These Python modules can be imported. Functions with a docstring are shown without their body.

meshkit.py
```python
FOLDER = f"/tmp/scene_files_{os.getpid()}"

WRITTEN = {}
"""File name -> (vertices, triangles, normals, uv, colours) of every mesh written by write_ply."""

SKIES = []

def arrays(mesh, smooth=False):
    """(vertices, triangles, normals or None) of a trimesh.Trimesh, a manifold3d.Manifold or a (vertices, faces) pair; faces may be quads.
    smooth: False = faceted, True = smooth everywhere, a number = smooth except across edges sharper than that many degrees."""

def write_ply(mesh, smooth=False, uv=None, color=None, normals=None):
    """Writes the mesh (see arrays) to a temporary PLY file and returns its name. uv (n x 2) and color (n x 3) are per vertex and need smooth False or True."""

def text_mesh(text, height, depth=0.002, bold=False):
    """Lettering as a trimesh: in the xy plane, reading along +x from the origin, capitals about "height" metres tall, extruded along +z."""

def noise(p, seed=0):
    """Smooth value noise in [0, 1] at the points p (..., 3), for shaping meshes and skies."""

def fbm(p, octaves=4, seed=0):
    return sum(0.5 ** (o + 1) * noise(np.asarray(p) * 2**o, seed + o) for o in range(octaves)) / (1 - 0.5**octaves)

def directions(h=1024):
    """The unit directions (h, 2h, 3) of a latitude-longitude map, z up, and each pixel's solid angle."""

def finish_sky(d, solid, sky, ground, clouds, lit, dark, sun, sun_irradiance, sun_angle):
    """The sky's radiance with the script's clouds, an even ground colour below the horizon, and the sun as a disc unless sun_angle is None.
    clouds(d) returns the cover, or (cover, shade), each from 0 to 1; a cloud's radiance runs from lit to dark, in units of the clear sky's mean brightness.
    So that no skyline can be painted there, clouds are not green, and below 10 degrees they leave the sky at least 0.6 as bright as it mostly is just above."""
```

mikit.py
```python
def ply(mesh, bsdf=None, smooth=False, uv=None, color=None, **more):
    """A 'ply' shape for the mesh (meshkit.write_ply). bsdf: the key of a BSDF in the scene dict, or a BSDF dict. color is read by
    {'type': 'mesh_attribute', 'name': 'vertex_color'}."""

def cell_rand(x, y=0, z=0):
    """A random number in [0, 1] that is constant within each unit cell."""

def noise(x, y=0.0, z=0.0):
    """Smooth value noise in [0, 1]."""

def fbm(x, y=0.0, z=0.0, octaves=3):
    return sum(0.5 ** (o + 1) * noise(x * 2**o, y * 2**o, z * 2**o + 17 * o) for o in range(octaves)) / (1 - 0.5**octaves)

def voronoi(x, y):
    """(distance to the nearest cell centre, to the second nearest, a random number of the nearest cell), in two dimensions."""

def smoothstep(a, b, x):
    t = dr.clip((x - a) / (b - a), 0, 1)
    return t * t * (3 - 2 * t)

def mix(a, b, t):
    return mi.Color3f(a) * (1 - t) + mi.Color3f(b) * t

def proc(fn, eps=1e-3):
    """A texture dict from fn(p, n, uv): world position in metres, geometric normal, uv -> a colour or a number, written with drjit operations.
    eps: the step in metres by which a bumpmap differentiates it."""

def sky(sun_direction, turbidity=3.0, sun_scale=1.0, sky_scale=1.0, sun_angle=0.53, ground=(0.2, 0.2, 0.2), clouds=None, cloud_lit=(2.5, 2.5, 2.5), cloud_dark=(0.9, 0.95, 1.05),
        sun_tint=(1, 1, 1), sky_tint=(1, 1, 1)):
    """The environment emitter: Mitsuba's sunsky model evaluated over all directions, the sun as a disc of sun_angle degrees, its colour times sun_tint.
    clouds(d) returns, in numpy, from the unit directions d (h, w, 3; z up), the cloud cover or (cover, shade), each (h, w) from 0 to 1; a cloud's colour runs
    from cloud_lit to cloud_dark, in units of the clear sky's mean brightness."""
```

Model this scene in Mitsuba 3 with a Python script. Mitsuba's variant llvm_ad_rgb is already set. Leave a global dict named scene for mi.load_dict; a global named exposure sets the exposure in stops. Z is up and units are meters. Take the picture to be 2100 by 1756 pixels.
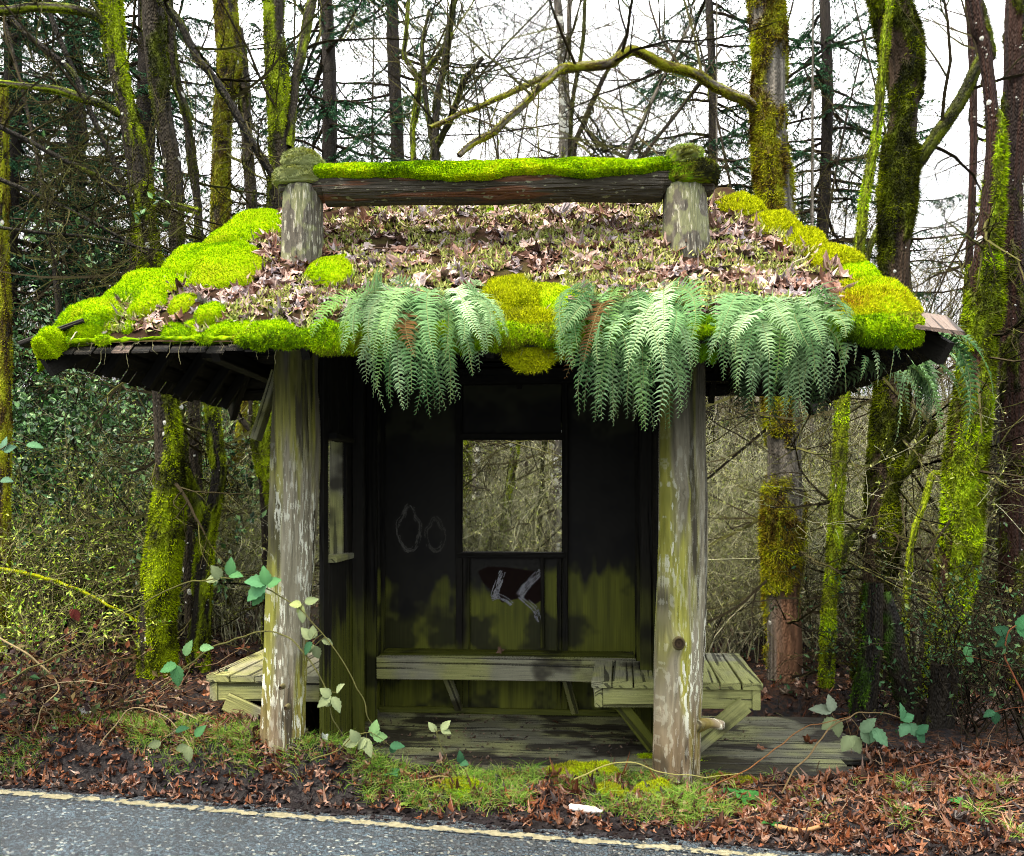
import math
import numpy as np, drjit as dr, mitsuba as mi, trimesh
import mikit, meshkit
from meshkit import noise as nz, fbm as fb

# ------------------------------------------------------------------ camera, sky, exposure
T = mi.ScalarTransform4f
EYE = 1.62
F = 1818.0                      # focal length in pixels of a 2100 x 1756 picture
CU, CV = 1050.0, 1040.0         # principal point in that picture (the lens is shifted down: the verticals stay upright)
exposure = 4.2
scene, labels = {}, {}
scene['camera'] = {'type': 'perspective', 'fov': math.degrees(2 * math.atan(1050 / F)), 'fov_axis': 'x',
                   'principal_point_offset_x': (CU - 1050) / 2100, 'principal_point_offset_y': (878 - CV) / 1756,
                   'near_clip': 0.05, 'far_clip': 2000.0,
                   'to_world': T().look_at(origin=[0, 0, EYE], target=[0, 10, EYE], up=[0, 0, 1])}


def overcast(d):
    # the standard overcast sky: three times as bright at the zenith as at the horizon
    z = np.clip(d[..., 2], 0, 1)
    soft = fb(d * 3.0, 3, seed=5)
    return np.ones(z.shape), np.clip((1 - z)**0.7 + 0.2 * (soft - 0.5), 0, 1)


scene['sky'] = mikit.sky([-0.45, -0.30, 1.0], turbidity=4, sun_scale=0.3, sun_angle=18, clouds=overcast,
                         cloud_lit=(3.7, 3.7, 3.65), cloud_dark=(0.30, 0.30, 0.315), ground=(0.06, 0.06, 0.05))

# ------------------------------------------------------------------ materials


def two(b):
    return {'type': 'twosided', 'bsdf': b}


VC = {'type': 'mesh_attribute', 'name': 'vertex_color'}
scene['matte'] = two({'type': 'diffuse', 'reflectance': VC})
scene['leafy'] = two({'type': 'principled', 'base_color': VC, 'roughness': 0.42, 'specular': 0.45})
scene['thin_leaf'] = {'type': 'principledthin', 'base_color': VC, 'roughness': 0.45, 'diff_trans': 0.7, 'spec_trans': 0.0, 'eta': 1.4}


def bark_bump(p, n, uv):
    a = mikit.fbm(p.x * 55, p.y * 55, p.z * 9, 3)
    return (a + 0.5 * mikit.noise(p.x * 160, p.y * 160, p.z * 60)) * 1.0


scene['bark'] = two({'type': 'bumpmap', 'arbitrary': mikit.proc(bark_bump, eps=0.003), 'scale': 0.03,
                     'bsdf': {'type': 'principled', 'base_color': VC, 'roughness': 0.75, 'specular': 0.25}})
def wood_grain(uv):
    u, v = uv.x, uv.y
    warp = mikit.noise(u * 1.3, v * 6, 3.1) * 0.05
    g = mikit.fbm(u * 2.0, (v + warp) * 130, 1.7, 3)
    fine = mikit.noise(u * 9, v * 420, 8.0)
    crack = mikit.smoothstep(0.70, 0.8, mikit.noise(u * 1.1, (v + warp) * 60, 22.0))
    return g, fine, crack


def wood_dark_fn(p, n, uv):          # damp, nearly black boards; algae creeps up from the ground
    g, fine, crack = wood_grain(uv)
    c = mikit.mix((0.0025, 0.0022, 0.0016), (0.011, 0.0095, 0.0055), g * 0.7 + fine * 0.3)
    blot = mikit.fbm(p.x * 2.3, p.y * 2.3, p.z * 1.6, 4)
    run = mikit.noise(p.x * 18 + p.y * 18, 3.0, p.z * 1.2)
    level = p.z + (blot - 0.5) * 1.15 + (run - 0.5) * 0.35
    green = mikit.smoothstep(1.0, 0.6, level)
    c = mikit.mix(c, mikit.mix((0.04, 0.048, 0.003), (0.12, 0.135, 0.010), fine * 0.5 + g * 0.5), green * 0.8)
    stain = mikit.smoothstep(0.58, 0.75, mikit.fbm(p.x * 3.1 + 9, p.y * 3, p.z * 2.7, 3))
    c = c * (1 - 0.75 * stain)
    return c * (1 - 0.6 * crack)


def panel_fn(p, n, uv):              # plywood sheets: black with mould above, green algae on the lower half
    run = mikit.noise(p.x * 30 + p.y * 30, 3.0, p.z * 1.0)
    fine = mikit.noise(p.x * 140 + p.y * 140, 7.0, p.z * 5.0)
    blot = mikit.fbm(p.x * 2.6 + 1.0, p.y * 2.6, p.z * 2.0, 4)
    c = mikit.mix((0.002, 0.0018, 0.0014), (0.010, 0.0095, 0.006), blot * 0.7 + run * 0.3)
    level = p.z + (blot - 0.5) * 1.3 + (run - 0.5) * 0.25
    green = mikit.smoothstep(1.08, 0.82, level)
    c = mikit.mix(c, mikit.mix((0.05, 0.060, 0.004), (0.165, 0.185, 0.013), fine * 0.4 + run * 0.6), green)
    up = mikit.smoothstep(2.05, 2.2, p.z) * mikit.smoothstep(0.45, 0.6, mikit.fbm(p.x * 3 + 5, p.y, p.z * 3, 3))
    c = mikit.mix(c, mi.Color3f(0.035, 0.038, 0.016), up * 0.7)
    mould = mikit.smoothstep(0.52, 0.68, mikit.fbm(p.x * 4.2 + 2, p.y * 3, p.z * 3.1, 4))
    return c * (1 - 0.8 * mould)


def wood_grey_fn(p, n, uv):          # weathered seat and floor boards with a film of algae
    g, fine, crack = wood_grain(uv)
    c = mikit.mix((0.11, 0.11, 0.075), (0.33, 0.33, 0.235), g * 0.6 + fine * 0.4)
    alg = mikit.smoothstep(0.42, 0.62, mikit.fbm(p.x * 2.7, p.y * 2.7, p.z * 2.7 + 3, 4))
    c = mikit.mix(c, mikit.mix((0.17, 0.182, 0.05), (0.36, 0.38, 0.12), fine), alg * 0.8)
    dirt = mikit.smoothstep(0.52, 0.72, mikit.fbm(p.x * 4.5 + 4, p.y * 4.5, p.z * 4.5, 4))
    return mikit.mix(c, mi.Color3f(0.018, 0.015, 0.010), dirt * 0.85) * (1 - 0.75 * crack)


def floor_fn(p, n, uv):              # floor boards: the same wood with soil trodden into it
    g, fine, crack = wood_grain(uv)
    c = mikit.mix((0.04, 0.04, 0.026), (0.15, 0.15, 0.105), g * 0.6 + fine * 0.4)
    alg = mikit.smoothstep(0.45, 0.62, mikit.fbm(p.x * 1.9, p.y * 2.7, 3.3, 4))
    c = mikit.mix(c, mikit.mix((0.12, 0.128, 0.045), (0.28, 0.29, 0.12), fine), alg * 0.75)
    soil = mikit.smoothstep(0.44, 0.6, mikit.fbm(p.x * 3.1 + 4, p.y * 5.5, 7.0, 5))
    return mikit.mix(c, mi.Color3f(0.014, 0.011, 0.008), soil * 0.92) * (1 - 0.8 * crack)


def wood_bump(p, n, uv):
    g, fine, crack = wood_grain(uv)
    return g * 0.5 + fine * 0.5 - crack * 0.9


scene['panel'] = two({'type': 'principled', 'base_color': mikit.proc(panel_fn), 'roughness': 0.6, 'specular': 0.3})
for key, fn, rough in (('wood_dark', wood_dark_fn, 0.7), ('wood_grey', wood_grey_fn, 0.65), ('wood_floor', floor_fn, 0.6)):
    scene[key] = two({'type': 'bumpmap', 'arbitrary': mikit.proc(wood_bump, eps=0.002), 'scale': 0.006,
                      'bsdf': {'type': 'principled', 'base_color': mikit.proc(fn), 'roughness': rough, 'specular': 0.3}})


def bare_fn(p, n, uv):               # split cedar, reddish grey
    g, fine, crack = wood_grain(uv)
    return mikit.mix((0.055, 0.036, 0.026), (0.17, 0.13, 0.105), g * 0.6 + fine * 0.4) * (1 - 0.8 * crack)


scene['bare_wood'] = two({'type': 'bumpmap', 'arbitrary': mikit.proc(wood_bump, eps=0.002), 'scale': 0.006,
                          'bsdf': {'type': 'principled', 'base_color': mikit.proc(bare_fn), 'roughness': 0.6, 'specular': 0.3}})


def log_tex(p):
    ang = p.x * 1.0 + p.y * 0.6
    s1 = mikit.fbm(ang * 45, 2.0, p.z * 2.6, 4)
    s2 = mikit.noise(ang * 150, 5.0, p.z * 6.0)
    flake = mikit.fbm(ang * 120, 9.0, p.z * 16, 4)
    return s1, s2, flake


def log_fn(p, n, uv):                # peeled log: tan wood, green algae streaks, white flaking lichen, red-brown foot
    s1, s2, flake = log_tex(p)
    c = mikit.mix((0.085, 0.078, 0.048), (0.28, 0.26, 0.185), s1 * 0.6 + s2 * 0.4)
    alg = mikit.smoothstep(0.40, 0.60, mikit.fbm((p.x + p.y * 0.6) * 13 + 3.0, 1.0, p.z * 0.9, 3))
    c = mikit.mix(c, mikit.mix((0.13, 0.135, 0.012), (0.30, 0.30, 0.045), s2), alg * 0.9)
    low = mikit.smoothstep(0.75, 0.1, p.z + (s1 - 0.5) * 0.7)
    c = mikit.mix(c, mikit.mix((0.06, 0.032, 0.014), (0.20, 0.115, 0.05), s1), low * 0.6)
    dk = mikit.smoothstep(0.54, 0.70, mikit.fbm((p.x + p.y * 0.6) * 22 + 7.0, 4.0, p.z * 1.4, 4))
    c = mikit.mix(c, mi.Color3f(0.028, 0.024, 0.015), dk * 0.85)
    mid = mikit.smoothstep(2.2, 1.3, p.z) * (0.25 + 0.75 * mikit.smoothstep(0.35, 0.6, mikit.fbm((p.x + p.y * 0.6) * 9 + 1, 9.0, p.z * 1.5, 2)))
    wh = mikit.smoothstep(0.56, 0.66, flake + (s1 - 0.5) * 0.4) * mid
    c = mikit.mix(c, mi.Color3f(0.58, 0.60, 0.50), wh * 0.85)
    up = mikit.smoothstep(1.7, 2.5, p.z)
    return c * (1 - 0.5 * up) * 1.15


def log_bump(p, n, uv):
    s1, s2, flake = log_tex(p)
    return s1 * 0.8 + s2 * 0.35 + flake * 0.3


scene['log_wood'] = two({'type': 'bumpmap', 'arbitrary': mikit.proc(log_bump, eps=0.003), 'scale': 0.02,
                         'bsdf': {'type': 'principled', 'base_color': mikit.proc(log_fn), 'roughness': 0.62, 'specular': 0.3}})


def log_grey_fn(p, n, uv):           # the same logs above the roof: grey, lichen-crusted
    s1, s2, flake = log_tex(p)
    c = mikit.mix((0.022, 0.020, 0.016), (0.13, 0.12, 0.095), s1 * 0.5 + s2 * 0.5)
    li = mikit.smoothstep(0.47, 0.58, mikit.fbm(p.x * 14, p.y * 14, p.z * 8, 4))
    c = mikit.mix(c, mikit.mix((0.10, 0.115, 0.045), (0.27, 0.29, 0.15), flake), li * 0.7)
    return mikit.mix(c, mi.Color3f(0.38, 0.38, 0.31), mikit.smoothstep(0.60, 0.70, flake) * 0.6)


scene['log_grey'] = two({'type': 'bumpmap', 'arbitrary': mikit.proc(log_bump, eps=0.003), 'scale': 0.02,
                         'bsdf': {'type': 'principled', 'base_color': mikit.proc(log_grey_fn), 'roughness': 0.7, 'specular': 0.25}})


def beam_tex(p):
    a = p.x * 1.0 - p.y * 0.08
    return mikit.fbm(a * 2.0, p.y * 40, p.z * 75, 4), mikit.noise(a * 8, p.y * 120, p.z * 260)


def beam_fn(p, n, uv):               # rotting ridge log: black-brown with rusty strips
    g, fine = beam_tex(p)
    c = mikit.mix((0.012, 0.010, 0.007), (0.065, 0.056, 0.040), g * 0.55 + fine * 0.45)
    red = mikit.smoothstep(0.60, 0.68, mikit.fbm(p.x * 1.6, 5.0, p.z * 24, 3))
    c = mikit.mix(c, mikit.mix((0.05, 0.018, 0.008), (0.16, 0.06, 0.025), fine), red * 0.8)
    pale = mikit.smoothstep(0.66, 0.74, mikit.fbm(p.x * 30, p.y * 30, p.z * 60, 3))
    return mikit.mix(c, mi.Color3f(0.20, 0.21, 0.13), pale * 0.7)


def beam_bump(p, n, uv):
    g, fine = beam_tex(p)
    return g + fine * 0.4


scene['beam_wood'] = two({'type': 'bumpmap', 'arbitrary': mikit.proc(beam_bump, eps=0.003), 'scale': 0.03,
                          'bsdf': {'type': 'principled', 'base_color': mikit.proc(beam_fn), 'roughness': 0.65, 'specular': 0.3}})


def asphalt_fn(p, n, uv):
    x, y = p.x + 0.18 * p.y, p.y
    d1, d2, r = mikit.voronoi(x * 60, y * 60)
    e1, e2, q = mikit.voronoi(x * 150 + 31, y * 150)
    stone = mikit.smoothstep(0.0, 0.22, d2 - d1)
    tone = mikit.mix((0.009, 0.016, 0.023), (0.080, 0.125, 0.165), r * r)
    tone = mikit.mix(tone, mi.Color3f(0.24, 0.25, 0.22), mikit.smoothstep(0.90, 0.97, r))
    c = mikit.mix((0.006, 0.008, 0.010), tone, stone)
    c = mikit.mix(c, mi.Color3f(0.16, 0.18, 0.185), mikit.smoothstep(0.82, 0.95, q) * mikit.smoothstep(0.35, 0.2, e1) * 0.8)
    wet = mikit.fbm(p.x * 1.3, p.y * 2.0, 1.0, 3)
    patch = mikit.smoothstep(0.42, 0.62, mikit.fbm(p.x * 0.9 + 3, p.y * 2.6, 4.0, 3))
    return c * (0.55 + 0.7 * wet) * (0.8 + 0.35 * patch)


def asphalt_bump(p, n, uv):
    x, y = p.x + 0.18 * p.y, p.y
    d1, d2, r = mikit.voronoi(x * 60, y * 60)
    return mikit.smoothstep(0.0, 0.3, d2 - d1) * (0.5 + r)


scene['asphalt'] = two({'type': 'bumpmap', 'arbitrary': mikit.proc(asphalt_bump, eps=0.002), 'scale': 0.006,
                        'bsdf': {'type': 'principled', 'base_color': mikit.proc(asphalt_fn), 'roughness': 0.45, 'specular': 0.5}})


def paint_fn(p, n, uv):              # road edge line: cream paint, worn through to the asphalt along its edges
    x, y = p.x + 0.18 * p.y, p.y
    d1, d2, r = mikit.voronoi(x * 60, y * 60)
    w = mikit.fbm(p.x * 22, p.y * 22, 0.0, 4) - 0.35 * abs(uv.y - 0.5) * 2
    worn = mikit.smoothstep(0.38, 0.22, w + (r - 0.5) * 0.12)
    c = mikit.mix((0.15, 0.14, 0.085), (0.25, 0.24, 0.16), mikit.noise(p.x * 60, p.y * 60, 2))
    return mikit.mix(c, asphalt_fn(p, n, uv), worn)


scene['paint'] = two({'type': 'bumpmap', 'arbitrary': mikit.proc(asphalt_bump, eps=0.002), 'scale': 0.004,
                      'bsdf': {'type': 'principled', 'base_color': mikit.proc(paint_fn), 'roughness': 0.5, 'specular': 0.4}})


def ground_fn(p, n, uv):             # forest soil: black mud, rotted leaves
    a = mikit.fbm(p.x * 6, p.y * 6, 0.0, 4)
    b = mikit.fbm(p.x * 38, p.y * 38, p.z * 38, 3)
    d1, d2, r = mikit.voronoi(p.x * 26, p.y * 26)
    c = mikit.mix((0.0025, 0.0022, 0.0024), (0.017, 0.0145, 0.016), b)
    litter = mikit.mix((0.008, 0.004, 0.003), (0.045, 0.021, 0.011), r)
    s = (p.x + 3.09) * 0.222 + (p.y - 5.35) * 0.975
    cover = mikit.smoothstep(0.30, 0.6, s + (a - 0.5) * 0.5) * mikit.smoothstep(0.40, 0.55, b + (a - 0.5) * 0.3)
    c = mikit.mix(c, litter, cover)
    far = mikit.smoothstep(9.0, 13.0, p.y)
    return mikit.mix(c, mikit.mix((0.02, 0.02, 0.010), (0.10, 0.095, 0.05), b), far * 0.85)


def ground_bump(p, n, uv):
    return mikit.fbm(p.x * 30, p.y * 30, p.z * 30, 4)


scene['soil'] = two({'type': 'bumpmap', 'arbitrary': mikit.proc(ground_bump, eps=0.004), 'scale': 0.035,
                     'bsdf': {'type': 'principled', 'base_color': mikit.proc(ground_fn), 'roughness': 0.6, 'specular': 0.15}})

# ------------------------------------------------------------------ helpers
RNG = np.random.default_rng(7)
used = {}


def number(key):
    n = used.get(key, 0)
    used[key] = n + 1
    return key if n == 0 else f'{key}_{n:03d}'


def put(name, mesh, bsdf, parent=None, smooth=False, uv=None, color=None, kind=None, label=None):
    """One entry of the scene; mesh is (vertices, faces)."""
    key = number((parent + '__' if parent else '') + name)
    v, f = mesh
    if color is not None:
        color = np.broadcast_to(np.asarray(color, float), (len(v), 3))
        color = np.clip(color, 0.001, 0.95)
    scene[key] = mikit.ply((np.asarray(v, float), np.asarray(f, int)), bsdf, smooth=smooth, uv=uv, color=color)
    if kind or label:
        labels[key] = {}
        if kind: labels[key]['kind'] = kind
        if label: labels[key]['label'] = label
    return key


def thing(name, label, cat, group=None):
    key = number(name)
    labels[key] = {'label': label, 'category': cat}
    if group: labels[key]['group'] = group
    return key


def tag(key, label=None, cat=None, group=None, kind=None):
    d = labels.setdefault(key, {})
    for a, b in (('label', label), ('category', cat), ('group', group), ('kind', kind)):
        if b: d[a] = b
    return key


def join(parts):
    """Join (v, f[, c]) tuples."""
    vs, fs, cs, n = [], [], [], 0
    for p in parts:
        vs.append(p[0]); fs.append(np.asarray(p[1]) + n); n += len(p[0])
        if len(p) > 2: cs.append(np.broadcast_to(p[2], (len(p[0]), 3)))
    out = (np.vstack(vs), np.vstack(fs))
    return out + (np.vstack(cs),) if cs else out


def unit(v):
    return v / np.maximum(np.linalg.norm(v, axis=-1, keepdims=True), 1e-9)


def px(u, v, D):
    """The point that shows at pixel (u, v) of the 2100 x 1756 picture, D metres in front of the camera."""
    return np.array([(u - CU) * D / F, D, EYE - (v - CV) * D / F])


# the shelter stands 4.6 degrees askew to the camera: a along its front, b into its depth
PH = math.radians(4.6)
EX, EY = np.array([math.cos(PH), -math.sin(PH), 0]), np.array([math.sin(PH), math.cos(PH), 0])


def W(a, b, z):
    a, b, z = np.broadcast_arrays(np.asarray(a, float), np.asarray(b, float), np.asarray(z, float))
    return a[..., None] * EX + b[..., None] * EY + z[..., None] * np.array([0, 0, 1.0])


def loc(u, v, b):
    """(a, z) in the shelter's plane at depth b of pixel (u, v)."""
    r = np.array([(u - CU) / F, 1, 0])
    t = b / (r @ EY)
    return t * (r @ EX), EYE - (v - CV) / F * t


def to_world(v):
    return v[:, :1] * EX + v[:, 1:2] * EY + v[:, 2:] * np.array([0, 0, 1.0])


def tubes(P, R, n=3):
    """Many tubes at once: P (K, m, 3), R (K, m)."""
    P, R = np.asarray(P, float), np.asarray(R, float)
    K, m, _ = P.shape
    t = np.empty_like(P)
    t[:, 1:-1] = P[:, 2:] - P[:, :-2]; t[:, 0] = P[:, 1] - P[:, 0]; t[:, -1] = P[:, -1] - P[:, -2]
    t = unit(t)
    ref = np.where(np.abs(t[:, :1, 2:]) > 0.85, [1.0, 0.13, 0], [0.0, 0.1, 1.0])
    x = unit(np.cross(t, ref)); y = np.cross(t, x)
    th = np.arange(n) * 2 * np.pi / n
    v = P[:, :, None] + R[:, :, None, None] * (np.cos(th)[:, None] * x[:, :, None] + np.sin(th)[:, None] * y[:, :, None])
    i = np.arange(K)[:, None, None] * m * n; j = np.arange(m - 1)[None, :, None] * n; k = np.arange(n)[None, None, :]
    a = i + j + k; b = i + j + (k + 1) % n
    f = np.concatenate([np.stack([a, b, b + n], -1).reshape(-1, 3), np.stack([a, b + n, a + n], -1).reshape(-1, 3)])
    return v.reshape(-1, 3), f


def spline(P, step):
    """Catmull-Rom through the rows of P (any columns; the first three are a position), about step apart."""
    P = np.asarray(P, float)
    if len(P) == 2: P = np.vstack([P[0], (P[0] + P[1]) / 2, P[1]])
    Q = np.vstack([2 * P[0] - P[1], P, 2 * P[-1] - P[-2]])
    out = []
    for i in range(1, len(Q) - 2):
        n = max(2, int(np.linalg.norm(Q[i + 1, :3] - Q[i, :3]) / step))
        t = np.linspace(0, 1, n, endpoint=False)[:, None]
        p0, p1, p2, p3 = Q[i - 1], Q[i], Q[i + 1], Q[i + 2]
        out.append(0.5 * (2 * p1 + (p2 - p0) * t + (2 * p0 - 5 * p1 + 4 * p2 - p3) * t**2 + (3 * p1 - p0 - 3 * p2 + p3) * t**3))
    return np.vstack(out + [P[-1:]])


def face_normals(v, f):
    c = np.cross(v[f[:, 1]] - v[f[:, 0]], v[f[:, 2]] - v[f[:, 0]])
    return c


def vert_normals(v, f):
    c = face_normals(v, f)
    n = np.zeros_like(v)
    for k in range(3): np.add.at(n, f[:, k], c)
    return unit(n)


def fuzz(mesh, w, per_m2, length, width, color, rng, droop=0.2, spread=0.7, up=0.0, jitter=0.38):
    """Small blades (one triangle each) on a mesh, where the weights w (per vertex) say so. color(points, rng) -> (n, 3)."""
    v, f = mesh[0], mesh[1]
    c = face_normals(v, f); area = np.linalg.norm(c, axis=1) / 2
    ww = area * np.clip(w[f].mean(1), 0, 1)
    total = ww.sum()
    n = int(total * per_m2)
    if n < 3: return None
    pick = rng.choice(len(f), n, p=ww / total)
    r1, r2 = np.sqrt(rng.random(n)), rng.random(n)
    tri = v[f[pick]]
    p = tri[:, 0] * (1 - r1)[:, None] + tri[:, 1] * (r1 * (1 - r2))[:, None] + tri[:, 2] * (r1 * r2)[:, None]
    nn = unit(c[pick])
    d = unit(nn + spread * rng.normal(size=(n, 3)) * 0.6 + np.array([0, 0, up - droop]))
    d = np.where((d * nn).sum(1)[:, None] < 0.05, unit(d + nn), d)
    side = unit(np.cross(d, rng.normal(size=(n, 3))))
    L = length * (0.5 + rng.random(n))[:, None]; wd = width * (0.6 + 0.8 * rng.random(n))[:, None]
    base = p - nn * 0.004
    vv = np.stack([base - side * wd / 2, base + side * wd / 2, base + d * L], 1).reshape(-1, 3)
    ff = np.arange(3 * n).reshape(-1, 3)
    cc = color(p, rng) * (1 + jitter * rng.normal(size=(n, 1)))
    return vv, ff, np.repeat(np.clip(cc, 0.002, 0.8), 3, 0)


def ramp(t, *cols):
    t = np.clip(np.asarray(t, float), 0, 1) * (len(cols) - 1)
    i = np.minimum(t.astype(int), len(cols) - 2); fr = (t - i)[..., None]
    c = np.array(cols, float)
    return c[i] * (1 - fr) + c[i + 1] * fr


LIME, YELLOW, GREEN, OLIVE, BROWN = (0.33, 0.52, 0.003), (0.43, 0.47, 0.008), (0.12, 0.26, 0.004), (0.15, 0.165, 0.014), (0.12, 0.065, 0.018)


def plank(a0, a1, b0, b1, z0, z1, axis, rng, wob=0.004, bev=0.005):
    """A board with eased edges in shelter coordinates; returns (v, f, uv) with u along the given axis (0 a, 1 b, 2 z), in metres."""
    lo, hi = np.array([a0, b0, z0], float), np.array([a1, b1, z1], float)
    others = [k for k in range(3) if k != axis]
    L = hi[axis] - lo[axis]
    m = max(2, int(L / 0.25) + 1)
    s = np.linspace(0, 1, m)
    w, h = (hi - lo)[others]
    be = min(bev, w * 0.3, h * 0.3)
    ring = np.array([[be, 0], [w - be, 0], [w, be], [w, h - be], [w - be, h], [be, h], [0, h - be], [0, be]])
    k = len(ring)
    v = np.zeros((m, k, 3))
    v[:, :, axis] = (lo[axis] + L * s)[:, None]
    off = wob * (nz(np.stack([s * L * 3, s * 0 + rng.random() * 99, s * 0], -1)) - 0.5) * 2
    off2 = wob * (nz(np.stack([s * L * 3, s * 0 + rng.random() * 99, s * 0 + 5], -1)) - 0.5) * 2
    v[:, :, others[0]] = lo[others[0]] + ring[None, :, 0] + off[:, None]
    v[:, :, others[1]] = lo[others[1]] + ring[None, :, 1] + off2[:, None]
    per = np.concatenate([[0], np.cumsum(np.linalg.norm(np.diff(np.vstack([ring, ring[:1]]), axis=0), axis=1))])[:-1]
    o1, o2 = rng.random(2) * 50
    uv = np.stack([np.broadcast_to((s * L)[:, None] + o1, (m, k)), np.broadcast_to(per[None] + o2, (m, k))], -1)
    i = np.arange(m - 1)[:, None] * k; j = np.arange(k)[None]
    A, B = i + j, i + (j + 1) % k
    f = np.concatenate([np.stack([A, B, B + k], -1).reshape(-1, 3), np.stack([A, B + k, A + k], -1).reshape(-1, 3)])
    caps = np.array([[0, q + 1, q] for q in range(1, k - 1)])
    f = np.vstack([f, caps, caps[:, ::-1] + (m - 1) * k])
    v = v.reshape(-1, 3)
    if np.linalg.det(np.stack([np.eye(3)[axis], np.eye(3)[others[0]], np.eye(3)[others[1]]])) > 0:
        f = f[:, ::-1]
    return v, f, uv.reshape(-1, 2)


def board(name, parent, dims, axis, mat, rng=RNG, tilt=None, label=None, **kw):
    """A plank in shelter coordinates as an entry; tilt: function of the (a, b, z) vertices."""
    v, f, uv = plank(*dims, axis, rng, **kw)
    if tilt is not None: v = tilt(v)
    return put(name, (to_world(v), f), mat, parent, uv=uv, label=label)


def bar(p0, p1, w, h, up=(0, 0, 1), rng=RNG):
    """A straight timber between two points in shelter coordinates: (v, f, uv)."""
    p0, p1 = np.array(p0, float), np.array(p1, float)
    L = np.linalg.norm(p1 - p0)
    v, f, uv = plank(0, L, -w / 2, w / 2, -h / 2, h / 2, 0, rng)
    x = (p1 - p0) / L; y = unit(np.cross(up, x)); z = np.cross(x, y)
    return p0 + v[:, :1] * x + v[:, 1:2] * y + v[:, 2:] * z, f, uv


def timber(name, parent, p0, p1, w, h, mat, up=(0, 0, 1), label=None):
    v, f, uv = bar(p0, p1, w, h, up)
    return put(name, (to_world(v), f), mat, parent, uv=uv, label=label)


# ------------------------------------------------------------------ the ground
E0, EN, ED = np.array([-3.09, 5.35]), np.array([0.222, 0.975]), np.array([0.975, -0.222])


def sm(a, b, x):
    t = np.clip((x - a) / (b - a), 0, 1)
    return t * t * (3 - 2 * t)


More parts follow.
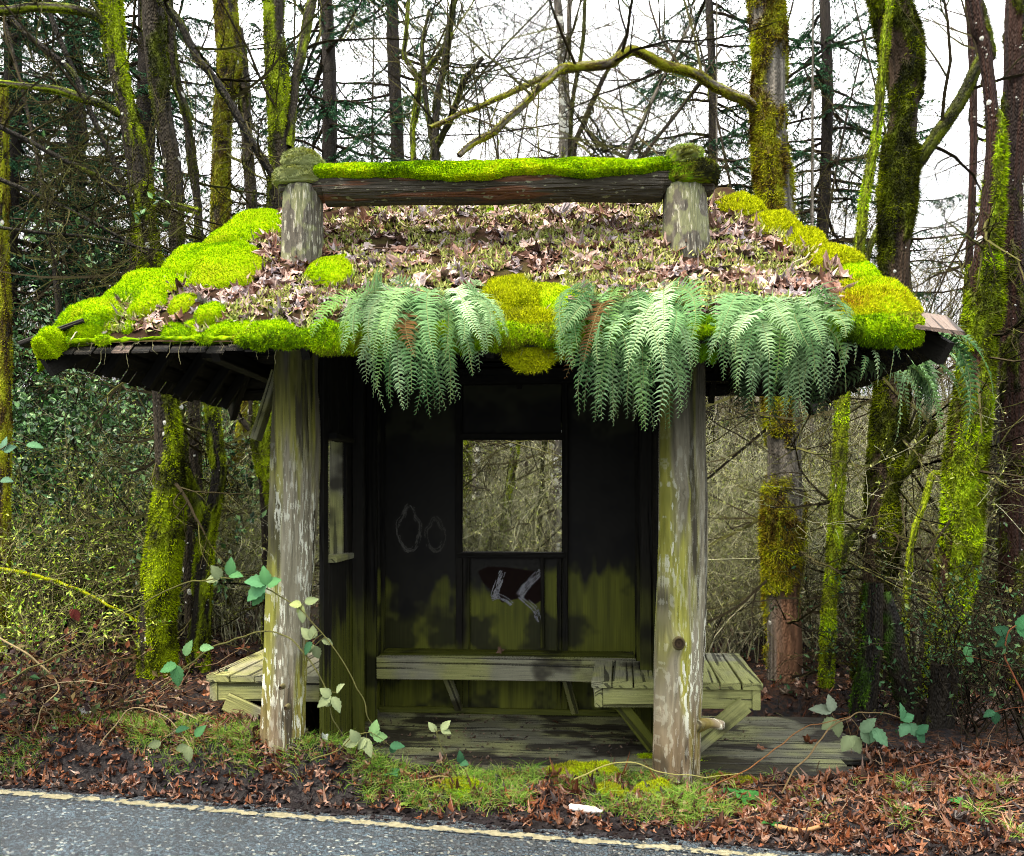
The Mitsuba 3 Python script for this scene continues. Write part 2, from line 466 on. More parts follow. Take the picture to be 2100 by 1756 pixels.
def gz(x, y):
    x, y = np.asarray(x, float), np.asarray(y, float)
    s = (x - E0[0]) * EN[0] + (y - E0[1]) * EN[1]
    p = np.stack([x, y, 0 * x], -1)
    lump = fb(p * 7, 4, seed=3) - 0.5
    z = -0.125 + 0.022 * sm(0.02, 0.12, s) + 0.095 * sm(0.12, 0.5, s) + lump * 0.07 * sm(0.08, 0.25, s)
    a, b = x * EX[0] + y * EX[1], x * EY[0] + y * EY[1]
    left, right = sm(-1.55, -2.3, a), sm(1.1, 1.8, a)
    z += (0.05 * left + 0.08 * right) * sm(0.35, 1.0, s) + 0.21 * sm(-0.7, -1.8, a) * sm(0.15, 0.42, s)
    under = sm(-2.0, -1.8, a) * sm(1.95, 1.75, a) * sm(5.40, 5.50, b) * sm(7.7, 7.3, b)
    z = z * (1 - under) + (-0.10 + 0.02 * lump) * under
    hill = sm(9.0, 24.0, y)
    z += hill * (4.3 + 0.8 * (nz(p * 0.22) - 0.5)) + 0.25 * (fb(p * 0.6, 2, seed=9) - 0.5) * sm(8, 10, y)
    return z


def axis_steps(lo, hi, fine0, fine1, fine, grow=1.16):
    xs = list(np.arange(fine0, fine1, fine))
    st, x = fine, fine1
    while x < hi: xs.append(x); st *= grow; x += st
    st, x = fine, fine0
    while x > lo: x -= st; st *= grow; xs.insert(0, x)
    return np.array(xs)


gx, gy = axis_steps(-400, 400, -4.2, 4.2, 0.022), axis_steps(-300, 600, 3.9, 6.4, 0.02)
gxx, gyy = np.meshgrid(gx, gy)
gv = np.stack([gxx, gyy, gz(gxx, gyy)], -1).reshape(-1, 3)
ny, nx = gxx.shape
q = (np.arange(ny - 1)[:, None] * nx + np.arange(nx - 1)[None]).reshape(-1)
gf = np.vstack([np.stack([q, q + 1, q + nx + 1], 1), np.stack([q, q + nx + 1, q + nx], 1)])
put('ground', (gv, gf), 'soil', smooth=True, kind='structure')


def strip(s0, s1, l0, l1, z, nl, ns, rag=0.0):
    """A strip along the road edge: s across (metres from the line towards the forest), l along."""
    l = np.linspace(l0, l1, nl); s = np.linspace(0, 1, ns)
    edge = rag * (fb(np.stack([l * 5, 0 * l, 0 * l], -1), 4, seed=12) - 0.5) if rag else 0 * l
    S = s0 + (s1 + edge[:, None] - s0) * s[None]
    v = np.zeros((nl, ns, 3))
    v[..., :2] = E0 + l[:, None, None] * ED + S[..., None] * EN
    v[..., 2] = z
    uv = np.stack(np.broadcast_arrays(l[:, None], s[None]), -1)
    i = (np.arange(nl - 1)[:, None] * ns + np.arange(ns - 1)[None]).reshape(-1)
    f = np.vstack([np.stack([i, i + ns, i + ns + 1], 1), np.stack([i, i + ns + 1, i + 1], 1)])
    return v.reshape(-1, 3), f, uv.reshape(-1, 2)


v, f, uv = strip(-7.0, 0.11, -60, 60, -0.1, 2400, 4, rag=0.10)
put('road', (v, f), 'asphalt', kind='structure')
v, f, uv = strip(-0.042, 0.042, -60, 60, -0.096, 600, 3)
put('road_edge_line', (v, f), 'paint', uv=uv, kind='structure')
# ------------------------------------------------------------------ the shelter
S = thing('wooden_shelter', 'derelict open-fronted wooden roadside shelter on two log posts under a sagging moss-covered roof', 'shelter')
BP, BW = 5.35, 6.95                 # depth of the front posts and of the back wall
AL, AR = -1.63, 0.474               # the side walls


def log(name, pts, mat, parent, z_rng, n=72, step=0.018, lump=0.012, knots=(), label=None, flare=0.0):
    """An upright log through pixels (u, v, width) at the posts' depth, from z_rng[0] to z_rng[1]."""
    q = []
    for u, v, w in pts:
        a, z = loc(u, v, BP); q.append((a, BP, z, w / 2 * (BP / math.cos(PH)) / F))
    q = np.array(q); q = q[np.argsort(q[:, 2])]
    z = np.arange(z_rng[0], z_rng[1], step)
    a, r = np.interp(z, q[:, 2], q[:, 0]), np.interp(z, q[:, 2], q[:, 3])
    a = np.convolve(np.pad(a, 8, 'edge'), np.ones(17) / 17, 'valid'); r = np.convolve(np.pad(r, 8, 'edge'), np.ones(17) / 17, 'valid')
    th = np.arange(n) * 2 * np.pi / n
    P = np.stack([np.cos(th)[None] + 0 * z[:, None], np.sin(th)[None] + 0 * z[:, None], 0 * th[None] + z[:, None]], -1)
    d = lump * (fb(P * np.array([2.2, 2.2, 1.6]) + 7.3 * len(pts) + pts[0][0], 3) - 0.5) * 2
    d += 0.010 * (fb(P * np.array([7, 7, 0.8]) + 3.1, 3) - 0.5) * 2
    rr = r[:, None] + d
    v = np.stack([a[:, None] + rr * np.cos(th), BP + rr * np.sin(th), P[..., 2]], -1)
    for ku, kv, kr, kh in knots:
        ka, kz = loc(ku, kv, BP - 0.13)
        dist = np.sqrt((v[..., 0] - ka)**2 + (v[..., 2] - kz)**2) * (1 + 5 * (v[..., 1] > BP))
        g = np.exp(-(dist / kr)**2) * kh - np.exp(-(dist / (kr * 0.45))**2) * kh * 1.1
        v[..., 1] -= g
    m = len(z)
    i = np.arange(m - 1)[:, None] * n; j = np.arange(n)[None]
    A, B = i + j, i + (j + 1) % n
    f = np.concatenate([np.stack([A, B, B + n], -1).reshape(-1, 3), np.stack([A, B + n, A + n], -1).reshape(-1, 3)])
    vv = v.reshape(-1, 3)
    vv = np.vstack([vv, [[a[-1], BP, z[-1] + 0.01]]])
    f = np.vstack([f, np.stack([(m - 1) * n + np.arange(n), (m - 1) * n + (np.arange(n) + 1) % n, np.full(n, m * n)], 1)])
    return put(name, (to_world(vv), f), mat, parent, smooth=True, label=label)


left_pts = [(612, 600, 88), (609, 705, 90), (606, 800, 92), (607, 890, 100), (604, 980, 96), (598, 1159, 94), (589, 1269, 93), (583, 1400, 95), (580, 1504, 97), (580, 1600, 99)]
right_pts = [(1403, 600, 90), (1401, 770, 88), (1398, 924, 91), (1399, 1010, 97), (1398, 1176, 98), (1393, 1320, 100), (1391, 1400, 96), (1387, 1560, 95), (1387, 1620, 96)]
lp = log('log_post', left_pts, 'log_wood', S, (-0.12, 2.95), lump=0.016, knots=[(655, 902, 0.07, 0.04), (610, 1440, 0.02, 0.006)], label='left log post with pale algae streaks and a rusty brown foot')
rp = log('log_post', right_pts, 'log_wood', S, (-0.12, 2.95), lump=0.010, knots=[(1392, 1319, 0.055, 0.03), (1400, 1012, 0.05, 0.025), (1352, 1475, 0.04, 0.016)], label='right log post with round knots and flaking white lichen')
# the two stub branches of the right post
a0, z0 = loc(1436, 1478, BP)
st = spline([(a0 - 0.03, BP - 0.05, z0 - 0.02, 0.045), (a0 + 0.04, BP - 0.10, z0 + 0.01, 0.030), (a0 + 0.085, BP - 0.13, z0 + 0.012, 0.028), (a0 + 0.112, BP - 0.15, z0 + 0.005, 0.024), (a0 + 0.114, BP - 0.151, z0 + 0.005, 0.002)], 0.012)
v, f = tubes(st[None, :, :3], st[None, :, 3], 14)
put('branch_stub', (to_world(v), f), 'log_wood', rp, smooth=True)

for (ku, kv, kr, par, lab) in ((1392, 1319, 13, rp, 'round dark knot on the right log post'), (610, 1436, 4, lp, None), (600, 1396, 4, lp, None)):
    ka, kz = loc(ku, kv, BP - 0.15); kr = kr * 5.2 / F
    th = np.linspace(0, 2 * np.pi, 20, endpoint=False)
    rings = [np.stack([ka + q_ * kr * np.cos(th) * 0.9, BP - h_ + 0 * th, kz + q_ * kr * np.sin(th)], -1) for q_, h_ in ((1.5, 0.118), (1.0, 0.172), (0.7, 0.170), (0.3, 0.166), (0.05, 0.165))]
    rings = [r_ + np.array([0, 0.010 * (ku - 1392) / 40, 0]) for r_ in rings]
    v = np.vstack(rings); i = np.arange(4)[:, None] * 20; j = np.arange(20)[None]; A, B = i + j, i + (j + 1) % 20
    f = np.concatenate([np.stack([A, B, B + 20], -1).reshape(-1, 3), np.stack([A, B + 20, A + 20], -1).reshape(-1, 3)])
    kc = np.repeat(np.array([[0.16, 0.15, 0.07], [0.12, 0.10, 0.05], [0.022, 0.016, 0.011], [0.045, 0.032, 0.02], [0.02, 0.015, 0.01]]), 20, 0)
    put('knot', (to_world(v), f), 'matte', par, smooth=True, color=kc, label=lab)

# posts above the roof, the ridge log that lies on them and its two mossy caps
PT = thing  # (no shape)
up_l = [(622, 380, 84), (621, 430, 82), (620, 480, 86), (620, 530, 90), (620, 600, 92)]
up_r = [(1404, 380, 84), (1404, 430, 86), (1407, 480, 92), (1407, 520, 96), (1405, 600, 98)]
zt = loc(622, 384, BP)[1]
log('ridge_post', up_l, 'log_grey', S, (2.75, zt), lump=0.008, label='grey lichen-crusted left stub post rising through the roof')
log('ridge_post', up_r, 'log_grey', S, (2.75, loc(1404, 384, BP)[1]), lump=0.010, label='grey right stub post with green lichen rising through the roof')


def lying_log(u0, v0, u1, v1, top, bot, nlen, n=40, lump=0.012, seed=0, b=BP, taper=True):
    """A horizontal log between pixels; top/bot: half heights in pixels."""
    a0, z0 = loc(u0, v0, b); a1, z1 = loc(u1, v1, b)
    s = np.linspace(0, 1, nlen)
    th = np.arange(n) * 2 * np.pi / n
    sc = b / F
    P = np.stack([np.broadcast_to((a0 + (a1 - a0) * s)[:, None], (nlen, n)), np.broadcast_to(np.cos(th), (nlen, n)), np.broadcast_to(np.sin(th), (nlen, n))], -1)
    d = lump * (fb(P * np.array([3.0, 1.4, 1.4]) + seed, 4) - 0.5) * 2 + 0.007 * (fb(P * np.array([1.5, 9, 9]) + seed, 3) - 0.5) * 2
    r = (top + bot) / 2 * sc
    e = np.ones(nlen)
    if taper:
        e = np.minimum(1, (np.minimum(s, 1 - s) * abs(a1 - a0) / 0.03 + 0.05)) ** 0.4
    rr = (r + d) * e[:, None]
    zc = z0 + (z1 - z0) * s
    v = np.stack([P[..., 0], b + rr * 1.05 * np.cos(th), zc[:, None] + rr * np.sin(th)], -1)
    i = np.arange(nlen - 1)[:, None] * n; j = np.arange(n)[None]
    A, B = i + j, i + (j + 1) % n
    f = np.concatenate([np.stack([A, B, B + n], -1).reshape(-1, 3), np.stack([A, B + n, A + n], -1).reshape(-1, 3)])
    c = np.array([[j for j in range(1, n - 1)], [j + 1 for j in range(1, n - 1)]]).T
    caps = np.hstack([np.zeros((n - 2, 1), int), c])
    f = np.vstack([f, caps[:, ::-1], caps + (nlen - 1) * n])
    return v.reshape(-1, 3), f


def moss_color(*cols, scale=6.0, seed=0.0):
    def fn(p, rng):
        t = fb(p * scale + seed, 3)
        return ramp((t - 0.5) * 2.2 + 0.5 + 0.22 * rng.normal(size=len(p)), *cols)
    return fn


bv, bf_ = lying_log(574, 388, 1468, 372, 30, 30, 260, seed=2.0, lump=0.016)
# the log is oval: hang it a little below its axis between the posts
sel = (bv[:, 0] > loc(668, 400, BP)[0]) & (bv[:, 0] < loc(1358, 400, BP)[0]) & (bv[:, 2] < loc(1000, 380, BP)[1])
bv[sel, 2] -= 0.022
bm = put('ridge_beam', (to_world(bv), bf_), 'beam_wood', S, smooth=True, label='rotting black-brown ridge log resting on the two stub posts')
# moss blanket on top of the beam
nl, nc = 300, 34
s = np.linspace(0, 1, nl); au, zu = loc(655, 352, BP); aw, zw = loc(1372, 341, BP)
am = au + (aw - au) * s
th = np.linspace(math.radians(-6), math.radians(188), nc)
rag = fb(np.stack([am * 3.2, 0 * am, 0 * am + 4], -1), 4)
P = np.stack([np.broadcast_to(am[:, None], (nl, nc)), np.broadcast_to(np.cos(th) * 0.15, (nl, nc)), np.broadcast_to(np.sin(th) * 0.15, (nl, nc))], -1)
hh = 0.020 + 0.040 * fb(P * 6.5, 4, seed=2) + 0.018 * fb(P * 22, 3, seed=4)
rr = 0.090 + hh
low = (np.abs(th - np.pi / 2)[None] - np.pi / 2 * (0.50 + 0.62 * rag[:, None]))
rr = rr - np.clip(low * 0.5, 0, 0.09)
zc = loc(574, 388, BP)[1] + (loc(1468, 372, BP)[1] - loc(574, 388, BP)[1]) * ((am - loc(574, 388, BP)[0]) / (loc(1468, 372, BP)[0] - loc(574, 388, BP)[0]))
mv = np.stack([P[..., 0], BP + rr * 1.05 * np.cos(th)[None], zc[:, None] + rr * np.sin(th)[None]], -1).reshape(-1, 3)
i = (np.arange(nl - 1)[:, None] * nc + np.arange(nc - 1)[None]).reshape(-1)
mf = np.vstack([np.stack([i, i + nc, i + nc + 1], 1), np.stack([i, i + nc + 1, i + 1], 1)])
mv = to_world(mv)
mcol = moss_color((0.05, 0.10, 0.004), GREEN, LIME, LIME, YELLOW, scale=4, seed=1.0)
put('moss', (mv, mf), 'matte', bm, smooth=True, color=mcol(mv, RNG) * 0.8, label='bright lime moss blanket along the top of the ridge log')
wt = np.clip((hh.reshape(-1) > 0) * 1.0 - np.clip(low * 3, 0, 1).reshape(-1), 0, 1)
fz = fuzz((mv, mf), wt, 60000, 0.026, 0.005, mcol, RNG, droop=0.0, up=0.3, spread=0.55)
put('moss_hair', fz[:2], 'matte', bm, color=fz[2], kind='stuff')


def cap_block(u0, u1, v0, v1, seed, name, cols, label, dome):
    a0, zb = loc(u0, v1, BP); a1, ztop = loc(u1, v0, BP)
    n1, n2 = 40, 44
    ph, t2 = np.meshgrid(np.linspace(-np.pi / 2, np.pi / 2, n1), np.linspace(0, 2 * np.pi, n2, endpoint=False), indexing='ij')
    e = lambda x, k: np.sign(x) * np.abs(x)**k
    P = np.stack([e(np.cos(ph), 0.5) * e(np.cos(t2), 0.75), e(np.cos(ph), 0.5) * e(np.sin(t2), 0.75), e(np.sin(ph), 0.75 if dome else 0.5)], -1)
    P[..., :2] *= np.where(P[..., 2:] > 0, 1 - 0.25 * dome * P[..., 2:]**2, 1)
    d = 1 + 0.16 * (fb(P * 2.2 + seed, 4) - 0.5) * 2
    c = np.array([(a0 + a1) / 2, BP, (zb + ztop) / 2])
    v = (c + P * d[..., None] * np.array([(a1 - a0) / 2, 0.15, (ztop - zb) / 2])).reshape(-1, 3)
    i = np.arange(n1 - 1)[:, None] * n2; j = np.arange(n2)[None]
    A, B = i + j, i + (j + 1) % n2
    f = np.concatenate([np.stack([A, B, B + n2], -1).reshape(-1, 3), np.stack([A, B + n2, A + n2], -1).reshape(-1, 3)])
    v = to_world(v)
    col = moss_color(*cols, scale=9, seed=seed)
    k = put(name, (v, f), 'matte', bm, smooth=True, color=col(v, RNG) * 0.7, label=label)
    nrm = vert_normals(v, f)
    fz = fuzz((v, f), sm(-0.35, 0.25, nrm[:, 2]), 70000, 0.015, 0.005, col, RNG, droop=0, up=0.25)
    put('moss_hair', fz[:2], 'matte', k, color=fz[2], kind='stuff')


DK, SAGE = (0.020, 0.022, 0.010), (0.27, 0.31, 0.13)
cap_block(584, 664, 314, 366, 3.0, 'end_cap', (OLIVE, SAGE, SAGE, (0.34, 0.40, 0.16)), 'grey-green lichen-furred cap on the left end of the ridge log', 1)
cap_block(566, 668, 352, 392, 5.0, 'end_block', (OLIVE, SAGE, SAGE), 'weathered left end block under the cap', 0)
cap_block(1366, 1440, 306, 356, 8.0, 'end_cap', (DK, OLIVE, SAGE, LIME), 'green mossy cap on the right end of the ridge log', 1)
cap_block(1366, 1472, 338, 392, 9.0, 'end_block', (DK, DK, OLIVE, GREEN), 'dark right end block under the green cap', 0)

# ---- floor
D = number('wooden_shelter__deck')
labels[D] = {'label': 'plank floor of the shelter, dark with trodden soil inside and paler at its open right end'}
for k in range(8):
    b0 = 5.50 + k * 0.185
    board('plank', D, (-2.05 + 0.05 * RNG.random(), 1.92 - 0.1 * RNG.random() - (0.22 if k < 2 else 0), b0, b0 + 0.178, -0.045, 0.0 + 0.004 * RNG.random()), 0, 'wood_floor', wob=0.004)
board('edge_joist', D, (-1.95, 1.6, 5.445, 5.494, -0.16, -0.02), 0, 'wood_dark')

# ---- back wall: three panels, the middle one with an unglazed window, battens over the joints
BWL = number('wooden_shelter__back_wall')


def wpx(u0, u1, v0, v1, b):
    a0, z1 = loc(u0, v0, b); a1, z0 = loc(u1, v1, b)
    return a0, a1, z0, z1


HT = 2.72
for nm, u0, u1, lab in (('panel', 772, 948, None), ('panel', 1152, 1314, None)):
    a0, a1, _, _ = wpx(u0, u1, 900, 1000, BW)
    board(nm, BWL, (a0, a1, BW, BW + 0.018, 0.01, HT), 2, 'panel')
wa0, wa1, wz0, wz1 = wpx(948, 1152, 903, 1133, BW)
board('panel', BWL, (wa0 + 0.002, wa1 - 0.002, BW, BW + 0.018, 0.01, wz0 - 0.03), 2, 'panel', label='panel under the window with algae on its lower half')
board('panel', BWL, (wa0 + 0.002, wa1 - 0.002, BW - 0.004, BW + 0.016, wz1 + 0.03, HT), 2, 'panel', label='panel above the window')
for u0, u1, vv0, vv1 in ((934, 948, 745, 1460), (949, 963, 1140, 1460), (1142, 1152, 1140, 1460), (1153, 1165, 745, 1460), (1108, 1116, 1142, 1330)):
    a0, a1, z0, z1 = wpx(u0, u1, vv0, vv1, BW - 0.05)
    board('batten', BWL, (a0, a1, BW - 0.045, BW - 0.006, max(z0, 0.012), min(z1, HT)), 2, 'wood_dark')
for u in (782, 1302):
    a0 = loc(u, 900, BW)[0]
    board('batten', BWL, (a0, a0 + 0.035, BW - 0.024, BW - 0.004, 0.02, HT), 2, 'wood_dark')
WF = number('wooden_shelter__window_frame')
board('sill', WF, (wa0 - 0.03, wa1 + 0.03, BW - 0.06, BW + 0.05, wz0 - 0.045, wz0), 0, 'wood_dark')
board('top_rail', WF, (wa0 - 0.01, wa1 + 0.01, BW - 0.05, BW + 0.04, wz1, wz1 + 0.05), 0, 'wood_dark')
for a in (wa0 - 0.022, wa1 + 0.002):
    board('jamb', WF, (a, a + 0.02, BW + 0.003, BW + 0.06, wz0 + 0.002, wz1 - 0.002), 2, 'wood_dark')
board('base_rail', BWL, (AL + 0.03, AR - 0.03, BW - 0.08, BW - 0.05, 0.004, 0.05), 0, 'wood_dark')

# ---- side walls of upright boards
for name, A, sgn in (('side_wall', AL, -1), ('side_wall', AR, 1)):
    SW = number('wooden_shelter__' + name)
    labels[SW] = {'label': ('left' if sgn < 0 else 'right') + ' side wall of upright dark boards'}
    edges = [5.47, 5.585, 5.64, 5.80, 6.02, 6.2, 6.38, 6.56, 6.74, 6.925]
    for k in range(len(edges) - 1):
        b0, b1 = edges[k], edges[k + 1]
        z0, z1 = 0.01, HT + 0.1
        if sgn < 0 and k in (1, 2, 3):       # the narrow side window and the boards above and below it
            board('board', SW, (A - 0.03, A, b0 + 0.004, b1 - 0.004, 0.01, 1.26), 2, 'wood_dark')
            board('board', SW, (A - 0.03, A, b0 + 0.004, b1 - 0.004, 2.10, z1), 2, 'wood_dark')
            if k == 3: board('board', SW, (A - 0.105, A - 0.012, 5.95, 5.975, 1.1, 2.2), 2, 'wood_grey', label='paler board half closing the left side window')
            continue
        board('board', SW, (A - 0.03 if sgn < 0 else A, A if sgn < 0 else A + 0.03, b0 + 0.003, b1 - 0.003, z0, z1), 2, 'wood_dark')
    if sgn < 0:
        board('rail', SW, (A - 0.05, A + 0.05, 5.585, 6.03, 1.262, 1.30), 1, 'wood_grey')
        board('rail', SW, (A - 0.05, A + 0.05, 5.585, 6.03, 2.06, 2.098), 1, 'wood_dark')
    for b0 in (6.15, 6.55):
        board('stud', SW, (A + 0.002 if sgn < 0 else A - 0.082, A + 0.082 if sgn < 0 else A - 0.002, b0, b0 + 0.045, 0.01, HT), 2, 'wood_dark')

# ---- benches
BH = 0.50
B1 = number('wooden_shelter__back_bench'); labels[B1] = {'label': 'long low bench along the back wall'}
for k, (b0, b1) in enumerate(((6.52, 6.62), (6.628, 6.76), (6.768, 6.90))):
    board('plank', B1, (AL + 0.09, AR - 0.09, b0, b1, BH - 0.04, BH + 0.003 * k), 0, 'wood_grey' if k == 0 else 'wood_dark')
board('apron', B1, (AL + 0.09, AR - 0.09, 6.524, 6.56, BH - 0.165, BH - 0.043), 0, 'wood_grey')
for u in (918, 1162):
    a = loc(u, 1400, 6.7)[0]
    timber('brace', B1, (a - 0.03, 6.60, BH - 0.05), (a + 0.06, 6.90, 0.03), 0.06, 0.06, 'wood_grey', up=(0, 1, 0.2))

B2 = number('wooden_shelter__side_bench'); labels[B2] = {'label': 'pale plank bench through the right side of the shelter, around the right log post'}
a0 = loc(1213, 1393, 5.72)[0]; a1 = loc(1568, 1393, 5.72)[0]
n = 8; wv = (a1 - a0) / n
sk = 0.045                                            # the planks run slightly askew
for k in range(n):
    p0 = a0 + k * wv
    v, f, uv = plank(p0, p0 + wv - 0.009, 5.72 + 0.006 * RNG.random(), 6.50 if p0 < AR else 6.9, BH - 0.042, BH + 0.003 * RNG.random(), 1, RNG, wob=0.002)
    v[:, 0] += (v[:, 1] - 5.72) * sk
    put('plank', (to_world(v), f), 'wood_grey', B2, uv=uv)
board('apron', B2, (a0 + 0.075, a1 - 0.075, 5.745, 5.785, BH - 0.17, BH - 0.045), 0, 'wood_grey')
for a in (a0 + 0.02, a1 - 0.072):
    board('rail', B2, (a, a + 0.05, 5.735, 6.5, BH - 0.172, BH - 0.045), 1, 'wood_grey')
timber('brace', B2, (a1 - 0.12, 5.705, BH - 0.13), (0.70, 5.705, 0.10), 0.04, 0.11, 'wood_grey', up=(0, 0, 1), label='diagonal brace under the right bench')
timber('brace', B2, (a0 + 0.14, 5.80, BH - 0.10), (AR - 0.02, 5.80, 0.06), 0.04, 0.09, 'wood_dark', up=(0, 0, 1))

B3 = number('wooden_shelter__outer_bench'); labels[B3] = {'label': 'pale plank bench outside the left wall behind the left log post'}
c0 = loc(422, 1381, 5.72)[0]; c1 = AL - 0.04
n = 5; wv = (c1 - c0) / n
for k in range(n):
    p0 = c0 + k * wv
    v, f, uv = plank(p0, p0 + wv - 0.008, 5.72 + 0.006 * RNG.random(), 6.9, BH - 0.042, BH + 0.003 * RNG.random(), 1, RNG, wob=0.002)
    put('plank', (to_world(v), f), 'wood_grey', B3, uv=uv)
board('apron', B3, (c0 + 0.072, c1, 5.745, 5.785, BH - 0.17, BH - 0.045), 0, 'wood_grey')
board('rail', B3, (c0 + 0.02, c0 + 0.07, 5.735, 6.9, BH - 0.172, BH - 0.045), 1, 'wood_grey')
timber('brace', B3, (c0 + 0.14, 5.715, BH - 0.17), (c1 - 0.16, 5.715, 0.10), 0.04, 0.12, 'wood_grey', up=(0, 0, 1), label='diagonal brace under the left bench')

# ---- graffiti on the back wall: two chalky loops and a brown patch with white strokes
GR = number('wooden_shelter__graffiti')


def paint_line(pts, width, b, col, name='stroke', dry=0.5, label=None, seed=0):
    """Brushed paint: many thin bristle lines that break up, standing 1-3 mm off the board."""
    q = np.array([(*loc(u, v, b),) for u, v in pts])
    q3 = np.stack([q[:, 0], np.full(len(q), b), q[:, 1]], -1)
    c = spline(q3, 0.008)
    t = np.gradient(c, axis=0); t = unit(t); nn = np.stack([-t[:, 2], 0 * t[:, 0], t[:, 0]], -1)
    rng = np.random.default_rng(seed + 11)
    parts = []
    nb = max(3, int(width / 0.003))
    for k in range(nb):
        off = (k / (nb - 1) - 0.5) * width + 0.002 * rng.normal()
        on = fb(np.stack([np.arange(len(c)) * 0.12 + k * 9.1, 0 * c[:, 0] + k * 3.3, 0 * c[:, 0] + seed], -1), 3) > dry
        w = 0.0022
        l, r = c + nn * (off - w), c + nn * (off + w)
        y = b - 0.0012 - 0.0002 * (k % 7)
        l[:, 1] = y; r[:, 1] = y
        idx = np.nonzero(on[:-1] & on[1:])[0]
        if not len(idx): continue
        v = np.stack([l, r], 1).reshape(-1, 3)
        f = np.vstack([np.stack([2 * idx, 2 * idx + 1, 2 * idx + 3], 1), np.stack([2 * idx, 2 * idx + 3, 2 * idx + 2], 1)])
        parts.append((v, f))
    v, f = join(parts)
    put(name, (to_world(v), f), 'matte', GR, color=col, label=label)


bz = BW - 0.003
loop = lambda cx, cy, rx, ry: [(cx + rx * math.sin(t) * (0.55 + 0.45 * math.cos(t * 0.5 - 1.57) ** 2 if abs(t - 3.14) > 2 else 1), cy - ry * math.cos(t)) for t in np.linspace(0.1, 6.2, 26)]
paint_line(loop(839, 1083, 22, 46), 0.035, bz, (0.13, 0.13, 0.12), 'loop', 0.52, 'chalky teardrop loop on the left panel', 1)
paint_line(loop(893, 1095, 19, 34), 0.030, bz, (0.10, 0.10, 0.09), 'loop', 0.55, 'fainter chalky loop beside the first', 2)
pa = [(980, 1172), (1000, 1162), (1040, 1164), (1100, 1172), (1113, 1170), (1112, 1230), (1098, 1240), (1070, 1226), (1030, 1236), (1012, 1215), (990, 1195)]
q = np.array([loc(u, v, bz) for u, v in pa]); cen = q.mean(0)
pv = np.vstack([[cen[0], bz - 0.0004, cen[1]], np.stack([q[:, 0], np.full(len(q), bz - 0.0004), q[:, 1]], -1)])
pf = np.array([[0, k + 1, (k + 1) % len(q) + 1] for k in range(len(q))])
put('patch', (to_world(pv), pf), 'matte', GR, color=(0.017, 0.011, 0.010), label='dull brown painted patch under the window')
paint_line([(1032, 1172), (1024, 1190), (1016, 1212), (1012, 1226)], 0.055, bz - 0.003, (0.32, 0.33, 0.37), 'stroke', 0.50, 'left white brush stroke', 3)
paint_line([(1008, 1226), (1022, 1222), (1042, 1232), (1050, 1240)], 0.04, bz - 0.003, (0.30, 0.31, 0.35), 'stroke', 0.52, None, 4)
paint_line([(1110, 1172), (1094, 1188), (1078, 1204), (1066, 1222)], 0.055, bz - 0.003, (0.32, 0.33, 0.37), 'stroke', 0.50, 'right white brush stroke', 5)
paint_line([(1066, 1222), (1082, 1236), (1098, 1252), (1104, 1276)], 0.045, bz - 0.003, (0.28, 0.29, 0.33), 'stroke', 0.52, None, 6)

# ------------------------------------------------------------------ the roof
ZE, BE, ZR, BR_ = 2.50, 4.65, 3.66, 6.05          # eave height and depth, ridge height and depth
BB = 7.12                                          # back eave
C = [(-2.88, BE), (1.78, BE), (1.78, BB), (-2.88, BB)]
R0, R1 = (-2.02, BR_), (0.98, BR_)
ROOF = number('wooden_shelter__roof')
KF = (ZR - ZE) / (BR_ - BE)
KB, HB = (ZR - ZE) / (BB - BR_), BB - BR_


def roof_z(a, b):
    """Height of the roof's four slopes over (a, b)."""
    zf = ZE + (b - BE) * KF
    zb = ZE + (BB - b) * KB
    zl = ZE + (a - C[0][0]) * (ZR - ZE) / (R0[0] - C[0][0])
    zr = ZE + (C[1][0] - a) * (ZR - ZE) / (C[1][0] - R1[0])
    return np.minimum(np.minimum(zf, zb), np.minimum(zl, zr))


RT = 0.07                                          # soil and shingles on the boarding


def sag(a, b):
    return 0.015 * np.sin(a * 2.1) + 0.012 * (nz(np.stack([a * 2.5, b * 2.5, 0 * a], -1)) - 0.5)


# boarding seen from below (skip sheathing: narrow boards with gaps) and the rafters under it
for face in ('front', 'back'):
    for k in range(13):
        t0 = 0.02 + k * 0.075; t1 = t0 + 0.055
        bb = (BE + t0 * 1.4, BE + t1 * 1.4) if face == 'front' else (BB - t1 * HB, BB - t0 * HB)
        tm = t0
        x0 = C[0][0] + (R0[0] - C[0][0]) * tm + 0.03; x1 = C[1][0] + (R1[0] - C[1][0]) * tm - 0.03
        v, f, uv = plank(x0, x1, bb[0], bb[1], 0, 0.022, 0, RNG, wob=0.004)
        v[:, 2] += ZE + ((v[:, 1] - BE) * KF if face == 'front' else (BB - v[:, 1]) * KB) - 0.035
        put('sheathing_board', (to_world(v), f), 'wood_dark', ROOF, uv=uv)
for side in (0, 1):
    for k in range(13):
        t0 = 0.02 + k * 0.075; t1 = t0 + 0.055
        ax = (lambda t: C[0][0] + (R0[0] - C[0][0]) * t) if side == 0 else (lambda t: C[1][0] + (R1[0] - C[1][0]) * t)
        aa = sorted((ax(t0), ax(t1)))
        v, f, uv = plank(aa[0], aa[1], BE + t1 * 1.4, BB - t1 * HB, 0, 0.022, 1, RNG, wob=0.004)
        tt = (v[:, 0] - C[side][0]) / ((R0 if side == 0 else R1)[0] - C[side][0])
        v[:, 2] += ZE + tt * (ZR - ZE) - 0.035
        put('sheathing_board', (to_world(v), f), 'wood_dark', ROOF, uv=uv)
dz = 0.085
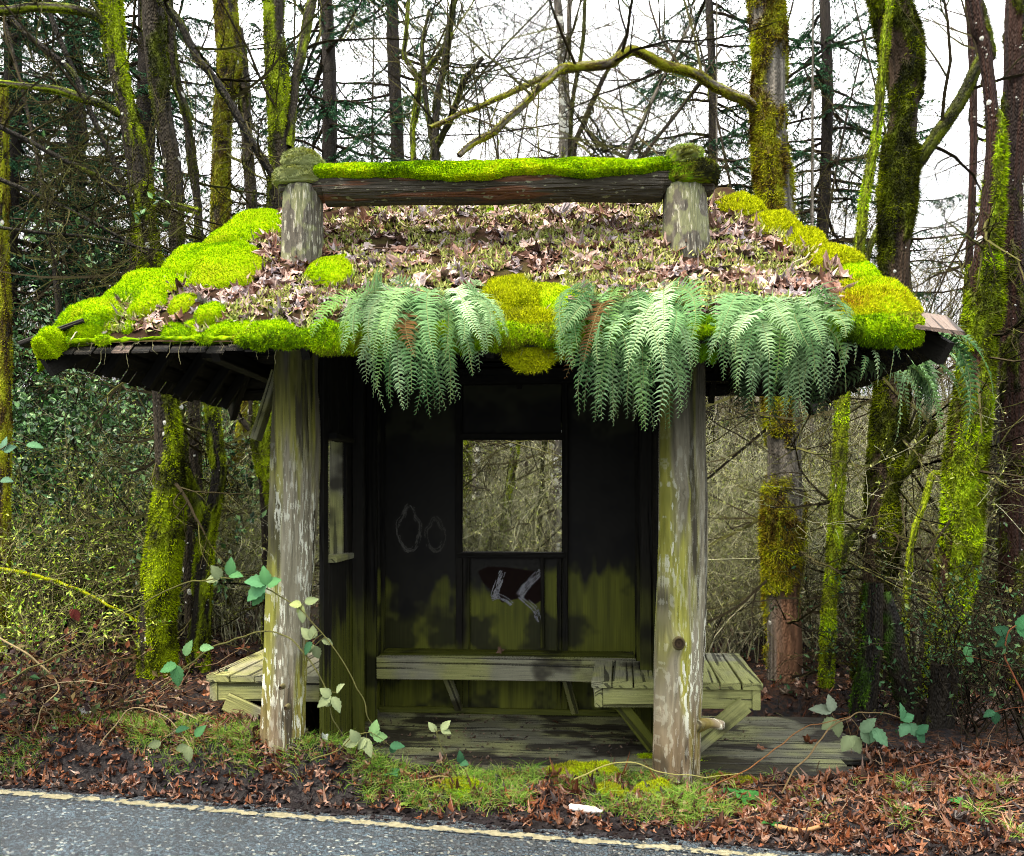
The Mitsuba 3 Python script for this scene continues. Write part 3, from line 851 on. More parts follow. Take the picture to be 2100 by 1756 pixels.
for a in np.linspace(-2.0, 1.0, 7):
    if abs(a - (-1.63)) < 0.1 or abs(a - 0.5) < 0.12: a = a + 0.16
    timber('rafter', ROOF, (a, BE + 0.04, ZE - dz + 0.04 * KF), (a, BR_, ZR - dz), 0.045, 0.08, 'wood_dark')
    timber('rafter', ROOF, (a, BB - 0.04, ZE - dz + 0.04 * KB), (a, BR_, ZR - dz), 0.045, 0.08, 'wood_dark')
for b in (5.1, 5.6, 6.05, 6.5, 6.85):
    h = abs(b - BR_) / (1.4 if b < BR_ else HB)
    zt = ZR - h * (ZR - ZE)
    al = C[0][0] + (R0[0] - C[0][0]) * (1 - h); ar = C[1][0] + (R1[0] - C[1][0]) * (1 - h)
    timber('rafter', ROOF, (C[0][0] + 0.02, b, ZE - dz), (al, b, zt - dz), 0.045, 0.07, 'wood_dark')
    timber('rafter', ROOF, (C[1][0] - 0.02, b, ZE - dz), (ar, b, zt - dz), 0.045, 0.07, 'wood_dark')
for c, r, lab in ((C[0], R0, 'weathered hip rafter tail at the front left corner'), (C[1], R1, 'hip rafter tail at the front right corner'), (C[2], R1, None), (C[3], R0, None)):
    dx, dy = c[0] - r[0], c[1] - r[1]
    e = (c[0] + dx * 0.035, c[1] + dy * 0.035)
    timber('hip_rafter', ROOF, (e[0], e[1], ZE - dz - 0.03), (r[0], r[1], ZR - dz - 0.02), 0.05, 0.12, 'wood_dark', label=lab)
# plates on the posts, tie beams under the overhangs, knee braces
for b in (BP, BW - 0.05):
    board('wall_plate', ROOF, (C[0][0] + 0.55, C[1][0] - 0.5, b - 0.05 + (0.19 if b == BP else 0), b + 0.05 + (0.19 if b == BP else 0), 2.58, 2.70), 0, 'wood_dark')
for a in (-2.15, 1.15):
    board('tie_beam', ROOF, (a - 0.045, a + 0.045, 4.95, 6.95, 2.48, 2.57), 1, 'wood_dark')
timber('knee_brace', ROOF, (-2.13, 5.62, 2.06), (-1.98, 5.62, 2.50), 0.05, 0.10, 'wood_grey', up=(0, 1, 0), label='short knee brace under the left overhang')
timber('knee_brace', ROOF, (-2.20, 6.9, 2.44), (-1.66, 6.9, 2.40), 0.05, 0.11, 'wood_grey')

# shingles along the eaves, most of them under moss
for k in range(43):
    a = C[0][0] + 0.03 + k * 0.1055
    w = 0.098
    tl = 0.02 * RNG.random()
    room = min((a - C[0][0]) / (R0[0] - C[0][0]), (C[1][0] - a - w) / (C[1][0] - R1[0])) * 1.4
    v, f, uv = plank(a, a + w, BE - 0.05 - tl, BE + np.clip(room, 0.02, 0.30), 0, 0.012, 1, RNG, wob=0.002)
    v[:, 2] += ZE + (v[:, 1] - BE) * KF - 0.008 + 0.012 * RNG.random()
    put('shingle', (to_world(v), f), 'bare_wood' if k in (3,) else 'wood_dark', ROOF, uv=uv)
for sd in (0, 1):
    for k in range(22):
        b = BE + 0.04 + k * 0.1055
        room = (b - BE) / 1.4 * abs((R0 if sd == 0 else R1)[0] - C[sd][0])
        v, f, uv = plank(-0.05 - 0.02 * RNG.random(), np.clip(room, 0.02, 0.28), b, b + 0.098, 0, 0.012, 0, RNG, wob=0.002)
        sl = (ZR - ZE) / abs((R0 if sd == 0 else R1)[0] - C[sd][0])
        zz = v[:, 0] * sl
        v[:, 0] = C[sd][0] + v[:, 0] * (1 if sd == 0 else -1)
        v[:, 2] += ZE + zz - 0.006 + 0.012 * RNG.random()
        put('shingle', (to_world(v), f if sd == 0 else f[:, ::-1]), 'wood_dark', ROOF, uv=uv)
# two bare boards at the right corner of the eave, one at the left
v, f, uv = plank(1.63, 1.87, BE - 0.14, BE + 0.08, 0, 0.02, 1, RNG)
v[:, 2] += ZE + 0.075 + (v[:, 1] - BE) * KF * 0.7 - (v[:, 0] - 1.63) * 0.16
put('bare_board', (to_world(v), f), 'bare_wood', ROOF, uv=uv, label='bare split shingle board at the right end of the eave')
pl0 = np.array([-3.04, BE - 0.06, ZE + 0.0]); pl1 = np.array([-2.70, BE - 0.02, ZE + 0.13])
timber('bare_board', ROOF, pl0, pl1, 0.09, 0.025, 'wood_dark', label='loose split board sticking out at the left end of the eave')

# soil, rotted leaves and moss sprigs on top
na, nb_ = 330, 190
ga, gb = np.meshgrid(np.linspace(C[0][0] - 0.02, C[1][0] + 0.02, na), np.linspace(BE - 0.03, BB, nb_), indexing='ij')


def roof_top(a, b):
    a, b = np.asarray(a, float), np.asarray(b, float)
    p = np.stack([a, b, 0 * a], -1)
    edge = np.minimum(np.minimum(b - BE, BB - b), np.minimum(a - C[0][0], C[1][0] - a))
    n = fb(p * 5, 4, seed=21) - 0.4
    return roof_z(a, b) + 0.02 + sm(-0.02, 0.12, edge) * (RT + 0.07 * n) + sag(a, b)


rz = roof_top(ga, gb)
rv = to_world(np.stack([ga, gb, rz], -1).reshape(-1, 3))
i = (np.arange(na - 1)[:, None] * nb_ + np.arange(nb_ - 1)[None]).reshape(-1)
rf = np.vstack([np.stack([i, i + nb_, i + nb_ + 1], 1), np.stack([i, i + nb_ + 1, i + 1], 1)])
t = fb(rv * 14, 4, seed=5); t2 = fb(rv * 50, 2, seed=6)
rc = ramp(t * 1.6 - 0.3 + 0.4 * (t2 - 0.5), (0.008, 0.006, 0.004), (0.032, 0.019, 0.013), (0.055, 0.050, 0.018))
put('soil', (rv, rf), 'matte', ROOF, smooth=True, color=rc, label='leaf mould and soil lying on the roof boards')

# moss that grows over the shingle ends along the front eave
na, nc = 420, 14
am = np.linspace(C[0][0] + 0.10, C[1][0] - 0.10, na)
n1 = fb(np.stack([am * 2.6, 0 * am, 0 * am + 2], -1), 3); n2 = fb(np.stack([am * 11, 0 * am, 0 * am + 8], -1), 3)
rad = np.clip(0.032 + 0.16 * (n1 - 0.40) + 0.05 * (n2 - 0.5), 0.012, 0.085)
th = np.linspace(math.radians(-75), math.radians(150), nc)
cb, cz = BE - 0.062 + 0 * am, ZE + 0.022 + 0 * am
P = np.stack([np.broadcast_to(am[:, None], (na, nc)), cb[:, None] - np.cos(th)[None] * rad[:, None] * 0.8, cz[:, None] + np.sin(th)[None] * rad[:, None] * 1.0 - 0.25 * rad[:, None]], -1)
P = P + 0.012 * (np.stack([fb(P * 24 + s_, 2) for s_ in (1, 5, 9)], -1) - 0.5) * 2
fv = to_world(P.reshape(-1, 3))
i = (np.arange(na - 1)[:, None] * nc + np.arange(nc - 1)[None]).reshape(-1)
ff_ = np.vstack([np.stack([i, i + nc, i + nc + 1], 1), np.stack([i, i + nc + 1, i + 1], 1)])
col = moss_color((0.05, 0.09, 0.005), GREEN, LIME, OLIVE, scale=5, seed=3.0)
put('moss_fringe', (fv, ff_), 'matte', ROOF, smooth=True, color=col(fv, RNG) * 0.8, label='ragged moss fringe over the shingle ends of the front eave')
fz = fuzz((fv, ff_), np.repeat(sm(0.012, 0.03, rad), nc), 60000, 0.016, 0.0055, col, RNG, droop=0.25, spread=0.8)
put('moss_hair', fz[:2], 'matte', ROOF, color=fz[2], kind='stuff')
# ------------------------------------------------------------------ moss cushions on the roof


def on_roof(u, v, lift=0.0):
    """Where the ray through (u, v) meets the roof's front slope: (a, b, z)."""
    r = np.array([(u - CU) / F, 1, (CV - v) / F])
    ra, rb, rz_ = r @ EX, r @ EY, r[2]
    # EYE + t rz = ZE + RT + (t rb - BE) KF
    t = (ZE + RT * 0.8 + lift - EYE - BE * KF) / (rz_ - rb * KF)
    return t * ra, t * rb, EYE + t * rz_


SN = unit(np.array([0, -KF, 1.0]))                  # normal of the front slope in (a, b, z)
ST = unit(np.array([0, 1.0, KF]))                   # up the slope


def cushion(cu, cv, ru, rv, h, cols, label, seed, hang=0.0, lumps=0.18, hair=0.012, dens=60000, group=None, rough=1.0):
    v0 = cv
    for _ in range(40):                              # a cushion on a hip sits astride it
        a, b, z = on_roof(cu, cv)
        tt = min((b - BE) / 1.4, 0.97)
        if C[0][0] + tt * (R0[0] - C[0][0]) + 0.04 < a < C[1][0] + tt * (R1[0] - C[1][0]) - 0.04 and b < BR_ - 0.02: break
        cv += 3
    h = h + (cv - v0) * 0.0016; z += 0.03
    a2, b2, z2 = on_roof(cu + ru, cv)
    _, b3, z3 = on_roof(cu, cv - rv)
    _, b4, z4 = on_roof(cu, cv + rv)
    r1 = abs(a2 - a)
    r2 = (math.hypot(b3 - b, z3 - z) + math.hypot(b4 - b, z4 - z)) / 2
    r2 = max(min(r2, 0.75 * r1 + 0.12), 0.3 * r1)
    rng = np.random.default_rng(seed + 500)
    nr = int(np.clip(max(r1, r2) / 0.012, 12, 46)); nt = int(np.clip(2 * np.pi * max(r1, r2) / 0.016, 26, 150))
    rho = np.linspace(0, 1, nr)[:, None]; th = np.linspace(0, 2 * np.pi, nt, endpoint=False)[None]
    edge = 1 + 0.38 * (fb(np.stack([np.cos(th) * 1.3 + seed, np.sin(th) * 1.3, 0 * th], -1), 3) - 0.5) * 2
    x = rho * np.cos(th) * edge * r1; y = rho * np.sin(th) * edge * r2
    hgt = h * (1 - rho**2.4) ** 0.55 * np.ones_like(th) - 0.05 * rho**3
    q = np.stack([x + a, y + b, 0 * x + seed], -1)
    bump = lumps * h * 2.2 * (fb(q * 6.0, 3, seed=seed) - 0.5) + rough * 0.020 * (fb(q * 26, 3, seed=seed + 1) - 0.5)
    hgt = hgt + bump * (1 - rho**4)
    P = np.array([a, b, z]) + x[..., None] * np.array([1.0, 0, 0]) + y[..., None] * ST + hgt[..., None] * SN
    # what lies beyond a hip or the eave bends down with the roof
    under = np.maximum(P[..., 2] - hgt * SN[2] - (roof_z(P[..., 0], P[..., 1]) + 0.03), 0)
    P[..., 2] -= under * 0.75
    if hang:
        over = np.clip(BE - 0.03 - P[..., 1], 0, None)
        P[..., 2] -= over * hang
        P[..., 1] = np.where(over > 0, BE - 0.03 - over * 0.35, P[..., 1])
    v = to_world(P.reshape(-1, 3))
    i = np.arange(nr - 1)[:, None] * nt; j = np.arange(nt)[None]
    A, B = i + j, i + (j + 1) % nt
    f = np.concatenate([np.stack([A, A + nt, B + nt], -1).reshape(-1, 3), np.stack([A, B + nt, B], -1).reshape(-1, 3)])
    col = moss_color(*cols, scale=4.0, seed=seed * 1.7)
    k = thing('moss_cushion', label, 'moss', group)
    put('mound', (v, f), 'matte', k, smooth=True, color=col(v, rng) * 0.7)
    fz = fuzz((v, f), np.ones(len(v)), dens, hair, 0.0055, col, rng, droop=0.05, up=0.15, spread=0.75)
    if fz is not None: put('moss_hair', fz[:2], 'matte', k, color=fz[2], kind='stuff')


L3, Y3, O3 = (GREEN, LIME, LIME, (0.34, 0.41, 0.01)), (OLIVE, YELLOW, YELLOW, (0.34, 0.40, 0.01)), (GREEN, OLIVE, OLIVE, (0.20, 0.21, 0.02))
R3 = ((0.30, 0.16, 0.02), YELLOW, YELLOW, (0.42, 0.46, 0.01), LIME)
for args in (
    (512, 452, 104, 46, 0.13, L3, 'bright lime moss cushion left of the left stub post, topmost on the left hip', 1),
    (398, 506, 96, 40, 0.11, L3, 'lime moss cushion on the left hip, second from the top', 2),
    (468, 552, 100, 60, 0.20, L3, 'largest smooth lime moss dome on the left of the roof', 3),
    (308, 553, 112, 46, 0.10, L3, 'long lime moss cushion half way down the left hip', 4),
    (200, 616, 84, 42, 0.11, L3, 'rounded lime moss cushion near the bottom of the left hip', 5),
    (266, 600, 84, 52, 0.10, L3, 'lime moss cushion with a dry twig across it, left roof', 6),
    (676, 568, 66, 42, 0.15, L3, 'lime moss dome right of the left stub post base, low on the slope', 7),
    (608, 538, 27, 20, 0.09, (GREEN, GREEN, LIME), 'small green moss ball at the foot of the left stub post', 8),
    (735, 503, 62, 20, 0.06, O3, 'flat olive moss pad right of the left stub post', 9),
    (700, 455, 40, 16, 0.05, O3, 'olive moss pad under the left end of the ridge log', 10),
    (320, 632, 42, 34, 0.18, L3, 'round moss ball at the left eave with grass roots hanging beside it', 11),
    (180, 650, 32, 28, 0.15, L3, 'small moss ball near the left corner of the eave', 12),
    (382, 634, 34, 28, 0.14, L3, 'moss tuft at the left eave, right of the round ball', 13),
    (440, 650, 36, 22, 0.13, L3, 'ragged moss tuft hanging at the left eave', 14),
    (118, 652, 26, 16, 0.08, L3, 'little moss tuft second from the left corner', 15),
    (98, 660, 24, 11, 0.05, L3, 'little moss tuft at the very left corner', 16),
    (234, 662, 26, 22, 0.07, L3, 'moss tuft among dead leaves at the left eave', 17),
    (272, 668, 17, 15, 0.07, L3, 'small round moss tuft beside a shingle at the left eave', 18),
    (865, 533, 28, 13, 0.07, (LIME, YELLOW, YELLOW), 'small yellow moss dome in the middle of the leaf litter', 19),
    (1016, 437, 34, 14, 0.06, (GREEN, LIME), 'green moss patch under the middle of the ridge log', 20),
):
    cushion(*args)
for u, v_, w, h_, lab, sd_ in ((150, 664, 70, 20, 'low moss mat along the left eave, nearest the left corner', 61), (290, 652, 90, 34, 'low moss mat under the moss balls at the left eave', 62), (410, 655, 90, 30, 'low moss mat along the left eave below the leaf litter', 63), (520, 668, 80, 22, 'thin moss mat along the eave left of the left log post', 64)):
    cushion(u, v_, w, h_, 0.05, (GREEN, LIME, LIME), lab, sd_, hang=1.2, lumps=0.6, rough=1.6)
for u, w, n_ in ((372, 50, 'left'), (468, 56, 'middle'), (566, 64, 'right'), (664, 40, 'right')):
    cushion(u, 673, w, 20, 0.07, (GREEN, LIME, GREEN), {372: 'green moss fringe along the left eave, leftmost of four', 468: 'green moss fringe along the left eave, second of four',
            566: 'green moss fringe over the eave left of the left log post', 664: 'green moss fringe over the eave right of the left log post'}[u], 30 + u % 7, hang=1.4, lumps=0.5)
cushion(1055, 612, 86, 84, 0.12, Y3, 'shaggy yellow moss cushion hanging over the eave between two ferns', 41, hang=1.2, lumps=0.3, hair=0.022, rough=2.4)
cushion(1130, 615, 60, 60, 0.12, L3, 'lime moss cushion right of the yellow one between two ferns', 42, hang=1.2)
cushion(1082, 664, 96, 36, 0.09, Y3, 'ragged lower moss lip under the yellow cushion at the eave', 43, hang=1.3, lumps=0.5, hair=0.022, rough=2.4)
cushion(1520, 416, 60, 26, 0.11, Y3, 'yellow moss at the top of the right hip beside the right stub post', 44, hair=0.018, rough=1.6)
cushion(1590, 452, 62, 30, 0.12, Y3, 'yellow moss cushion second from the top of the right hip', 45, hair=0.018, rough=1.6)
cushion(1648, 490, 66, 34, 0.12, Y3, 'yellow moss cushion third from the top of the right hip', 46, hair=0.018, rough=1.6)
cushion(1712, 524, 70, 30, 0.13, Y3, 'yellow-green moss cushion half way down the right hip', 47, hair=0.018, rough=1.4)
cushion(1752, 550, 56, 24, 0.12, L3, 'bright lime moss cushion above the big right mound', 48)
cushion(1790, 622, 98, 60, 0.14, R3, 'big yellow moss mound with a rusty patch at the right end of the roof', 49, hair=0.020, rough=2.2, lumps=0.2)
cushion(1850, 622, 40, 26, 0.08, Y3, 'yellow moss cushion at the lower right hip beside the bare board', 50, hair=0.018, rough=1.6)
cushion(1446, 634, 24, 13, 0.06, (YELLOW, LIME), 'small yellow moss tuft between the two right ferns', 51)
cushion(1448, 668, 44, 30, 0.07, (GREEN, (0.06, 0.13, 0.008)), 'dark green moss hanging over the eave between the two right ferns', 52, hang=1.6)
cushion(1700, 662, 44, 26, 0.08, (GREEN, LIME), 'green moss tuft at the eave right of the right fern', 53, hang=1.4)
cushion(1690, 600, 40, 22, 0.07, (YELLOW, LIME), 'small yellow moss tuft above the right fern', 54)

# ------------------------------------------------------------------ fallen leaves


def leaf_mesh(n, size, rng, curl=0.6, lobes=5, detail=3):
    """n maple-like dead leaves lying flat round the origin with edges curled up: v (n, k, 3), f."""
    m = lobes * detail * 2
    th = np.linspace(-2.65, 2.65, m + 1)
    ph = (th + 2.65) / 5.3 * lobes
    tri = 1 - np.abs((ph % 1) - 0.5) * 2
    r = 0.50 + 0.50 * tri**1.2 * np.array([0.62, 0.9, 1.0, 0.9, 0.62] if lobes == 5 else [1.0] * lobes)[np.minimum(ph.astype(int), lobes - 1)]
    r = np.concatenate([r, [0.10]]); th = np.concatenate([th, [np.pi]])
    ring = np.stack([np.sin(th) * r, np.cos(th) * r], -1)
    inner = ring * 0.5
    k = len(ring)
    xy = np.vstack([[[0, 0]], inner, ring])
    s = size * (0.55 + 0.75 * rng.random((n, 1, 1)))
    p = xy[None] * s * (1 + 0.16 * rng.normal(size=(n, len(xy), 1))) * np.where(rng.random((n, 1, 1)) < 0.4, [[[0.6, 1.15]]], [[[1.0, 1.0]]])
    ax = rng.random((n, 1)) * np.pi * 2
    d = p[..., 0] * np.cos(ax) + p[..., 1] * np.sin(ax)
    e = -p[..., 0] * np.sin(ax) + p[..., 1] * np.cos(ax)
    c1 = curl * (rng.random((n, 1)) * 1.6 - 0.3); c2 = curl * (rng.random((n, 1)) - 0.5)
    zz = c1 * d**2 / s[..., 0] * 1.6 + c2 * e**2 / s[..., 0] * 1.6 + 0.10 * s[..., 0] * rng.normal(size=d.shape)
    sh = 1 - 0.35 * np.abs(c1) * 0.8
    px_ = np.cos(ax) * d * sh - np.sin(ax) * e; py_ = np.sin(ax) * d * sh + np.cos(ax) * e
    v = np.stack([px_, py_, zz], -1)
    j = np.arange(k)
    jn = (j + 1) % k
    f = np.vstack([np.stack([0 * j, 1 + j, 1 + jn], 1), np.stack([1 + j, 1 + k + j, 1 + k + jn], 1), np.stack([1 + j, 1 + k + jn, 1 + jn], 1)])
    return v, f


def place_leaves(v, pos, nrm, rng, tilt=0.35):
    n = len(v)
    z = unit(nrm + tilt * rng.normal(size=(n, 3)))
    x = unit(np.cross(z, rng.normal(size=(n, 3)))); y = np.cross(z, x)
    return pos[:, None] + v[..., :1] * x[:, None] + v[..., 1:2] * y[:, None] + v[..., 2:] * z[:, None]


def leaf_colors(n, k, rng, *cols):
    c = ramp(rng.random(n), *cols) * (0.75 + 0.5 * rng.random((n, 1)))
    return np.repeat(c[:, None], k, 1) * (1 + 0.12 * rng.normal(size=(n, k, 1)))


rng = np.random.default_rng(31)
PINK = ((0.40, 0.29, 0.25), (0.31, 0.20, 0.165), (0.17, 0.08, 0.05), (0.07, 0.034, 0.026), (0.22, 0.19, 0.21), (0.50, 0.40, 0.36))


def roof_points(n, rng, back=False):
    """Points on the front slope, between the hips and clear of the biggest cushions."""
    out = []
    while len(out) < n:
        u = 210 + rng.random() * 1560; v = 418 + rng.random() * 265
        a, b, z = on_roof(u, v)
        hipl = C[0][0] + (b - BE) / 1.4 * (R0[0] - C[0][0]); hipr = C[1][0] + (b - BE) / 1.4 * (R1[0] - C[1][0])
        if not (hipl + 0.13 < a < hipr - 0.15) or b > BR_ - 0.03 or b < BE + 0.02: continue
        if any(((u - q[0]) / q[2])**2 + ((v - q[1]) / q[3])**2 < 0.42 for q in ((505, 452, 92, 44), (395, 506, 80, 34), (468, 552, 98, 58), (305, 556, 95, 38), (188, 612, 88, 40), (262, 596, 62, 40), (676, 568, 66, 42), (1040, 620, 76, 82), (1128, 622, 54, 60), (1808, 622, 108, 62), (1712, 524, 70, 30), (1648, 490, 66, 34), (1590, 452, 62, 30), (1752, 550, 56, 26))): continue
        out.append((a, b, float(roof_top(a, b)), u, v))
    return np.array(out)


N = 150
pts = roof_points(N, rng)
v, f = leaf_mesh(N, 0.090, rng, curl=0.5)
v = place_leaves(v, pts[:, :3] + np.array([0, 0, 0.018]), np.broadcast_to(SN, (N, 3)), rng, 0.22)
cc = leaf_colors(N, v.shape[1], rng, *PINK)
MARKS = [(560, 520, 'at the foot of the left stub post'), (400, 590, 'below the second hip cushion on the left'), (330, 590, 'by the long moss cushion, left roof'), (545, 610, 'below the largest lime dome'), (600, 650, 'at the eave above the left log post'), (720, 630, 'below the second lime dome'),
         (720, 470, 'under the left end of the ridge log'), (850, 450, 'under the left half of the ridge log'), (1000, 450, 'under the middle of the ridge log'), (1150, 450, 'under the right half of the ridge log'), (1300, 450, 'under the right end of the ridge log'),
         (800, 560, 'above the left fern'), (930, 560, 'above the left fern near the yellow moss'), (1030, 540, 'above the yellow moss cushion'), (1180, 560, 'above the middle fern'), (1320, 560, 'above the middle fern near the right post'), (1410, 530, 'at the foot of the right stub post'), (1500, 500, 'right of the right stub post'), (1560, 570, 'above the right fern'), (1650, 580, 'by the moss of the right hip')]
TINT = ((0.20, 'pale'), (0.11, 'pinkish brown'), (0.055, 'brown'), (0.0, 'dark brown'))


def say(k, c, marks, u, v, what):
    m = min(marks, key=lambda q: (q[0] - u)**2 + (q[1] - v)**2)
    tint = next(t for lim, t in TINT if c.mean() >= lim)
    tag(k, f'{tint} dead {what} {m[2]}', 'leaf', 'leaves ' + m[2])


for k in range(N):
    say(put('fallen_leaf', (to_world(v[k]), f), 'leafy', smooth=True, color=cc[k]), cc[k], MARKS, pts[k, 3], pts[k, 4], 'leaf on the roof')
N = 2400
pts = roof_points(N, rng)
v, f = leaf_mesh(N, 0.050, rng, curl=0.6, detail=1)
v = place_leaves(v, pts[:, :3] + np.array([0, 0, 0.008]), np.broadcast_to(SN, (N, 3)), rng, 0.35)
cc = leaf_colors(N, v.shape[1], rng, *PINK)
kk = v.shape[1]
ff = (f[None] + (np.arange(N) * kk)[:, None, None]).reshape(-1, 3)
tag(put('roof_leaf_litter', (to_world(v.reshape(-1, 3)), ff), 'leafy', color=cc.reshape(-1, 3)), 'broken leaf fragments scattered over the roof slope', 'leaf litter', kind='stuff')
# pale yellow-green sprigs of feather moss and seedlings
N = 4200
pts = roof_points(N, rng)
keep = fb(pts[:, :3] * np.array([3.2, 4, 0]) + 4, 3) + 0.10 * (pts[:, 4] > 470) - 0.05 > 0.50
pts = pts[keep]; N = len(pts)
B = 9
d = unit(np.array([0, -0.15, 1.0]) + 0.75 * rng.normal(size=(N, B, 3)))
base = pts[:, None, :3] + rng.normal(size=(N, B, 3)) * np.array([0.018, 0.018, 0.004])
Ls = 0.022 + 0.026 * rng.random((N, B, 1)); sd = unit(np.cross(d, rng.normal(size=d.shape))) * 0.0042
vv = np.stack([base - sd, base + sd + d * Ls * 0.3, base + d * Ls, base - sd * 1.5 + d * Ls * 0.6], 2).reshape(-1, 3)
i = np.arange(N * B) * 4
ff = np.vstack([np.stack([i, i + 1, i + 2], 1), np.stack([i, i + 2, i + 3], 1)])
cc = ramp(rng.random(N * B), (0.20, 0.25, 0.05), (0.36, 0.38, 0.10), (0.42, 0.42, 0.17), (0.16, 0.26, 0.04))
tag(put('roof_moss_sprigs', (to_world(vv), ff), 'matte', color=np.repeat(cc, 4, 0)), 'pale yellow-green moss sprigs between the dead leaves on the roof', 'moss sprigs', kind='stuff')

# dead twigs lying on the roof
tw = [([(1150, 575), (1215, 552), (1290, 548), (1350, 560)], 'pale dry twig lying across the middle of the roof'),
      ([(1300, 552), (1380, 512), (1450, 480)], 'thin twig slanting up to the right stub post'),
      ([(1590, 555), (1640, 535), (1685, 505)], 'dry twig on the right hip moss'),
      ([(1620, 460), (1650, 500), (1655, 530)], 'forked grey twig on the upper right hip'),
      ([(770, 420), (762, 455), (776, 500)], 'black bent twig hanging under the left part of the ridge log'),
      ([(780, 425), (830, 460), (880, 478), (930, 492)], 'thin grey twig under the ridge log'),
      ([(270, 600), (225, 635), (180, 662), (142, 700)], 'long pale stem curving over the left moss cushions'),
      ([(340, 590), (335, 620), (330, 650)], 'short pale root hanging over the round moss ball'),
      ([(700, 800 - 290), (860, 512), (930, 545)], 'thin brown twig in the litter right of the left stub post'),
      ([(900, 622), (960, 590), (1010, 560)], 'brown stem above the left fern')]
for k, (p, lab) in enumerate(tw):
    q = []
    for j, (u, v) in enumerate(p):
        a, b, z = on_roof(u, v, lift=0.03 + 0.05 * (j % 2)); q.append((a, b, z))
    c = spline(np.array(q), 0.02)
    c = c + 0.012 * (np.stack([nz(c * 14 + s) for s in (1, 7, 13)], -1) - 0.5) * 2
    v, f = tubes(to_world(c)[None], np.linspace(0.006, 0.003, len(c))[None] * (0.8 if k in (5, 8) else 1.1), 6)
    col = (0.02, 0.016, 0.012) if 'black' in lab else (0.11, 0.075, 0.05) if 'brown' in lab else (0.34, 0.31, 0.22)
    tag(put('dry_twig', (v, f), 'matte', smooth=True, color=col), lab, 'twig')

# root hairs hanging from the eave
N = 130
a = C[0][0] + 0.2 + rng.random(N) * (C[1][0] - C[0][0] - 0.4)
Ls = 0.03 + 0.13 * rng.random(N) ** 3
s = np.linspace(0, 1, 5)
P = np.stack([a[:, None] + 0.02 * np.cumsum(rng.normal(size=(N, 5)), 1) * 0.5, BE - 0.06 + 0 * a[:, None] + 0.006 * rng.normal(size=(N, 5)), ZE + 0.03 - Ls[:, None] * s], -1)
v, f = tubes(to_world(P.reshape(-1, 3)).reshape(N, 5, 3), np.broadcast_to(np.linspace(0.0022, 0.001, 5), (N, 5)), 3)
tag(put('hanging_roots', (v, f), 'matte', color=(0.28, 0.27, 0.14)), 'thin roots and grass hanging from the mossy eave', 'roots', kind='stuff')

# ------------------------------------------------------------------ ferns


def frond(r0, r1, out, rng, width=0.065, n=34, rise=0.12):
    """One arching fern frond from r0 to the tip r1 (shelter coordinates), bulging towards `out`: (v, f, rachis)."""
    L = np.linalg.norm(r1 - r0)
    c1 = r0 + out * L * 0.30 + np.array([0, 0, rise * L]) + (r1 - r0) * 0.15
    c2 = r0 + (r1 - r0) * 0.62 + out * L * 0.22
    t = np.linspace(0, 1, n)[:, None]
    c = (1 - t)**3 * r0 + 3 * t * (1 - t)**2 * c1 + 3 * t * t * (1 - t) * c2 + t**3 * r1
    tan = unit(np.gradient(c, axis=0))
    front = unit(out + np.array([0, 0, 0.45]) + 0.45 * rng.normal(size=3))
    side = unit(np.cross(tan, front)); nn = np.cross(side, tan)
    s = t[:, 0]
    prof = np.clip((s + 0.02) / 0.22, 0, 1)**0.8 * np.clip(1.03 - s, 0, 1)**0.7
    prof = prof / prof.max()
    i0 = max(2, n // 9)
    vs, fs, base = [], [], 0
    K = n - i0
    for sg in (-1, 1):
        ss, tt, nm = side[i0:] * sg, tan[i0:], nn[i0:]
        cc = c[i0:] + tt * (L / n) * (0.25 * sg)
        ln = (width * prof[i0:] * (0.80 + 0.40 * rng.random(K)))[:, None]
        sweep = 0.30 + 0.5 * s[i0:, None]
        cup = 0.22 + 0.12 * rng.normal(size=(K, 1))
        ln = ln * np.where(rng.random((K, 1)) < 0.05, 0.25, 1)
        sweep = sweep + 0.16 * rng.normal(size=(K, 1))
        d0 = unit(ss + tt * sweep * 0.5 + nm * cup)
        d1 = unit(ss + tt * (sweep + 0.7) - nm * 0.5)
        w = (L / n * 0.43) * np.ones((K, 1)) * np.clip(prof[i0:, None] * 1.6, 0.35, 1)
        pm = cc + d0 * ln * 0.5; p1 = cc + d0 * ln * 0.62 + d1 * ln * 0.45
        v = np.stack([cc - tt * w, cc + tt * w, pm - tt * w * 0.85, pm + tt * w * 0.75, p1, (cc + pm) / 2 + nm * 0.003, (pm + p1) / 2 - tt * w * 0.4], 1)
        q = np.array([[0, 1, 5], [1, 3, 5], [3, 2, 5], [2, 0, 5], [2, 3, 6], [3, 4, 6]])
        vs.append(v.reshape(-1, 3)); fs.append((q[None] + (np.arange(K) * 7)[:, None, None]).reshape(-1, 3) + base); base += K * 7
    rv_, rf_ = tubes(c[None], np.linspace(0.0026, 0.0009, n)[None], 4)
    return np.vstack(vs), np.vstack(fs), (rv_, rf_)


FERN = ((0.07, 0.18, 0.06), (0.18, 0.33, 0.145), (0.32, 0.48, 0.26), (0.16, 0.32, 0.085))


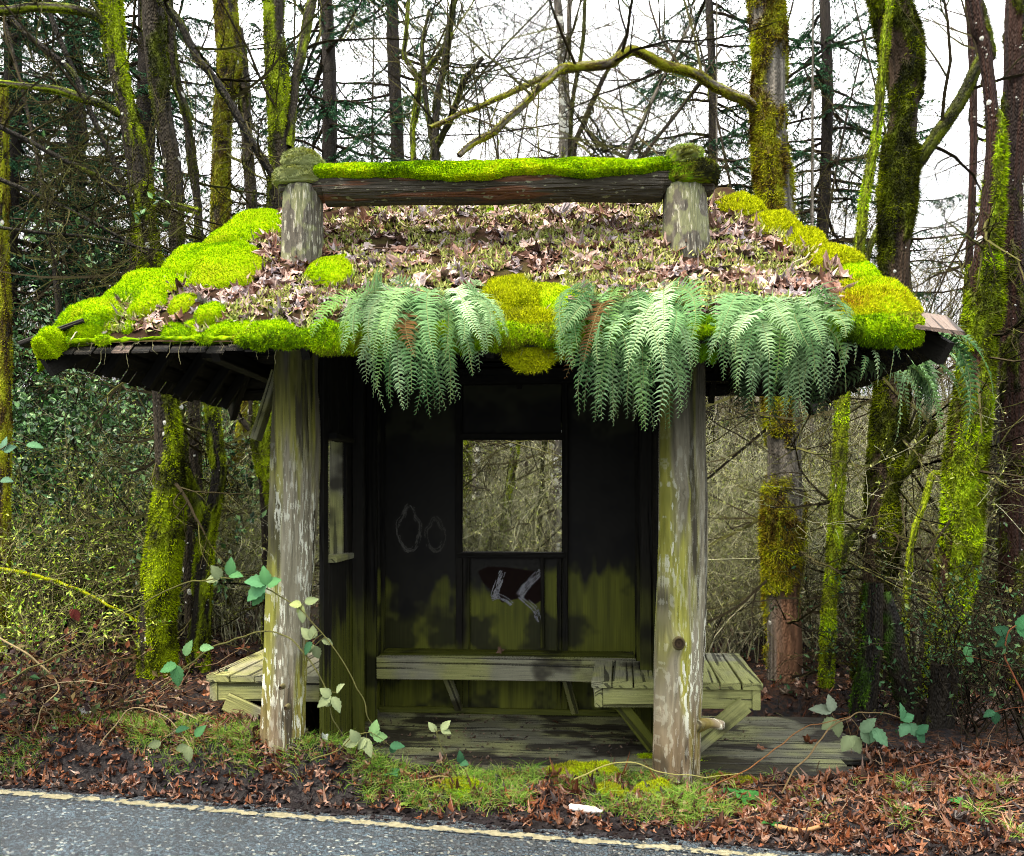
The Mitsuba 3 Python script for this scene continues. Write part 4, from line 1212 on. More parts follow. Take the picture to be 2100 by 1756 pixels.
def fern(label, fronds, seed, tone=1.0, width=0.112):
    rng = np.random.default_rng(seed)
    k = thing('hanging_fern', label, 'fern')
    for (r0, r1, out) in fronds:
        Lf = np.linalg.norm(np.array(r1) - np.array(r0))
        v, f, (sv, sf) = frond(np.array(r0, float), np.array(r1, float), np.array(out, float), rng, width=width * (0.75 + 0.4 * rng.random()) * min(1.1, 0.5 + Lf), n=int(np.clip(Lf / 0.0195, 12, 42)), rise=0.02 + 0.13 * rng.random())
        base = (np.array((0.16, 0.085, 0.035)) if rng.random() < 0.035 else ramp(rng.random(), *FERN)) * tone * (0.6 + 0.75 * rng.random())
        col = base * (1 + 0.10 * rng.normal(size=(len(v) // 7, 1)))
        col = np.repeat(col, 7, 0)
        mesh = join([(v, f, col), (sv, sf, np.broadcast_to(np.array([0.22, 0.24, 0.10]) * tone, (len(sv), 3)))])
        put('frond', (to_world(mesh[0]), mesh[1]), 'thin_leaf', k, color=mesh[2])


def hanging(env, root_u, root_v, n, seed, b_tip=(4.28, 4.58)):
    """Fronds for a clump: tips under the pixel envelope env [(u, v_low), ...], roots spread over root_u at the eave."""
    rng = np.random.default_rng(seed)
    eu, ev = np.array([e[0] for e in env]), np.array([e[1] for e in env])
    out = []
    for i in range(n):
        u = eu[0] + (eu[-1] - eu[0]) * ((i * 0.618034 + 0.02 * rng.normal()) % 1)
        vl = np.interp(u, eu, ev)
        top = root_v[1] + 30
        layer = (i % 5) / 4 if i > n * 0.3 else 0
        v = vl - (vl - top) * 0.85 * layer - 22 * rng.random()
        # tips that end higher belong to fronds that stand further out
        b = b_tip[1] - (b_tip[1] - b_tip[0]) * np.clip(0.1 + 0.9 * layer, 0, 1) + 0.05 * rng.normal()
        a1, z1 = loc(u, v, b)
        ru = root_u[0] + (root_u[1] - root_u[0]) * np.clip((u - eu[0]) / (eu[-1] - eu[0]) + 0.12 * rng.normal(), 0, 1)
        rv_ = root_v[0] + (root_v[1] - root_v[0]) * rng.random()
        a0, b0, z0 = on_roof(ru, rv_)
        lat = (a1 - a0)
        out.append(((a0, b0, z0 + 0.01), (a1, b, z1), (1.8 * lat + 0.30 * rng.normal(), -1.0, 0.12)))
    return out


f1 = hanging([(688, 730), (735, 760), (775, 850), (830, 850), (870, 858), (920, 850), (960, 800), (1000, 740), (1040, 705)], (790, 945), (604, 662), 52, 1)
f1 += [((*on_roof(760, 620)[:2], on_roof(760, 620)[2]), (*[q for q in (loc(640, 690, 4.5)[0], 4.5, loc(640, 690, 4.5)[1])],), (-0.5, -0.8, 0.3)),
       ((*on_roof(850, 610)[:2], on_roof(850, 610)[2]), (loc(800, 580, 4.75)[0], 4.75, loc(800, 580, 4.75)[1] + 0.02), (-0.4, -0.5, 0.8)),
       ((*on_roof(960, 615)[:2], on_roof(960, 615)[2]), (loc(985, 585, 4.75)[0], 4.75, loc(985, 585, 4.75)[1] + 0.02), (0.4, -0.5, 0.8))]
fern('full green fern clump hanging over the eave right of the left log post', f1, 101)
f2 = hanging([(1128, 700), (1160, 790), (1180, 850), (1250, 872), (1320, 880), (1372, 888), (1410, 830), (1436, 740)], (1215, 1365), (602, 666), 58, 2)
fern('largest green fern clump hanging over the eave in front of the right log post', f2, 102)
f3 = hanging([(1440, 740), (1490, 800), (1560, 850), (1620, 860), (1660, 880), (1700, 800), (1740, 760)], (1515, 1655), (606, 666), 46, 3)
fern('green fern clump hanging over the eave right of the right log post', f3, 103)
rng = np.random.default_rng(77)
f4 = []
for i in range(15):
    u = 1495 + 175 * rng.random(); v = 830 + 75 * rng.random() - abs(u - 1580) * 0.25
    a1, z1 = loc(u, v, 4.95 + 0.3 * rng.random()); a0 = a1 + 0.1 * rng.normal()
    bb0 = 4.85 + 0.2 * rng.random()
    f4.append(((a0, bb0, 2.40), (a1, bb0 + 0.05, z1), (0.1 * rng.normal(), -0.35, 0)))
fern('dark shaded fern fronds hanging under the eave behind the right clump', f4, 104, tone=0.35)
f5 = []
for (u0, v0, u1, v1) in ((1755, 690, 1752, 745), (1830, 690, 1826, 765), (1826, 680, 1846, 735), (1790, 715, 1800, 790), (1775, 730, 1765, 780), (1740, 700, 1712, 790), (1725, 705, 1735, 800)):
    a0, z0 = loc(u0, v0, 4.62); a1, z1 = loc(u1, v1, 4.55)
    f5.append(((a0, 4.62, z0), (a1, 4.55, z1), (0.05 * rng.normal(), -0.7, 0)))
fern('few short fern fronds below the big right moss mound', f5, 105, width=0.05)
f6 = []
for i in range(15):
    b0 = 4.85 + 1.1 * rng.random()
    a0 = 1.80 + 0.05 * rng.random(); z0 = ZE - 0.02 + 0.1 * rng.random()
    dn = rng.random()
    f6.append(((a0, b0, z0), (a0 + 0.30 + 0.12 * rng.random() - 0.2 * dn, b0 - 0.10 * rng.random(), z0 - 0.05 - 0.5 * dn), (1.0, -0.3, 0.25)))
fern('spreading green fern at the right corner of the roof, pointing away to the right', f6, 106)
f7 = []
for i in range(8):
    u = 1880 + 60 * rng.random(); v = 830 + 40 * rng.random()
    a1, z1 = loc(u, v, 5.6); a0, z0 = loc(1850 + 40 * rng.random(), 730, 5.5)
    f7.append(((a0, 5.5, z0), (a1, 5.6, z1), (0.3, -0.5, 0)))
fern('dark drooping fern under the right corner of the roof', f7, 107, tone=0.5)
# ------------------------------------------------------------------ trees
BARK, BARK2, GREYB = ((0.008, 0.0065, 0.004), (0.038, 0.030, 0.018)), ((0.005, 0.0045, 0.0035), (0.022, 0.019, 0.012)), ((0.045, 0.042, 0.035), (0.21, 0.195, 0.165))
RUST = ((0.007, 0.004, 0.003), (0.036, 0.013, 0.007))
MOSSY = ((0.014, 0.016, 0.004), (0.085, 0.105, 0.005), (0.30, 0.40, 0.005), (0.36, 0.48, 0.006))
OCHRE = ((0.030, 0.016, 0.006), (0.13, 0.095, 0.010), (0.30, 0.32, 0.010), (0.36, 0.42, 0.008))
DARKM = ((0.010, 0.012, 0.003), (0.045, 0.056, 0.004), (0.17, 0.22, 0.005))


def trunk_mesh(c, r, rng, n=26, rough=0.10, mossy=0.5, patch=(1.4, 3.0), bark=BARK, moss=MOSSY, side=0.0, seed=0.0, thick=0.022, zmoss=None, stain=None):
    """A trunk along the points c with radii r: bark in ridges, moss in cushions that stand proud. Returns v, f, colours, moss weight."""
    m = len(c)
    t = unit(np.gradient(c, axis=0))
    x = unit(np.cross(t, [0.02, 1.0, 0.03])); y = np.cross(t, x)
    th = np.arange(n) * 2 * np.pi / n
    dirs = np.cos(th)[None, :, None] * x[:, None] + np.sin(th)[None, :, None] * y[:, None]
    L = np.concatenate([[0], np.cumsum(np.linalg.norm(np.diff(c, axis=0), axis=1))])
    P = np.stack([np.cos(th)[None] + 0 * L[:, None], np.sin(th)[None] + 0 * L[:, None], L[:, None] + 0 * th[None]], -1)
    big = fb(P * np.array([0.8, 0.8, 1.1]) + seed, 3) - 0.5
    ridge = 1 - np.abs(fb(P * np.array([4.0, 4.0, 1.5]) + seed + 3, 3) - 0.5) * 4
    mo = fb(P * np.array([patch[0], patch[0], patch[1]]) + seed + 11, 4) + 0.16 * (fb(P * np.array([6, 6, 9.0]) + seed, 2) - 0.5)
    lim = 0.5 + (0.5 - mossy) * 0.62
    if side: mo = mo - side * np.cos(th)[None] * 0.12
    if zmoss is not None: mo = mo + zmoss(c[:, 2])[:, None]
    w = sm(lim - 0.03, lim + 0.05, mo)
    lump = fb(P * np.array([4.5, 4.5, 14.0]) + seed + 5, 3)
    rr = r[:, None] * (1 + rough * 2 * big + 0.035 * ridge + 0.05 * (fb(P * np.array([8.5, 8.5, 0.9]) + seed + 4, 2) - 0.5)) + w * thick * (0.45 + 1.1 * lump)
    v = (c[:, None] + dirs * rr[..., None]).reshape(-1, 3)
    i = np.arange(m - 1)[:, None] * n; j = np.arange(n)[None]
    A, B = i + j, i + (j + 1) % n
    f = np.concatenate([np.stack([A, B, B + n], -1).reshape(-1, 3), np.stack([A, B + n, A + n], -1).reshape(-1, 3)])
    q = fb(P * np.array([6, 6, 3.0]) + seed + 1, 3).reshape(-1)
    rib = np.clip((fb(P * np.array([8.5, 8.5, 0.9]) + seed + 4, 2).reshape(-1) - 0.5) * 3.2 + 0.5, 0, 1)
    q = q * 0.45 + rib * 0.6 - 0.03
    cb = ramp(q * 1.5 - 0.25, *bark)
    if stain:
        zz = c[:, 2][:, None] + 0.5 * (fb(P * np.array([3, 3, 0.8]) + seed, 3) - 0.5)
        k = (sm(stain[1], stain[0], zz) * sm(0.1, 0.75, np.cos(th - stain[2])[None] + 0.9 * (fb(P * np.array([5, 5, 1.0]) + seed + 8, 3) - 0.5))).reshape(-1, 1)
        cb = cb * (1 - 0.7 * k) + np.array(stain[3]) * (0.2 + 1.6 * q[:, None]) * 0.7 * k
    cm = ramp((fb(P * np.array([2.2, 2.2, 4.0]) + seed + 2, 3).reshape(-1) - 0.5) * 2.6 + 0.45 + 0.1 * rng.normal(size=len(v)), *moss)
    W_ = w.reshape(-1, 1)
    return v, f, cb * (1 - W_) + cm * 0.7 * W_, W_[:, 0], cm


def discs(v, f, spec, rng, n=9):
    """White lichen discs: irregular flat rosettes on the bark; spec = [(vertex index, radius)]."""
    nrm = vert_normals(v, f)
    out = []
    for i, r in spec:
        nn = nrm[i]; x = unit(np.cross(nn, [0.1, 0.2, 1.0])); y = np.cross(nn, x)
        th = np.arange(n) * 2 * np.pi / n
        rr = r * (0.8 + 0.4 * rng.random(n))
        p = v[i] + nn * 0.004 + (np.cos(th) * rr)[:, None] * x + (np.sin(th) * rr)[:, None] * y - nn * 0.002
        out.append((np.vstack([v[i] + nn * 0.008, p]), np.array([[0, k + 1, (k + 1) % n + 1] for k in range(n)])))
    return join(out)


def grow(P, R, k, rng, t0, t1, ang, length, up, m=6, shrink=0.55, wig=0.16, minr=0.0016):
    """k side branches on each of the polylines P (K, M, 3) with radii R."""
    K, M, _ = P.shape
    t = t0 + (t1 - t0) * ((np.arange(k)[None] + rng.random((K, k))) / k)
    x = t * (M - 1); i = np.minimum(x.astype(int), M - 2); fr = (x - i)[..., None]
    kk = np.arange(K)[:, None]
    p = P[kk, i] * (1 - fr) + P[kk, i + 1] * fr
    tan = unit(P[kk, i + 1] - P[kk, i])
    r = (R[kk, i] * (1 - fr[..., 0]) + R[kk, i + 1] * fr[..., 0]) * shrink
    perp = rng.normal(size=tan.shape); perp -= (perp * tan).sum(-1, keepdims=True) * tan; perp = unit(perp)
    a = ang * (0.7 + 0.6 * rng.random((K, k, 1)))
    d = unit(np.cos(a) * tan + np.sin(a) * perp + np.array([0, 0, up]))
    L = length * (0.45 + 0.85 * rng.random((K, k, 1))) * (1.15 - 0.6 * t[..., None])
    s = np.linspace(0, 1, m)
    bend = rng.normal(size=(K, k, 1, 3)) * 0.22 + np.array([0, 0, up * 0.6])
    Q = p[:, :, None] + (d[:, :, None] * s[:, None] + bend * (s**2)[:, None]) * L[:, :, None]
    Q[:, :, 1:] += np.cumsum(rng.normal(size=(K, k, m - 1, 3)), 2) * (wig * L / m)[:, :, None] * 0.6
    RR = np.maximum(r[..., None] * (1 - 0.72 * s), minr)
    return Q.reshape(K * k, m, 3), RR.reshape(K * k, m)


def in_view(Q, margin=0.3):
    u = CU + Q[..., 0] / np.maximum(Q[..., 1], 0.5) * F; v = CV - (Q[..., 2] - EYE) / np.maximum(Q[..., 1], 0.5) * F
    ok = (u > -2100 * margin) & (u < 2100 * (1 + margin)) & (v > -1756 * margin) & (v < 1756 * 1.1)
    return ok.any(-1)


def outside(Q):
    """Which polylines or points stay clear of the shelter."""
    a, b = Q[..., 0] * EX[0] + Q[..., 1] * EX[1], Q[..., 0] * EY[0] + Q[..., 1] * EY[1]
    return ~((a > -2.1) & (a < 1.35) & (b < 7.12) & (b > 4.4) & (Q[..., 2] < 3.9) | (a > -3.0) & (a < 1.9) & (b < 7.3) & (b > 4.4) & (Q[..., 2] > 2.15) & (Q[..., 2] < 3.7)).any(-1)


def lines_to_mesh(sets, n=3, cols=(BARK2[0], BARK2[1]), rng=None):
    out = []
    for Q, R in sets:
        k = in_view(Q) & outside(Q)
        if not k.any(): continue
        Q, R = Q[k], R[k]
        v, f = tubes(Q, R, n)
        c = ramp(rng.random(len(Q)), *cols)
        out.append((v, f, np.repeat(c, Q.shape[1] * n, 0)))
    return join(out) if out else None


def buds(Q, R, rng, per=5, size=0.008, col=((0.05, 0.045, 0.02), (0.10, 0.10, 0.03))):
    """Buds and spurs along twigs: small double-sided flakes that roughen the outline."""
    k = in_view(Q) & outside(Q); Q = Q[k]
    K, M, _ = Q.shape
    t = rng.random((K, per)) * (M - 1.01); i = t.astype(int); fr = (t - i)[..., None]
    kk = np.arange(K)[:, None]
    p = (Q[kk, i] * (1 - fr) + Q[kk, i + 1] * fr).reshape(-1, 3)
    n = len(p); d = unit(rng.normal(size=(n, 3)) + [0, 0, 0.4]); s = unit(np.cross(d, rng.normal(size=(n, 3))))
    L = size * (0.6 + 1.2 * rng.random((n, 1)))
    v = np.stack([p - s * L * 0.28, p + s * L * 0.28, p + d * L * 1.6], 1).reshape(-1, 3)
    return v, np.arange(3 * n).reshape(-1, 3), np.repeat(ramp(rng.random(n), *col), 3, 0)


def tree(name, label, cat, pts, D, seed, mossy=0.5, moss=MOSSY, bark=BARK, patch=(1.4, 3.0), side=0.0, thick=0.022, hair=0.022, top=1.5, limbs=(), twigs=None, lichen=0, rough=0.08, dens=11000, base=True, zmoss=None, group=None, n=26, stain=None):
    """A tree through pixels (u, v, width in pixels) at depth D; limbs: [(pixels, D at the tip)]; twigs: (number, length) of branch systems."""
    rng = np.random.default_rng(seed + 9000)
    k = thing(name, label, cat, group)
    p = sorted(pts, key=lambda q: q[1])
    q = np.array([[*px(u, v, D), w / 2 * D / F] for u, v, w in p])
    if q[0, 2] > 0 and p[0][1] < 30:                       # up beyond the frame
        d = q[0] - q[1]; d = d / max(abs(d[2]), 1e-6)
        q = np.vstack([q[0] + np.array([d[0], d[1], 1, 0]) * top - np.array([0, 0, 0, q[0, 3] * 0.25]), q])
    if base:
        e = q[-1].copy(); g = float(gz(e[0], e[1]))
        if e[2] > g + 0.02:
            e[2] = g - 0.06; e[3] *= 1.12; q = np.vstack([q, e])
        else: q[-1, 2] = g - 0.06
    if max(w for _, _, w in pts) > 55: n = 40
    c4 = spline(q, 0.022 if D < 9.5 else 0.035)
    c, r = c4[:, :3], np.maximum(c4[:, 3], 0.006)
    r = np.maximum(r - (0.8 * thick * min(1.0, r.max() / 0.1) + 0.35 * hair * min(1.0, 0.35 + r.max() * 5)) * min(1.0, mossy * 1.6), 0.55 * r)
    v, f, col, w, cm = trunk_mesh(c, r, rng, n=n, mossy=mossy, moss=moss, bark=bark, patch=patch, side=side, seed=seed * 3.7, thick=thick * min(1.0, r.max() / 0.1), rough=rough, zmoss=zmoss, stain=stain)
    put('trunk', (v, f), 'bark', k, smooth=True, color=col)
    hs = min(1.0, 0.35 + r.max() * 5)
    fz = fuzz((v, f), w, dens, hair * hs * 1.25, 0.009 if D < 9 else 0.012, lambda pp, g_: ramp((fb(pp * 5 + seed, 3) - 0.5) * 2.2 + 0.5 + 0.12 * g_.normal(size=len(pp)), *moss), rng, droop=0.45, spread=0.8, jitter=0.22)
    if fz is not None and mossy > 0.05: put('moss', fz[:2], 'matte', k, color=fz[2], kind='stuff')
    if lichen:
        nrm = vert_normals(v, f)
        cand = np.nonzero((nrm[:, 1] < -0.25) & (w < 0.5))[0]
        if len(cand):
            idx = rng.choice(cand, min(lichen, len(cand)))
            ld = discs(v, f, [(i, (0.005 + 0.030 * rng.random()**4.5) * (D / 8)) for i in idx], rng)
            put('lichen', ld, 'matte', k, color=(0.46, 0.48, 0.44), kind='stuff')
    lines = [(c[None, ::max(1, len(c) // 60)], r[None, ::max(1, len(c) // 60)])]
    for lp_, D1 in limbs:
        m = len(lp_)
        lq = np.array([[*px(u, vv, D + (D1 - D) * j / (m - 1)), ww / 2 * D / F] for j, (u, vv, ww) in enumerate(lp_)])
        l4 = spline(lq, 0.022)
        l4[:, :3] += 0.014 * (np.stack([nz(l4[:, :3] * 5 + s_) for s_ in (1, 7, 13)], -1) - 0.5) * 2
        lv, lf, lc, lw, _ = trunk_mesh(l4[:, :3], np.maximum(l4[:, 3], 0.003), rng, n=12, mossy=mossy + 0.1, moss=moss, bark=bark, patch=patch, seed=seed + 31, thick=0.008)
        lk = put('limb', (lv, lf), 'bark', k, smooth=True, color=lc)
        fz = fuzz((lv, lf), lw, dens, hair * 0.55, 0.006, lambda pp, g_: ramp((fb(pp * 5 + seed, 3) - 0.5) * 2.2 + 0.5 + 0.2 * g_.normal(size=len(pp)), *moss), rng, droop=0.25, spread=0.8)
        if fz is not None: put('moss', fz[:2], 'matte', lk, color=fz[2], kind='stuff')
        st = max(1, len(l4) // 30)
        lines.append((l4[None, ::st, :3], np.maximum(l4[None, ::st, 3], 0.003)))
    if twigs:
        nt, ln, up, tr = twigs
        sets, bb = [], []
        for j, (P, R) in enumerate(lines):
            kk = nt if j == 0 else max(4, int(0.8 * nt * np.linalg.norm(P[0, -1] - P[0, 0]) / 4))
            Q1, R1 = grow(P, np.minimum(R, 0.035), kk, rng, tr[0] if j == 0 else 0.1, tr[1] if j == 0 else 1.0, 1.0, ln, up, m=9, shrink=0.5)
            Q2, R2 = grow(Q1, R1, 7, rng, 0.12, 1.0, 0.75, ln * 0.42, up * 0.5, m=6, shrink=0.6)
            Q3, R3 = grow(Q2, R2, 4, rng, 0.15, 1.0, 0.7, ln * 0.17, up * 0.3, m=4, shrink=0.65)
            sets += [(Q1, R1), (Q2, R2), (Q3, R3)]
            bb += [buds(Q2, R2, rng, 5), buds(Q3, R3, rng, 3)]
        ms = lines_to_mesh(sets, 3, (BARK2[0], (0.05, 0.042, 0.025), (0.10, 0.105, 0.03)), rng)
        if ms is not None:
            ms = join([ms] + bb)
            put('twigs', ms[:2], 'matte', k, color=ms[2], kind='stuff')
    return k


# left of the shelter, from the left edge of the picture
tree('mossy_tree', 'ochre mossy trunk cut off by the left edge of the photo', 'tree', [(2, 180, 26), (6, 400, 26), (3, 520, 30), (9, 640, 28), (8, 800, 32), (6, 900, 36), (4, 1000, 34), (2, 1200, 36)], 7.6, 1, mossy=0.7, moss=OCHRE, lichen=6)
tree('mossy_tree', 'tall trunk left of the roof with a lime moss collar and white lichen, mossy foot', 'tree',
     [(228, 0, 40), (238, 134, 40), (260, 235, 41), (279, 336, 46), (296, 470, 48), (318, 640, 50), (334, 800, 52), (344, 950, 58), (344, 1060, 66), (330, 1180, 72), (322, 1280, 74), (326, 1390, 70)], 7.2, 2,
     mossy=0.50, side=-1.1, lichen=46, twigs=(16, 1.5, 0.25, (0.5, 1.0)), bark=BARK, patch=(1.2, 1.6), zmoss=lambda z: 0.12 * sm(2.3, 1.7, z) + 0.2 * np.exp(-((z - 6.05) / 0.25)**2),
     limbs=(([(262, 240, 16), (205, 214, 14), (120, 186, 12), (60, 178, 9), (-40, 170, 7)], 6.8), ([(245, 70, 17), (170, 26, 15), (90, 14, 14), (0, 22, 12), (-80, 20, 9)], 6.8), ([(300, 430, 12), (340, 420, 10), (410, 432, 9)], 7.0)))
tree('mossy_tree', 'dark straight trunk with white lichen spots, third from the left behind the roof', 'tree',
     [(312, 0, 46), (320, 134, 46), (333, 235, 42), (353, 336, 40), (362, 470, 38), (366, 640, 26), (366, 800, 22), (375, 960, 24), (384, 1100, 28), (392, 1290, 30)], 7.8, 3, mossy=0.36, lichen=40, twigs=(14, 1.5, 0.25, (0.45, 1.0)), moss=DARKM, patch=(1.2, 1.4))
tree('mossy_tree', 'slender dark trunk with a chain of white lichen dots, beside the straight dark one', 'tree',
     [(346, 0, 22), (351, 67, 22), (361, 168, 20), (381, 235, 20), (395, 336, 20), (408, 470, 21), (402, 640, 22), (398, 800, 26), (398, 900, 30), (402, 1000, 30), (412, 1080, 28)], 8.1, 4, mossy=0.42, lichen=34, moss=DARKM, base=False, twigs=(10, 1.2, 0.2, (0.5, 1.0)))
tree('forked_tree', 'forked mossy tree left of the left log post, its dark right stem under the eave', 'tree',
     [(434, 800, 30), (440, 900, 32), (447, 960, 32), (440, 1020, 34), (428, 1070, 38), (420, 1130, 38), (412, 1250, 40), (408, 1340, 46)], 7.4, 5, mossy=0.5, side=-0.4, lichen=10, bark=BARK2,
     limbs=(([(424, 1075, 26), (410, 1040, 24), (394, 1000, 20), (380, 960, 18)], 7.35), ([(412, 1020, 10), (396, 985, 9), (388, 955, 7)], 7.2)))
tree('mossy_tree', 'ochre and lime mossy trunk behind the upper left roof', 'tree',
     [(462, 0, 48), (470, 134, 46), (462, 200, 40), (457, 235, 38), (454, 336, 38), (452, 470, 40), (446, 640, 34), (440, 820, 30)], 8.6, 6, mossy=0.72, moss=OCHRE, lichen=12, base=False, twigs=(14, 1.5, 0.2, (0.4, 1.0)), side=0.3)
tree('mossy_tree', 'thin lichen-dotted trunk just right of the ochre one', 'tree', [(488, 60, 24), (499, 168, 24), (505, 260, 25), (510, 336, 26), (517, 430, 26), (520, 600, 26), (522, 900, 26)], 9.0, 7, mossy=0.3, lichen=22, moss=DARKM, base=False)
tree('mossy_tree', 'trunk with lime moss collar and large white lichen rosettes behind the left stub post', 'tree',
     [(562, 0, 40), (566, 134, 42), (569, 170, 46), (571, 235, 40), (573, 320, 40), (566, 460, 38), (552, 640, 36), (541, 800, 35), (538, 868, 38), (538, 910, 42), (541, 960, 32), (545, 1060, 26), (548, 1200, 26), (550, 1400, 28)], 8.2, 8, mossy=0.42, lichen=60, twigs=(14, 1.5, 0.25, (0.5, 1.0)), patch=(0.7, 1.1),
     zmoss=lambda z: 0.22 * np.exp(-((z - 5.55) / 0.22)**2) + 0.25 * np.exp(-((z - 2.2) / 0.22)**2), moss=MOSSY, bark=BARK,
     limbs=(([(590, 300, 15), (598, 252, 17), (604, 190, 16), (613, 134, 18), (626, 70, 18), (640, 0, 17), (656, -60, 15)], 8.3), ([(538, 905, 14), (510, 880, 13), (480, 845, 12), (450, 810, 11)], 8.6)))
tree('leaning_tree', 'dark slim trunk leaning down from the upper left to the left stub post', 'tree', [(318, -20, 18), (329, 0, 18), (370, 50, 18), (403, 118, 17), (430, 150, 18), (470, 208, 18), (517, 292, 18), (564, 366, 17), (600, 430, 16), (640, 520, 16)], 7.7, 9, mossy=0.34, moss=DARKM, bark=BARK2, base=False, twigs=(16, 1.0, 0.2, (0.3, 1.0)), lichen=4, n=16)
tree('leaning_tree', 'thin trunk leaning across the left trunks down to the roof', 'tree', [(-10, 10, 13), (10, 27, 13), (60, 75, 13), (134, 134, 13), (161, 168, 13), (188, 235, 13), (235, 336, 13), (262, 403, 14), (296, 500, 15), (310, 560, 15)], 7.5, 10, mossy=0.25, moss=DARKM, bark=BARK2, base=False, twigs=(18, 1.1, 0.15, (0.1, 1.0)), lichen=8, n=16)
tree('leaning_tree', 'long bare pole leaning to the lower right across the dark conifers at the left', 'tree', [(-60, 215, 10), (0, 260, 11), (60, 290, 11), (134, 330, 12), (200, 360, 12), (245, 392, 12), (300, 420, 11), (345, 440, 9)], 7.2, 11, mossy=0.2, moss=DARKM, bark=BARK2, base=False, twigs=(16, 1.0, 0.1, (0.1, 1.0)), n=14)
tree('leaning_tree', 'lowest bare pole leaning to the right above the left hip of the roof', 'tree', [(-60, 340, 10), (0, 368, 10), (80, 402, 10), (160, 440, 9), (240, 484, 8), (300, 520, 7)], 7.0, 12, mossy=0.2, moss=DARKM, bark=BARK2, base=False, twigs=(14, 0.9, 0.1, (0.1, 1.0)), n=14)
tree('leaning_tree', 'nearly level bare branch just above the left hip moss', 'tree', [(-60, 455, 8), (0, 467, 8), (90, 478, 8), (200, 488, 7), (290, 508, 5), (330, 514, 4)], 6.9, 13, mossy=0.2, moss=DARKM, bark=BARK2, base=False, twigs=(12, 0.8, 0.1, (0.1, 1.0)), n=12)
tree('leaning_tree', 'thin trunk rising steeply at the top left corner', 'tree', [(90, -10, 12), (100, 20, 12), (118, 70, 12), (140, 120, 11), (160, 170, 10), (170, 240, 9), (180, 300, 7)], 7.8, 14, mossy=0.2, moss=DARKM, bark=BARK2, base=False, twigs=(16, 1.0, 0.1, (0.0, 1.0)), n=12)
tree('mossy_tree', 'two-coloured mossy trunk seen between the forked tree and the left log post', 'tree', [(512, 780, 24), (500, 850, 24), (490, 920, 24), (478, 1000, 26), (470, 1100, 28), (466, 1250, 30)], 9.6, 15, mossy=0.8, moss=OCHRE)

# behind the roof, centre
tree('pale_tree', 'pale grey-green trunk behind the roof, white with lichen in the window view', 'tree',
     [(1143, 0, 18), (1150, 70, 18), (1154, 200, 19), (1155, 320, 20), (1150, 600, 22), (1143, 905, 22), (1141, 1030, 22), (1142, 1135, 23)], 10.0, 20, mossy=0.16, bark=GREYB, lichen=420, moss=MOSSY, twigs=(30, 2.3, 0.3, (0.45, 1.0)), n=18)
tree('pale_tree', 'thin darker trunk twinned with the pale one behind the roof', 'tree', [(1168, 0, 11), (1166, 90, 11), (1161, 140, 11), (1165, 220, 11), (1168, 320, 12), (1165, 700, 12), (1120, 1135, 14)], 10.4, 21, mossy=0.25, bark=GREYB, lichen=30, moss=DARKM, twigs=(16, 1.5, 0.2, (0.5, 1.0)), n=14)
tree('pale_tree', 'slender greenish stem leaning right beside the pale trunk', 'tree', [(1200, 0, 9), (1196, 80, 9), (1184, 150, 10), (1174, 210, 10), (1168, 300, 10), (1155, 480, 10), (1110, 1000, 12)], 10.2, 22, mossy=0.6, bark=BARK, moss=DARKM, twigs=(12, 1.2, 0.2, (0.5, 1.0)), n=12)
tree('dark_tree', 'dark forked trunk with mossy elbow behind the left half of the ridge log', 'tree',
     [(930, 0, 15), (922, 60, 16), (915, 110, 17), (908, 150, 17), (898, 190, 17), (894, 250, 18), (893, 320, 20), (890, 500, 22), (886, 900, 24)], 9.4, 23, mossy=0.4, moss=DARKM, bark=BARK2, twigs=(34, 2.2, 0.2, (0.42, 1.0)), limbs=(([(893, 300, 12), (915, 260, 11), (940, 210, 10), (950, 170, 9), (990, 120, 7)], 9.0), ([(893, 330, 9), (870, 180, 8), (866, 90, 7), (880, 20, 6)], 9.4)), n=18)
tree('dark_tree', 'mossy bent trunk left of the dark forked one behind the ridge log', 'tree', [(838, 0, 8), (832, 80, 9), (828, 110, 10), (840, 135, 12), (858, 165, 15), (856, 200, 15), (852, 235, 14), (846, 270, 13), (848, 326, 15), (850, 500, 16), (850, 900, 18)], 9.6, 24, mossy=0.55, moss=MOSSY, bark=BARK2, lichen=10, twigs=(30, 2.1, 0.2, (0.42, 1.0)), limbs=(([(858, 165, 12), (880, 140, 12), (905, 108, 10), (925, 70, 8)], 9.4),), n=16)
tree('slanting_tree', 'stem slanting up to the right behind the middle of the ridge log', 'tree', [(1290, 60, 6), (1260, 120, 8), (1235, 165, 10), (1214, 210, 11), (1198, 250, 12), (1185, 280, 12), (1176, 320, 13), (1165, 500, 13)], 10.6, 25, mossy=0.3, moss=DARKM, bark=BARK, base=False, twigs=(26, 2.0, 0.25, (0.2, 1.0)), n=12)
tree('slanting_tree', 'pale stem slanting up to the right near the right stub post', 'tree', [(1420, 40, 6), (1395, 90, 7), (1370, 140, 8), (1340, 200, 9), (1318, 250, 10), (1290, 310, 11), (1250, 420, 11), (1200, 600, 11)], 10.0, 26, mossy=0.35, moss=DARKM, bark=GREYB, base=False, twigs=(28, 2.0, 0.25, (0.1, 1.0)), n=12)
tree('slanting_tree', 'thin stem fanning up behind the right stub post', 'tree', [(1480, 100, 5), (1440, 160, 6), (1390, 230, 7), (1350, 280, 8), (1320, 320, 9), (1250, 420, 10), (1180, 560, 10)], 10.4, 27, mossy=0.25, moss=DARKM, bark=BARK, base=False, twigs=(28, 2.1, 0.25, (0.1, 1.0)), n=10)

